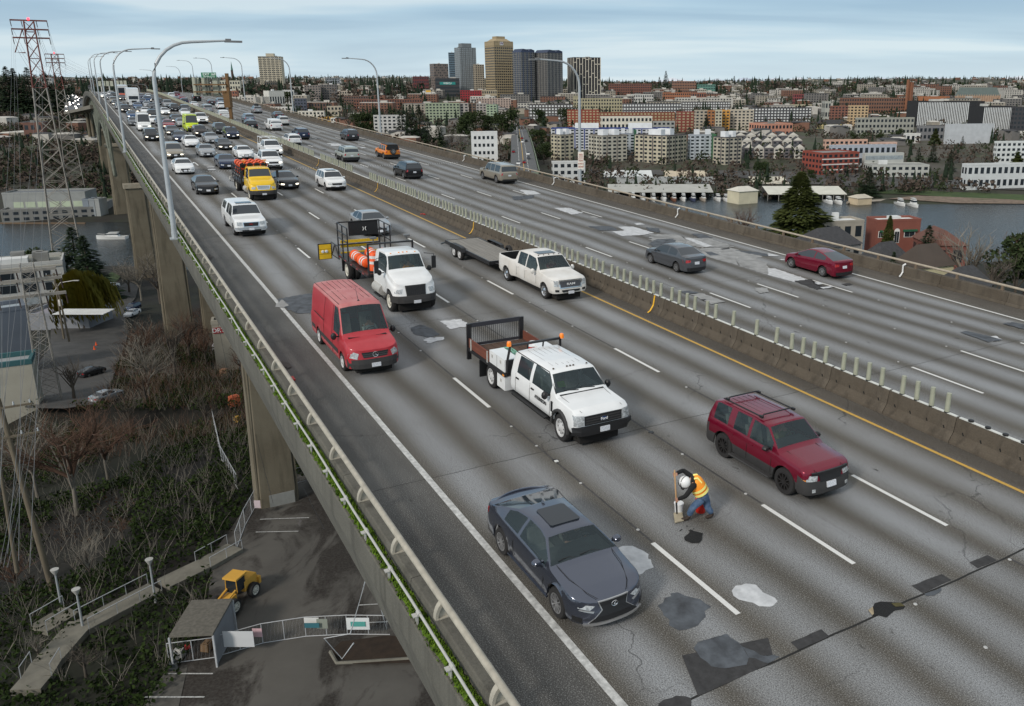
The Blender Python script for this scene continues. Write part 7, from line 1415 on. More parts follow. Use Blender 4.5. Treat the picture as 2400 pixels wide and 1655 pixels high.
rb2=bld(1943,1945,2108,343,392,(.34,.37,.42),2,'blue grey metal clad upper hall behind the red brick front',roof=cm((.16,.19,.23)),units=2);bld(2022,2024,2122,362,400,(.42,.43,.40),2,'pale glazed wing right of the red brick front','l',style='b');bld(2040,2042,2176,389,416,(.38,.39,.36),2,'low pale glazed wing with tall windows near the lawn',style='g')
gw=cm((.55,.52,.46))
for row,(xa,xb,yt,yb)in enumerate(((1722,1870,314,338),(1738,1880,326,352),(1742,1884,343,372))):
 n=6
 for i in range(n):
  x0,x1=xa+(xb-xa)*i/n,xa+(xb-xa)*(i+1)/n;c=(.50,.47,.41)if(i+row)%2 else(.12,.11,.115)
  pos=['far left','second','third','fourth','fifth','far right'][i];o_=bld(x0,x0+.5,x1,yt+6,yb,c,3,'%s townhouse in the %s row of gabled terraces'%(pos,['upper','middle','lower'][row]),name='townhouse',cat='townhouse',units=0,dep=9)
  b_,a_,H_=o_[1:];m=MB();m. add([(0,-.3,H_+.7),(b_,-.3,H_+.7),(b_/2,-.3,H_+3.4),(0,a_,H_+.7),(b_,a_,H_+.7),(b_/2,a_,H_+3.4)],[(0,3,5,2),(1,2,5,4)]);m. build('gable_roof',roofd,o_[0]);m=MB();m. add([(0,-.2,H_+.7),(b_,-.2,H_+.7),(b_/2,-.2,H_+3.2)],[(0,1,2)]);m. build('gable_wall',gw,o_[0])
bld(1917,1919,1982,281,302,(.60,.50,.22),3,'yellow chalet style houses with a brown gabled roof',gable=4,units=0)
hb_=bld(2041,2050,2160,520,590,(.19,.055,.035),0,'square red brick house with a white flat roof on the shore',D_=268,base=5,roof=roofw,units=0,name='brick_house',cat='house',c2=(.2,.06,.04));b_,a_,H_=hb_[1:]
def wn(r_,x,z,w,h,frame=wht,nm='window'):e_=MB();e_. bb(x-w/2-.15,x+w/2+.15,-.12,.0,z-h/2-.15,z+h/2+.15);o=e_. build(nm,cm(frame),r_);g=MB();[g. bb(x-w/2+w*i/2+.05,x-w/2+w*(i+1)/2-.05,-.16,-.1,z-h/2,z+h/2)for i in(0,1)];g. build('pane',wglass,o)
wn(hb_[0],b_*.47,H_-5.2,1.6,3.6);wn(hb_[0],b_*.76,H_-4.4,3.6,1.6);wn(hb_[0],b_*.1,H_-4.2,1.4,1.8)
for x in(.76,.1):e_=MB();e_. bb(b_*x-2*(x>.5)-.4,b_*x+2*(x>.5)+.4,-.7,-.05,H_-3.4,H_-2.8);e_. build('green_awning',cm((.01,.09,.04)),hb_[0])
m=MB();m. lathe([(.95,0),(.95,.1)],16,'y',(b_*.47,-.14,H_-3.3));m. build('arched_window_top',cm(wht),hb_[0]);m=MB();m. box((b_*.5,a_*.5,H_+.6),(3.5,3,1.2));m. build('roof_unit',roofw,hb_[0])
bld(1931,1945,2026,523,600,(.30,.27,.22),2,'house with a bright white sheet roof left of the red brick house',D_=262,base=5,roof=roofw,name='house',cat='house');bld(1874,1930,2036,545,610,(.26,.25,.23),1,'house with a wide grey shingle roof right behind the parapet',D_=232,base=8,gable=4.5,name='house',cat='house',units=0)
bld(2036,2070,2140,575,640,(.45,.44,.42),1,'low house with mossy dark roof below the brick house',D_=214,base=9,gable=4,name='house',cat='house',units=0);bld(2180,2182,2262,545,620,(.17,.055,.04),1,'dark red barn roofed house behind the bare tree',D_=245,base=7,gable=4,roof=cm((.12,.05,.035)),name='house',cat='house',units=0)
bld(2122,2155,2250,582,660,(.52,.47,.28),0,'house with yellow gable and brown roof below the parapet',D_=200,base=9,gable=5,roof=cm((.06,.045,.035)),name='house',cat='house',units=0);bld(2215,2260,2345,636,720,(.24,.23,.22),0,'grey shingle roofed house close below the right parapet',D_=176,base=10,gable=4,name='house',cat='house',units=0)
bh=cm((.30,.30,.26));BH=[(1425,1672,428,450,'long boathouse with a pale grey roof and open bays over the water',(.34,.34,.31)),(1446,1682,414,430,'second long boathouse roof behind the first',(.24,.25,.24)),(1800,1985,430,455,'boathouse with a white and yellow striped roof right of the big conifer',(.50,.49,.42)),(1415,1530,398,414,'white marina sheds at the left end of the docks',(.55,.57,.57)),(1560,1662,402,415,'tan roofed marina shed behind the long boathouses',(.50,.42,.30)),(1765,1850,414,430,'cream roofed marina building left of the conifer',(.52,.48,.38))]
for x0,x1,y0,y1,lb,c in BH:
 d=gp((x0+x1)/2,y1+16,WATER). y if y1>440 else gp((x0+x1)/2,y1+4). y;a,b=at(x0,y1,d),at(x1,y1,d);t=at(x0,y0,d+14);o=Vector((a. x,d,WATER));r_=empty('boathouse',o,lb,'boathouse');w=b. x-a. x;zr=a. z-WATER;m=MB()
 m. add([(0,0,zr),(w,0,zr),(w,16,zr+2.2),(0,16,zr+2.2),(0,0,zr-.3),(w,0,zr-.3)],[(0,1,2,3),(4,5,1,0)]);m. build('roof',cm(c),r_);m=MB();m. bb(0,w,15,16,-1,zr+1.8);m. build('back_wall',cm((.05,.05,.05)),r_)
 for i in range(int(w/5.5)+1):m=MB();m. bb(i*5.5-.12,i*5.5+.12,0,.4,-1,zr);m. build('post',cm((.22,.21,.19)),r_)
 if y1<440:m=MB();m. bb(0,w,1,14,-2,zr-.3);m. build('wall',cm(c),r_)
gs=bld(1997,2010,2048,458,478,(.48,.38,.24),0,'floating tan shed with a pale roof at the end of the dock',D_=402,base=5,gable=1.5,roof=cm((.42,.38,.30)),name='shed',cat='shed',units=0);bld(1711,1732,1781,440,462,(.50,.46,.32),0,'cream gabled boat shed left of the big conifer',D_=405,base=5,gable=2,roof=cm((.50,.48,.42)),name='shed',cat='shed',units=0)
hull_m=mat('white_boat_hull',(.66,.66,.64),.3,.04,3,coat=.3)
def boat(x,y,L_,rz,label,c=None,H=1.0,z=None):
 p=gp(x,y,WATER);r_=empty('motor_boat',Matrix. Translation(p)@Matrix. Rotation(rz,4,'Z'),label,'boat','boats on the water');m=MB();w=L_*.30;n=9;V=[]
 for i in range(n):
  t=i/(n-1);x_=(t-.5)*L_;k=(1-max(0,(t-.45)/.55)**2.2);zt=1.0+.5*t
  V+=[(x_,-w/2*k,zt),(x_,-w/2*.75*k,-.3),(x_,w/2*.75*k,-.3),(x_,w/2*k,zt)]
 m. add(V,[(4*i+j,4*i+4+j,4*i+5+j,4*i+1+j)for i in range(n-1)for j in range(3)]+[(4*i,4*i+3,4*i+7,4*i+4)for i in range(n-1)]+[(0,1,2,3)]);m. build('hull',cm(c)if c else hull_m,r_)
 m=MB();m. box((-L_*.05,0,1.1+.75*H),(L_*.42,w*.62,1.5*H),taper=.8);m. box((-L_*.1,0,1.3+1.7*H),(L_*.3,w*.55,.15));m. build('cabin',hull_m,r_);m=MB();m. box((-L_*.05,0,1.15+.95*H),(L_*.425,w*.64,.5*H),taper=.97);m. build('cabin_windows',wglass,r_)
 rl=MB();rl. tube([(L_*.12,-w*.42,1.7),(L_*.45,0,2.1),(L_*.12,w*.42,1.7)],.04,4);rl. build('bow_rail',galv,r_)
boat(262,560,11,math. pi+.08,'white motor cruiser travelling on the canal left of the bridge piers',H=.7)
for i,x in enumerate((1484,1508,1532,1557,1580,1602,1625,1649)):boat(x,470-(i==0)*2,9,-1.5,'boat moored in bay %s of the long boathouse'%['one from the left, mostly white','two, next to the left end','three, white cabin','four, white tall cabin','five, brown hull','six, white','seven, dark blue hull','eight, nearest the right end'][i],[None,None,None,None,(.16,.06,.03),None,(.03,.04,.09),(.3,.25,.2)][i],1.3)
for x,y,lb in((1683,470,'white cruiser moored left of the cream gabled shed'),(1702,471,'white cruiser closest to the cream gabled shed'),(1943,476,'brown and white boat under the striped boathouse'),(1965,477,'blue and white boat under the striped boathouse'),(2111,481,'smaller white boat beside the narrow dock'),(2141,484,'larger white cruiser beside the narrow dock')):boat(x,y,10,-1.5,lb,None,1.5 if '2141' in str(x)else 1.1)
m=MB();a,b=gp(1985,478,WATER),gp(2110,470,WATER);m. tube([a+Vector((0,0,.5)),b+Vector((0,0,.5))],.8,4);o=m. build('dock',cm((.24,.21,.17)));tag(o,'long grey dock from the tan shed to the two white boats','dock')
b1=bld(0,12,188,456,500,(.24,.25,.24),0,'long grey waterfront warehouse with pale windows on the far canal bank',D_=356,base=7,roof=cm((.13,.14,.15)),units=0,dep=20);b_,a_,H_=b1[1:]
for i in range(6):e_=MB();u=b_*(.12+.145*i);e_. bb(u,u+b_*.12,-.12,0,H_*.35,H_*.62);e_. build('pale_window',cm((.36,.42,.30)),b1[0])
b1b=bld(-40,5,200,496,520,(.16,.16,.15),2,'low dark wing with a walkway along the canal bank',D_=348,base=5,units=0)
m=MB();a,b=at(-40,526,346),at(200,522,346);m. box((a+b)/2+Vector((0,0,-.8)),((b-a). length,.6,2.4));o=m. build('bulkhead',cm((.14,.09,.05)));tag(o,'rusty brown bulkhead wall along the far canal bank','wall')
for i,(x0,x1)in enumerate(((193,208),(208,222),(222,233))):bld(x0,x0+1,x1,470,482,(.16+.05*i,.19+.04*i,.22+.02*i),0,['blue','pale blue','grey'][i]+' container like box beside the far bank warehouse',D_=358,base=7,units=0,dep=6,name='container',cat='container')
b2=bld(-60,0,122,630,728,(.40,.40,.38),0,'grey white three storey block on the near canal bank',D_=196,base=7,roof=cm((.26,.26,.22)),units=3,dep=18);b_,a_,H_=b2[1:]
for j in range(3):
 e_=MB();e_. bb(0,b_,-.25,-.02,H_*(.30+.32*j),H_*(.30+.32*j)+.35);e_. build('floor_band',cm((.33,.31,.26)),b2[0])
 for i in range(3):e_=MB();u=b_*(.06+.32*i);e_. bb(u,u+b_*(.22 if i<2 else .1),-.1,0,H_*(.10+.31*j),H_*(.10+.31*j)+1.9);e_. build('window',wglass if j else wlight,b2[0])
m=MB();m. box((b_*.25,a_*.3,H_+.9),(b_*.5,4,1.4));m. build('roof_canopy',roofw,b2[0])
bld(-60,-10,55,738,880,(.10,.12,.15),0,'dark walled building with a pale blue metal roof at the left edge',roof=mat('pale_blue_metal_roof',(.36,.42,.46),.5,.15,.5),units=0,dep=18)
bld(58,60,212,742,775,(.20,.21,.23),0,'grey low warehouse with white and dark striped roof panels',roof=cm((.22,.21,.24)),units=0,dep=9);st=empty('roof_sheets',at(185,738,158),'white corrugated roof sheets on the grey low warehouse','roof sheets')
for i in range(4):m=MB();m. box((0,i*1.1,.2),(10,.7,.15));m. build('sheet',roofw,st)
bld(-60,-20,70,868,1000,(.33,.31,.25),0,'beige house with teal roof edge at the left edge',roof=cm((.24,.26,.27)),units=0,dep=14,c2=(.02,.09,.10));bld(52,60,98,290,332,(.15,.07,.05),2,'brick building with a white roof terrace on the left hillside',units=1)
bld(86,88,120,182,205,(.40,.40,.38),2,'pale flat house on the left skyline');bld(0,2,18,245,268,(.45,.42,.36),2,'cream house at the left edge of the hillside',gable=3,units=0)
for i,(x,y,w)in enumerate(((35,240,12),(62,232,14),(20,215,12),(8,282,16),(45,262,12),(75,252,12),(100,236,12),(82,270,12),(30,200,12),(255,300,14),(12,230,10),(58,215,10),(210,205,12),(205,225,12),(95,300,12))):bld(x-w/2,x-w/2+3,x+w/2,y-6,y+6,R. choice([(.4,.38,.33),(.2,.2,.21),(.3,.2,.15),(.45,.45,.44)]),2,'small hillside house %s'%['left of the pylon on the upper slope','just left of the tall pylon, upper slope','high on the far left slope','low on the far left slope','mid slope left of the pylon','mid slope beside the pylon','between the two pylons, upper slope','between the two pylons, mid slope','near the left skyline','right behind the far pier','far left upper slope','left of the pylon near the skyline','beyond the left lamp poles near the skyline','beyond the left lamp poles mid slope','between the pylons, lower slope'][i],gable=3,units=0,name='house',cat='house')
db=bld(487,500,545,762,800,(.30,.27,.21),0,'beige hut with a red lettered sign below the freeway',D_=132,base=13,units=0,dep=5);m=MB();m. bb(db[1]*.05,db[1]*.98,-.12,-.02,db[3]-1.5,db[3]-.5);m. build('red_sign',cm((.30,.02,.02)),db[0]);text('DRYBO',1.0,swhite,db[0],face_mw((db[1]*.5,-.15,db[3]-1.0),(0,-1,0)),'sign_lettering',.01)
# vegetation
bark=mat('bark',(.085,.07,.055),.95,.25,3);barkp=mat('pale_bare_bark',(.19,.17,.14),.95,.25,3);barkr=mat('reddish_bare_twigs',(.10,.055,.035),.95,.25,3)
def leaf(n,a,b):return mat(n,a,.9,0,.9,col2=b,spec=.15)
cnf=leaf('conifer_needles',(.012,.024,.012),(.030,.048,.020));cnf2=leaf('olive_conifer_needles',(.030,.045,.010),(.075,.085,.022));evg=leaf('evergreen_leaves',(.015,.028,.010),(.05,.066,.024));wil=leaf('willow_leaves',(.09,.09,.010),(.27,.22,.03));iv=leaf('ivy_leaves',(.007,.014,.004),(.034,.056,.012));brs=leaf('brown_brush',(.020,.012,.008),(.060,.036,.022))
def rv_(r):a,z=r. uniform(0,6.283),r. uniform(-1,1);q=math. sqrt(1-z*z);return Vector((q*math. cos(a),q*math. sin(a),z))
def quad(mb,p,s,r,up=0):
 a=rv_(r);b=a. cross(rv_(r)). normalized();a=a*s;b=b*s*.6;mb. add([p-a-b*.3,p-b,p+a,p+b],[(0,1,2,3)])
def conifer_me(seed,n=1700,wr=.24,ls=1.0):
 r=random. Random(seed);mb=MB()
 for i in range(n):
  t=r. random()**1.25;z=.07+.93*t;R0=wr*(1-t)**.85*(1+.22*math. sin(t*34+seed))+.008;a=r. uniform(0,6.283);R0*=(1+.2*math. sin(a*3+t*9+seed));q=R0*math. sqrt(r. uniform(.2,1));d=Vector((math. cos(a),math. sin(a),-.28+.2*t));p=Vector((q*math. cos(a),q*math. sin(a),z-q*.25));s_=(.020+.04*(1-t)*r. random())*ls;w=Vector((-math. sin(a),math. cos(a),r. uniform(-.4,.4)))*s_*.5
  mb. add([p-d*s_-w*.5,p-w,p+d*s_*1.2,p+w],[(0,1,2,3)])
 return mb
def crown_me(seed,n=1500,zs=1.0,blobs=9):
 r=random. Random(seed);mb=MB();B=[(Vector((r. uniform(-.26,.26),r. uniform(-.26,.26),.38+r. uniform(0,.42)*zs)),r. uniform(.12,.24))for _ in range(blobs)]
 for i in range(n):c,q=B[i%blobs];v=rv_(r);v. z*=.8;quad(mb,c+v*q*r. uniform(.7,1.08),.022+.02*r. random(),r)
 return mb
def branch(mb,p,d,L_,r_,dep,r,n=3):
 pts=[p];q=p
 for k in range(3):d=(d+rv_(r)*.16+Vector((0,0,.05))). normalized();q=q+d*L_/3;pts. append(q)
 mb. tube(pts,[r_,r_*.85,r_*.7,r_*.5],5 if dep>3 else 3,cap=False)
 if dep:
  for i in range(n+(dep>2)):t=pts[1+(i%3)];v=(d+rv_(r)*.85+Vector((0,0,.12))). normalized();branch(mb,t,v,L_*r. uniform(.6,.82),r_*.5,dep-1,r,n)
def bare_me(seed,dep=4,lean=.0,r0=.018):
 r=random. Random(seed);mb=MB()
 for k in range(5):a=k*1.26+r. random();branch(mb,Vector((0,0,.22+.03*k)),Vector((math. cos(a)*.7,math. sin(a)*.7,.9)). normalized(),.22,r0*.7,dep,r)
 return mb
tk_=MB();tk_. tube([(0,0,-.04),(0,0,.5),(0,0,.97)],[.018,.012,.003],6);TK=tk_. mesh('trunk',bark,60);tk2=MB();tk2. tube([(0,0,-.04),(.01,0,.2),(0,.01,.5)],[.026,.018,.009],6)
for a in(0,2.1,4.2):tk2. tube([(0,0,.2),(.16*math. cos(a),.16*math. sin(a),.5)],[.012,.005],4)
TK2=tk2. mesh('trunk',bark,60);TKP=tk2. mesh('trunk',barkp,60);TKP. transform(Matrix. Diagonal((.55,.55,1,1)))
CR=dict(con=[conifer_me(i). mesh('crown',cnf)for i in range(3)],oli=[conifer_me(7,9000,.38,1.1). mesh('crown',cnf2)],evg=[crown_me(i+20). mesh('crown',evg)for i in range(3)],bare=[bare_me(i+3,3). mesh('crown',m)for i,m in enumerate((barkp,barkr,bark))],big=[bare_me(i+9,4). mesh('crown',m)for i,m in enumerate((barkp,barkr))])
CN=dict(con='conifer_tree',oli='conifer_tree',evg='evergreen_tree',bare='bare_tree',big='bare_tree',wil='willow_tree');tcount=[0]
def tree(x,yb,yt,kind,label,group=None,D_=None,wide=1.0,var=None):
 p=gp(x,yb)if D_ is None else at(x,yb,D_);zt=at(x,yt,p. y). z;zg=ground(p. x,p. y)if D_ else p. z;h=max(3,zt-zg);tcount[0]+=1;k=tcount[0]
 M_=Matrix. Translation((p. x,p. y,zg))@Matrix. Rotation(k*1.7,4,'Z')@Matrix. Diagonal((h*wide,h*wide,h,1));r_=empty(CN[kind],M_,label,'tree',group)
 put('trunk',TK if kind in('con','oli')else TKP if kind=='big' else TK2,r_);cr=CR[kind];put('crown',cr[(var if var is not None else k)%len(cr)],r_);return r_
wm_=MB();r=random. Random(5)
for i in range(900):
 a,q=r. uniform(0,6.28),.38*math. sqrt(r. random());x,y=q*math. cos(a),q*math. sin(a);jj=.75+.35*noise. noise(Vector((math. cos(a)*1.3,math. sin(a)*1.3,3)))+.12*math. sin(a*5);x*=jj*1.2;y*=jj*1.2;z=.95-q*q*2.4+.12*noise. noise(Vector((x*9,y*9,1)));L_=r. uniform(.25,.6);n_=5
 for k in range(n_):zz=z-L_*k/n_;mv=Vector((x*(1+.2*k/n_)+r. uniform(-.012,.012),y*(1+.2*k/n_),max(.06,zz)));mb_s=.022;wm_. add([mv+Vector((-mb_s,0,0)),mv+Vector((0,-mb_s*.5,-.05)),mv+Vector((mb_s,0,-.02)),mv+Vector((0,mb_s*.5,.06))],[(0,1,2,3)])
CR['wil']=[wm_. mesh('crown',wil)]
tree(192,728,632,'wil','yellow green weeping willow beside the small street',D_=172,wide=1.15);tree(1868,590,402,'oli','big olive green conifer behind the right parapet by the water',D_=255,wide=1.25)
tree(2035,460,392,'con','dark conifer behind the floating tan shed',D_=425,wide=1.5);tree(2075,640,505,'oli','thin golden conifer in front of the square brick house',D_=225,wide=.55);tree(2172,600,528,'con','small dark conifer right of the square brick house',D_=240,wide=1.3);tree(2375,720,540,'evg','large dark green pine at the right edge',D_=200,wide=1.1,var=0);tree(2400,700,480,'bare','bare brown tree cut off by the right edge',None,205,1.2);tree(2320,700,540,'bare','bare brown tree just left of the dark green pine',None,190,1.2)
for x,yb,yt,k,w,d,lb in((2262,700,470,'bare',1.3,205,'tall bare tree between the brick house and the dark pine'),(2190,660,500,'bare',1.0,215,'bare tree left of the tall bare tree near the barn roof'),(1738,560,448,'big',1.1,300,'leafless tree standing before the marina water'),(2090,655,590,'con',1.0,200,'small conifer between the two grey roofs'),(185,655,532,'con',1.5,215,'dark drooping conifer behind the willow'),(215,690,552,'con',1.5,205,'second dark conifer right behind the willow'),(110,640,575,'evg',1.1,215,'round dark tree at the corner of the grey white block'),(330,690,560,'big',1.2,205,'pale leafless tree in front of the near bank pier'),(372,670,565,'bare',1.2,200,'leafless tree between the two canal side piers'),(300,660,590,'bare',1.2,215,'small leafless tree left of the near bank pier'),(185,1230,880,'big',1.25,78,'large pale leafless tree with spreading limbs at the lower left'),(95,1200,900,'big',1.1,84,'pale leafless tree around the foot of the nearest pylon'),(250,1100,905,'big',1.2,88,'mossy leafless tree right of the spreading tree'),(360,1000,740,'big',1.0,112,'tall reddish leafless tree on the slope beside the street'),(420,950,690,'bare',.9,125,'leafless brown tree near the brown brush left of the pier'),(330,920,760,'bare',1.0,130,'leafless tree at the bend of the small street'),(450,880,700,'bare',.9,138,'slim leafless tree left of the hut with red sign'),(185,1000,800,'bare',1.1,112,'dark leafless tree in the yard beside the street'),(235,1480,1210,'bare',.8,62,'thin leafless tree above the concrete stairs'),(60,1480,1260,'bare',1.0,62,'thin reddish leafless tree left of the stairs'),(215,1655,1480,'bare',1.3,50,'sprawling leafless bush at the bottom left'),(110,1640,1500,'bare',1.2,52,'second sprawling leafless bush at the bottom left'),(300,1330,1200,'bare',1.2,70,'low leafless tree in the ivy above the ramp')):tree(x,yb,yt,k,lb,None,d,w)
def inside(P,x,y):
 c=False
 for(x0,y0),(x1,y1)in zip(P,P[1:]+P[:1]):
  if(y0>y)!=(y1>y)and x<(x1-x0)*(y-y0)/(y1-y0)+x0:c=not c
 return c
POL=[[(p. x,p. y)for p in G(l)]for l in([(330,1700),(480,1480),(500,1300),(560,1215),(600,1150),(660,1105),(760,1130),(1300,1800),(1290,1900),(300,1900)],[(60,700),(160,712),(245,735),(262,705),(270,680),(300,662),(325,672),(318,700),(300,720),(292,745),(300,780),(285,830),(262,900),(230,950),(160,1005),(60,960),(70,880),(110,830),(120,760)],[(555,1290),(475,1325),(400,1345),(262,1420),(180,1480),(90,1580),(60,1640),(100,1640),(225,1500),(290,1460),(405,1385),(560,1310)])]
rs=random. Random(31)
for i in range(26):
 X,Y=rs. uniform(-84,-52),rs. uniform(95,185)
 if any(inside(P,X,Y)for P in POL):continue
 h=rs. uniform(7,13);r_=empty('bare_tree',Matrix. Translation((X,Y,ground(X,Y)))@Matrix. Rotation(i,4,'Z')@Matrix. Diagonal((h*.9,h*.9,h,1)),'bare brown sapling in the tangle between the street and the piers','tree','bare saplings on the slope');put('trunk',TK2,r_);put('crown',CR['bare'][i%3],r_)
for i,(x,yt,yb,k)in enumerate(((20,205,155,'con'),(38,215,160,'con'),(70,215,158,'con'),(110,215,168,'con'),(150,213,178,'con'))):tree(x,yt,yb,k,'dark conifer on the left skyline, %s from the left edge'%('first','second','third','fourth','fifth')[i],None,900,1.3)
MID=[(945,330,240,'con'),(965,335,245,'con'),(985,335,245,'con'),(1005,345,270,'con'),(1030,345,275,'con'),(845,318,258,'evg'),(870,318,262,'evg'),(818,315,230,'bare'),(905,320,300,'con'),(1085,335,262,'evg'),(1115,325,255,'evg'),(1150,320,265,'evg'),(1185,330,250,'evg'),(1060,350,285,'bare'),(1080,355,290,'bare'),(1170,345,280,'bare'),(1262,350,300,'evg'),(1275,385,330,'evg'),(1270,300,252,'evg'),(1325,300,250,'evg'),(1420,258,247,'evg'),(1655,312,268,'con'),(1780,425,375,'evg'),(1900,425,395,'evg'),(1560,212,166,'con'),(1545,210,180,'con'),(1720,205,178,'con'),(1755,205,185,'con'),(1880,205,185,'con'),(1900,240,205,'con'),(1925,245,230,'evg'),(2030,215,190,'con'),(2050,215,180,'con'),(2155,220,198,'con'),(2235,225,202,'con'),(2185,380,330,'con'),(2150,400,345,'con'),(2225,402,350,'con'),(2190,340,300,'oli'),(2110,320,300,'evg'),(2320,335,312,'evg'),(2255,340,318,'con'),(2100,330,305,'evg'),(2180,285,275,'con'),(2380,380,340,'oli'),(640,250,210,'evg'),(675,248,212,'evg'),(728,205,176,'con'),(816,200,172,'bare'),(850,205,180,'con'),(1710,330,300,'evg'),(1840,335,312,'bare'),(2130,350,325,'evg'),(2300,380,355,'bare'),(2000,335,310,'evg'),(2060,335,312,'evg'),(770,262,236,'bare'),(830,250,232,'bare')]
LM=dict(con='dark conifer',evg='rounded evergreen',bare='bare brownish tree',oli='olive cypress like tree')
used=set()
for x,yb,yt,k in MID:
 q=min(LB,key=lambda l:(l[0]-x)**2+(l[1]-yb)**2*3);w=' '. join(q[2]. split()[:8])
 for s_ in(('right of the','below right of the','farther right of the','beyond the')if x>q[0]else('left of the','below left of the','farther left of the','beyond the')):
  t=' '. join((LM[k]+' '+s_+' '+w). split()[:16])
  if t not in used:break
 used. add(t);tree(x,yb,yt,k,t,'trees between the buildings across the water')
def wood(name,label,N,yr,mats,hr,seed,xf=1.0,keep=None):
 r=random. Random(seed);mb=MB();c=0
 while c<N:
  y=yr[0]+(yr[1]-yr[0])*r. random()**(1.5 if yr[1]>2000 else 1);x=r. uniform(-.78,.60)*y*xf;
  if keep and not keep(x,y):continue
  if noise. noise(Vector((x/(y*.05+25),y/(y*.07+40),seed)))<-.2 and r. random()<.85:c+=1;continue
  if any((p. x-x)**2+(p. y-y)**2<(q*.8)**2 for p,q in FP if abs(p. y-y)<q):c+=1;continue
  z=ground(x,y);h=r. uniform(*hr);k=r. random();c+=1;lim=(.22 if seed>20 else .35)if y>900 else .10;mi=0 if k<lim else 1 if k<lim+.27 else 2;h*=1 if y>800 else .7
  if mi==0:
   a0=r. random()*6;w=h*.2;h*=1.25
   for zz0,zz1,ww in((0,.6,1),(.3,.85,.75),(.6,1,.45)):mb. add([(x+w*ww*math. cos(a0+i*1.257)*r. uniform(.7,1.2),y+w*ww*math. sin(a0+i*1.257),z+h*zz0)for i in range(5)]+[(x,y,z+h*zz1)],[(i,(i+1)%5,5)for i in range(5)],mi)
  else:
   for i in range(16):v=rv_(r);v. z=abs(v. z);p=Vector((x,y,z+h*.2))+Vector((v. x*h*.42,v. y*h*.42,v. z*h*.6))*r. uniform(.5,1);s_=h*.13;b0=len(mb. m);quad(mb,p,s_,r);mb. m[-1]=mi
 o=mb. build(name,mats);tag(o,label,'woodland',kind='stuff')
dk_=leaf('far_dark_conifers',(.012,.022,.014),(.028,.042,.024));ev_=leaf('far_evergreens',(.022,.034,.016),(.05,.058,.028));br_=leaf('far_bare_woods',(.050,.038,.030),(.105,.082,.066))
wood('far_woods','dark wooded hills and street trees spread across the far side of the canal',15000,(430,4300),(dk_,ev_,br_),(7,15),3)
wood('hillside_woods','trees and scrub covering the hillside left of the freeway',6500,(400,1100),(dk_,ev_,br_),(5,12),8,1,lambda x,y:x<-.42*y)
wood('skyline_woods','taller trees along the skyline ridge behind the campus buildings',1100,(1800,2700),(dk_,ev_,br_),(14,30),21,1,lambda x,y:x>-.2*y)
wood('left_skyline_woods','dark trees along the skyline behind the freeway',1300,(1300,2400),(dk_,dk_,br_),(14,30),25,1,lambda x,y:x<-.2*y)
r=random. Random(12);mb=MB()
for i in range(1250):
 y=640+2900*r. random()**1.1;x=r. uniform(-.75,.58)*y
 if any((p. x-x)**2+(p. y-y)**2<(q+6)**2 for p,q in FP):continue
 z=ground(x,y);w,d,h=r. uniform(7,20),r. uniform(7,14),r. uniform(4,9);mi=r. randrange(4);mb. box((x,y,z+h/2),(w,d,h),Matrix. Rotation(r. uniform(-.4,.4),3,'Z'),mi);mb. box((x,y,z+h+.5),(w*1.05,d*1.05,1),None,4 if r. random()<.6 else 3,.6)
for i in range(330):
 y=r. uniform(1080,2300);x=r. uniform(-.42,.55)*y
 if any((p. x-x)**2+(p. y-y)**2<(q+16)**2 for p,q in FP):continue
 z=ground(x,y);w,d,n=r. uniform(16,46),r. uniform(12,24),r. randrange(2,6);h=3.3*n;mi=r. randrange(4);mb. box((x,y,z+h/2),(w,d,h),None,mi);mb. box((x,y,z+h+.4),(w*.96,d*.96,.8),None,r. choice((2,3,4)));mb. box((x+w*.2,y,z+h+1.5),(w*.2,d*.3,3),None,3)
 for k in range(n):
  for q in range(int(w/4)):mb. box((x-w/2+2+4*q,y-d/2-.03,z+3.3*k+1.8),(2,.12,1.6),None,5)
tag(mb. build('far_houses',[cm((.28,.25,.20)),cm((.17,.08,.05)),cm((.15,.14,.13)),cm((.40,.38,.34)),roofd,wglass]),'countless small distant houses among the trees on the hills','houses',kind='stuff')
def ridge(name,D0,x0,x1,base,amp,m,seed,bands=40):
 mb=MB();n=160
 for i in range(n+1):
  x=x0+(x1-x0)*i/n;hgt=base+amp*(noise. fractal(Vector((i*.11,seed,0)),.8,2.1,5)+.4)
  for z,dy in((-200,-900),(hgt*.55,-300),(max(30,hgt),0),(-200,1200)):mb. v. append((x,D0+dy+60*noise. noise(Vector((i*.4,z*.01,2))),CAMZ+z))
 mb. f=[(4*i+j,4*i+4+j,4*i+5+j,4*i+1+j)for i in range(n)for j in range(3)];mb. m=[0]*len(mb. f);struct(mb. build(name,m,None,180))
ridge('snowy_mountains',24000,1500,16000,120,190,mat('mountain_snow',(.78,.80,.84),.9,0,.0006,col2=(.50,.56,.66)),3.3)
def cover(name,label,N,m,box,fn,h,n,sz,seed):
 r=random. Random(seed);mb=MB()
 for _ in range(N):
  x,y=r. uniform(box[0],box[1]),r. uniform(box[2],box[3]);k=noise. noise(Vector((x/9,y/9,seed)))+.5*noise. noise(Vector((x/2.5,y/2.5,seed)))
  if not fn(x,y,k)or any(inside(P,x,y)for P in POL)or any((p. x-x)**2+(p. y-y)**2<q*q for p,q in FP):continue
  z=ground(x,y);H_=h*(.5+max(0,k+.4))
  for i in range(n):quad(mb,Vector((x+r. uniform(-.5,.5),y+r. uniform(-.5,.5),z+r. uniform(.02,H_))),sz*r. uniform(.5,1.2),r)
 tag(mb. build(name,m),label,'ground cover',kind='stuff')
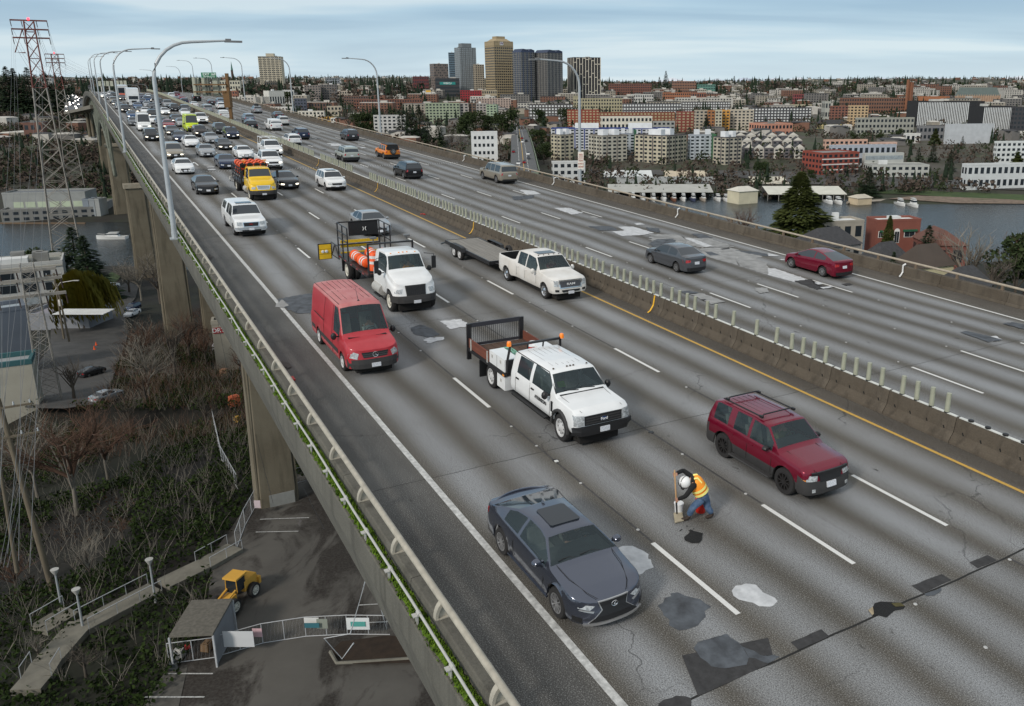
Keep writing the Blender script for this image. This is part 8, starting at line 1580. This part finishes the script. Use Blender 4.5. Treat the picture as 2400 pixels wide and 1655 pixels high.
cover('ivy_bank','dark green ivy and brambles covering the bank left of the freeway',22000,iv,(-85,-8,46,150),lambda x,y,k:k>(-.6 if x>-44 and y<120 else-.1),1.1,8,.20,2)
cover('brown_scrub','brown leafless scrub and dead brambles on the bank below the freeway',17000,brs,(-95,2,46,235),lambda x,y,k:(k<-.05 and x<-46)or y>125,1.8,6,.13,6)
def twigs(name,label,N,box,m,seed):
 r=random. Random(seed);mb=MB()
 for _ in range(N):
  x,y=r. uniform(box[0],box[1]),r. uniform(box[2],box[3])
  if any(inside(P,x,y)for P in POL)or any((p. x-x)**2+(p. y-y)**2<q*q for p,q in FP):continue
  z=ground(x,y)
  for i in range(5):d=Vector((r. uniform(-.6,.6),r. uniform(-.6,.6),1));L_=r. uniform(1,3.2);p=Vector((x,y,z));mb. tube([p,p+d*L_*.6,p+d*L_+rv_(r)*.5],[.02,.013,.006],3,cap=False)
 tag(mb. build(name,m),label,'thicket',kind='stuff')
twigs('bare_thicket','tangle of bare reddish stems on the slope between street and piers',5200,(-95,-20,95,235),barkr,4);twigs('pale_thicket','pale bare stems scattered over the dark bank',1700,(-90,-25,48,160),barkp,9)
lawn=mat('lawn_grass',(.028,.052,.012),.95,0,.2,col2=(.05,.08,.02))
for nm,l in(('shore_lawn',[(1990,455),(2100,446),(2400,458),(2440,478),(2300,470),(2150,458)]),('small_lawn',[(2225,440),(2240,428),(2280,430),(2290,443)]),('green_bank',[(200,470),(205,425),(262,405),(266,470)]),('street_verge',[(240,655),(262,640),(285,648),(268,670)])):drape(nm,G(l),lawn,.35,6)
drape('shore_road',G([(1380,398),(1800,402),(2400,432),(2440,440),(2440,448),(2000,438),(1700,414),(1380,408)]),asp,.4,6);drape('gravel_beach',G([(2080,468),(2150,460),(2400,472),(2440,480),(2240,478)]),mat('beach_gravel',(.16,.12,.09),.95,.3,.5),.4,6)
# fenced lot and stairs
fen=mat('chain_link_steel',(.42,.43,.44),.5,.1,3);k_=0
def fence(pts,label,dz_=1.83,signs=()):
 P=[gp(x,y)for x,y in pts];rt=empty('chain_link_fence',P[0],label,'fence')
 for i in range(len(P)-1):
  a,b=P[i]-P[0],P[i+1]-P[0];n=max(1,round((b-a). length/3.4))
  for j in range(n):
   p,q=a. lerp(b,j/n),a. lerp(b,(j+1)/n);u=Vector((0,0,dz_));z=Vector((0,0,.18));m=MB()
   for s_,e in((p+z,q+z),(p+u,q+u),(p,p+u),(p. lerp(q,.5)+z,p. lerp(q,.5)+u)):m. tube([s_,e],.035,5)
   m. build('fence_panel',fen,rt);w=MB();L_=(q-p). length
   for t in range(1,12):w. tube([p. lerp(q,t/12)+z,p. lerp(q,(t+.9)/12 if t<11 else 1)+u],.003,3,cap=False);w. tube([p. lerp(q,t/12)+u,p. lerp(q,(t+.9)/12 if t<11 else 1)+z],.003,3,cap=False)
   w. build('wire_mesh',fen,rt)['kind']='stuff'
 for x,y,w_,h_,c in signs:m=MB();p=gp(x,y+20);p=at(x,y,p. y-1.2)-P[0];m. box(p,(w_,.03,h_));m. build('banner',cm(c),rt)
 return rt
fence([(510,1543),(617,1512),(718,1496),(815,1491),(914,1492)],'temporary chain link fence across the lot with white and teal banners',signs=((559,1498,2.2,1.3,(.50,.51,.52)),(603,1483,.7,.7,(.55,.35,.38)),(730,1456,1.1,.6,(.6,.6,.58)),(731,1466,1.1,.4,(.02,.12,.15)),(755,1462,.8,.8,(.22,.24,.20)),(839,1462,1.7,1.0,(.62,.64,.64)),(839,1463,1.1,.4,(.06,.32,.28))))
fence([(555,1290),(575,1235),(605,1180),(640,1150),(735,1125)],'chain link fence curving along the upper edge of the lot',signs=((603,1182,.6,.8,(.5,.4,.42)),));fence([(398,1560),(510,1545)],'short chain link panel in front of the roofed shelter');fence([(500,990),(520,1080),(558,1150)],'wooden looking wire fence beside the junk strip left of the pier')
zr=22.6;rc=[gp(x,y,zr)for x,y in((449,1411),(545,1407),(499,1490),(396,1495))];sh=empty('roofed_shelter',Vector((rc[3]. x,rc[3]. y,19.7)),'open shelter with a flat grey shingle roof next to the wheel loader','shelter');o_=sh. location;m=MB();m. add([p-o_ for p in rc]+[p-o_+Vector((0,0,.16))for p in rc],[(0,1,2,3),(7,6,5,4),(0,4,5,1),(1,5,6,2),(2,6,7,3),(3,7,4,0)]);m. build('roof',mat('worn_grey_shingles',(.13,.12,.10),.95,.25,4),sh)
for p in rc:m=MB();q=p-o_;m. bb(q. x-.06,q. x+.06,q. y-.06,q. y+.06,0,q. z);m. build('post',fen,sh)
for i,(a,b,c)in enumerate(((1,2,(.20,.205,.215)),(0,1,(.22,.22,.22)))):m=MB();p,q=(rc[a]-o_)*.98,(rc[b]-o_)*.98;m. add([p,q,Vector((q. x,q. y,.1)),Vector((p. x,p. y,.1))],[(0,1,2,3)]);m. build('wall_panel',cm(c),sh)
for i,(x,y,c,s_,lb)in enumerate(((420,1540,(.42,.41,.38),.7,'white bulging sack in the shelter'),(440,1520,(.55,.03,.02),.35,'small red box inside the shelter'),(487,1525,(.22,.13,.06),.8,'brown cardboard box inside the shelter'),(408,1570,(.05,.06,.06),.7,'dark bin in front of the shelter corner'),(625,1040,(.45,.28,.16),.9,'brown cardboard box by the slender column'),(648,1060,(.5,.5,.5),.7,'white bag lying by the slender column'),(512,800,(.10,.38,.30),1.1,'teal striped bundle behind the pier'),(505,820,(.45,.45,.47),1.2,'white heap behind the pier'),(520,850,(.45,.55,.05),1.0,'lime green tarp behind the pier'),(526,880,(.32,.16,.08),1.2,'brown crate behind the pier'),(551,950,(.40,.08,.02),1.5,'orange container standing left of the pier'),(557,990,(.6,.35,.03),.9,'yellow box below the orange container'))):p=gp(x,y);m=MB();m. box((0,0,s_*.45),(s_,s_*.8,s_*.9),Matrix. Rotation(i*.7,3,'Z'),0,.85);m. box((0,0,s_*.93),(s_*.5,s_*.4,s_*.12),Matrix. Rotation(i*.7,3,'Z'));o=m. build('container' if s_>1.4 else 'box',cm(c),loc=p);tag(o,lb,'box')
a,b=gp(590,1385),gp(515,1450);d_=(b-a);d_. z=0;ang=math. atan2(d_. y,d_. x);c=(a+b)/2;ly=cm((.62,.32,.015));lo=empty('wheel_loader',Matrix. Translation((c. x,c. y,ground(c. x,c. y)+.15))@Matrix. Rotation(ang,4,'Z')@Matrix. Scale(.88,4),'yellow wheel loader parked behind the roofed shelter','loader')
for x in(1.35,-1.35):
 for s_ in(1,-1):wheel(lo,x,s_*.95,.68,.5,'cream',s_,6)
m=MB();m. box((-1.5,0,1.35),(1.9,1.35,.95),None,0,.9);m. box((.9,0,.9),(1.2,.9,.6));m. box((-2.5,0,1.0),(.3,1.7,.7));m. build('body',ly,lo);m=MB();m. box((-.25,0,1.95),(1.25,1.25,1.3),None,0,.9);m. build('cab_glass',wglass,lo);m=MB();m. box((-.25,0,2.68),(1.5,1.45,.16));m. build('cab_roof',ly,lo)
for s_ in(1,-1):m=MB();m. tube([(.4,s_*.45,1.6),(1.6,s_*.45,1.3),(2.4,s_*.45,.5)],.11,5);m. build('lift_arm',ly,lo);m=MB();m. tube([(-.85,s_*.6,1.3),(-.85,s_*.56,2.6)],.05,4);m. tube([(.37,s_*.6,1.3),(.33,s_*.56,2.6)],.05,4);m. build('cab_pillar',ly,lo)
m=MB();m. add([(2.4,-1.2,.1),(2.4,1.2,.1),(3.1,1.2,.05),(3.1,-1.2,.05),(2.3,-1.2,.9),(2.3,1.2,.9)],[(0,1,2,3),(0,4,5,1),(0,3,4),(1,5,2)]);m. build('bucket',gcl,lo)
stc=mat('pale_stair_concrete',(.17,.16,.13),.9,.2,1);ST=[((552,1292),(478,1334),1),((478,1334),(385,1378),0),((365,1388),(262,1442),1),((262,1442),(195,1478),0),((195,1470),(112,1562),0),((112,1562),(88,1600),1),((88,1600),(62,1630),0),((170,1440),(95,1485),1)]
sr_=empty('concrete_stairs',gp(365,1388),'zigzag of pale concrete stairs and landings climbing the dark bank','stairs');O2=sr_. location
for i,(p,q,stp_)in enumerate(ST):
 a,b=gp(*p),gp(*q);d=b-a;L_=math. hypot(d. x,d. y);n=max(3,int(L_/.42))if stp_ else 1;an=math. atan2(d. y,d. x)
 for k in range(n):m=MB();c=a. lerp(b,(k+.5)/n)-O2;m. box(c+Vector((0,0,.25)),(L_/n+.02,2.0,.5),Matrix. Rotation(an,3,'Z'));m. build('step' if stp_ else 'landing',stc,sr_)
 if i not in(1,4,6):
  for s_ in(1,-1):
   o=Vector((-math. sin(an),math. cos(an),0))*s_*.95;m=MB();m. tube([a-O2+o+Vector((0,0,1.4)),b-O2+o+Vector((0,0,1.4))],.035,5);m. build('handrail',fen,sr_)
   for k in range(int(L_/1.6)+1):m=MB();c=a. lerp(b,k/max(1,int(L_/1.6)))-O2+o;m. tube([c,c+Vector((0,0,1.4))],.03,4);m. build('rail_post',fen,sr_)
for x0,y0,x1,y1,lb in((345,1312,365,1412,'slim path lamp beside the ramp, nearest the shelter'),(122,1336,146,1432,'slim path lamp at the left landing'),(172,1382,196,1480,'slim path lamp between the two flights of stairs')):p=gp(x1,y1);h=at(x0,y0,p. y). z-p. z;rt=empty('path_lamp',p,lb,'street lamp');m=MB();m. tube([(0,0,0),(0,0,h*.9)],[.10,.07],8);m. build('pole',galv2,rt,60);m=MB();m. lathe([(.08,h*.88),(.30,h),(.31,h+.06),(0,h+.07)],12);m. build('lamp_head',galv,rt,50)
isl=drape('planting_island',G([(775,1535),(800,1512),(900,1498),(1010,1500),(1020,1560),(830,1565)]),mat('damp_soil',(.03,.018,.010),.95,.3,2),.3,2);m=MB();pp_=G([(775,1535),(790,1562),(835,1560),(985,1550)]);m. tube([p+Vector((0,0,.28))for p in pp_],.14,5);tag(m. build('kerb',stc),'pale kerb along the soil island in the lot','kerb')
for(xa,ya,xb,yb)in((610,1222,725,1218),(600,1252,700,1250),(840,1424,925,1419),(860,1465,930,1462),(340,1640,480,1640),(395,1585,500,1585)):a,b=gp(xa,ya),gp(xb,yb);z=Vector((0,0,.22));w=Vector((0,.06,0));m=MB();m. add([a+z-w,b+z-w,b+z+w,a+z+w],[(0,1,2,3)]);struct(m. build('bay_line',worn_p))
for(x,y),rr0,lb in(((855,1330),1,'white chain hanging in a loop beside the deck edge over the lot'),((885,1370),0,'short white rope loop hanging below the deck edge')):m=MB();a=at(x+10,y,27);m. tube([a,a+Vector((-.9,0,-2.8)),a+Vector((-1.9,0,-3.0)),a+Vector((-1.3,0,-3.9)),a+Vector((-.8,0,-3.2))]if rr0 else[a,a+Vector((-.1,0,-1.0)),a+Vector((.05,0,-1.9)),a+Vector((.12,0,-1.0)),a],.025,4);tag(m. build('rope',fen),lb,'rope')
def parked(x,y,kind,col,rz,label):
 r_,f_=vehicle(kind,col,50,60,1,label,'car','parked cars below the freeway',far=True);p=gp(x,y);r_. matrix_world=Matrix. Translation((p. x,p. y,ground(p. x,p. y)+.3))@Matrix. Rotation(rz,4,'Z')
parked(260,678,'sedan','white',-2.0,'white saloon parked on the verge right of the willow');parked(311,742,'sedan','white',-1.6,'white saloon parked by the bend of the small street');parked(312,730,'suv','navy',-1.6,'dark blue car just behind the white saloon at the bend');parked(218,882,'hatch','dgrey',1.2,'dark hatchback alone in the middle of the small street');parked(252,940,'sedan','silver',1.2,'silver car half hidden by scrub at the end of the small street');parked(299,476,'suv','lblue',0,'pale car parked at the foot of the far bank pier');parked(2170,443,'wagon','silver',0,'silver car parked on the shore road by the small lawn')
for i,(x,y)in enumerate(((222,822),(226,812))):m=MB();m. lathe([(.2,0),(.04,.7),(0,.7)],8);m. box((0,0,.02),(.45,.45,.04));tag(m. build('traffic_cone',drum_o,loc=gp(x,y)+Vector((0,0,.25))),['orange cone in the yard, nearer one','orange cone in the yard, farther one'][i],'traffic cone')
tc_=MB();tc_. box((0,0,.5),(1.8,4.4,.75));tc_. box((0,-.2,1.1),(1.55,2.3,.6),None,1,.82);TCM=[tc_. mesh('car',[PT[c],glass])for c in('white','black','silver','red','grey','navy')]
for i,(x,y)in enumerate(((90,1255),(95,1288),(130,1280),(15,1378),(147,1398),(152,1437),(60,1484),(113,1474))):
 px_,py_=1200+x/3.855,y/3.855;best=min(range(len(UD)-1),key=lambda k:abs((UBP[k][3]+UBP[k+1][3])/2-py_));a,b=UBP[best],UBP[best+1];t=(a[3]-py_)/(a[3]-b[3]);d=1/((1-t)/UD[best]+t/UD[best+1]);o=put('car',TCM[(3,0,1,3,0,4,0,3)[i]],loc=at(px_,py_,d)+Vector((0,0,.1)));tag(o,'%s car on the avenue bridge, %s'%(('red','white','black','red','white','grey','white','red')[i],('farthest up the slope','just below the farthest red one','right lane beside the upper white one','left lane at half height','right side at half height','right side below the white one','nearest on the left','nearest on the right')[i]),'car','cars on the avenue bridge')
L3=[at(x,y,d)for x,y,d in((150,266,620),(152,245,820),(148,228,1150),(158,216,1700),(162,210,2400))];R3=[at(x,y,d)for x,y,d in((235,256,620),(205,240,820),(182,226,1150),(172,215,1700),(170,209.5,2400))]
line3('distant_freeway',L3,R3,yl);r=random. Random(2)
for i in range(4):
 for k in range(13-2*i):
  t=(k+r. random()*.5)/(13-2*i);a,b=L3[i]. lerp(L3[i+1],t),R3[i]. lerp(R3[i+1],t);o=put('car',TCM[r. choice((0,1,2,3,4,5,1,4,2))],loc=a. lerp(b,(r. randrange(6)+.7)/6.6)+Vector((0,0,.1)));tag(o,'tiny car in the distant queue left of the bridge crest','car','tiny cars in the distant queue')
rp2=empty('ramp_viaduct',at(205,262,520),'concrete ramp viaduct on round columns left of the far deck','viaduct');o_=rp2. location;m=MB();a,b=at(168,262,560)-o_,at(238,246,380)-o_;q_=(b-a). normalized();n_=Vector((q_. y,-q_. x,0))*4.5;m. add([a-n_,a+n_,b+n_,b-n_]+[p+Vector((0,0,-1.6))for p in(a-n_,a+n_,b+n_,b-n_)],[(0,1,2,3),(7,6,5,4),(0,4,5,1),(1,5,6,2),(2,6,7,3),(3,7,4,0)]);m. build('ramp_deck',concrete,rp2)
for x in(203,212):m=MB();p=at(x,264,470)-o_;m. tube([p,p+Vector((0,0,-13))],.9,10);m. build('column',pier_m,rp2,60)
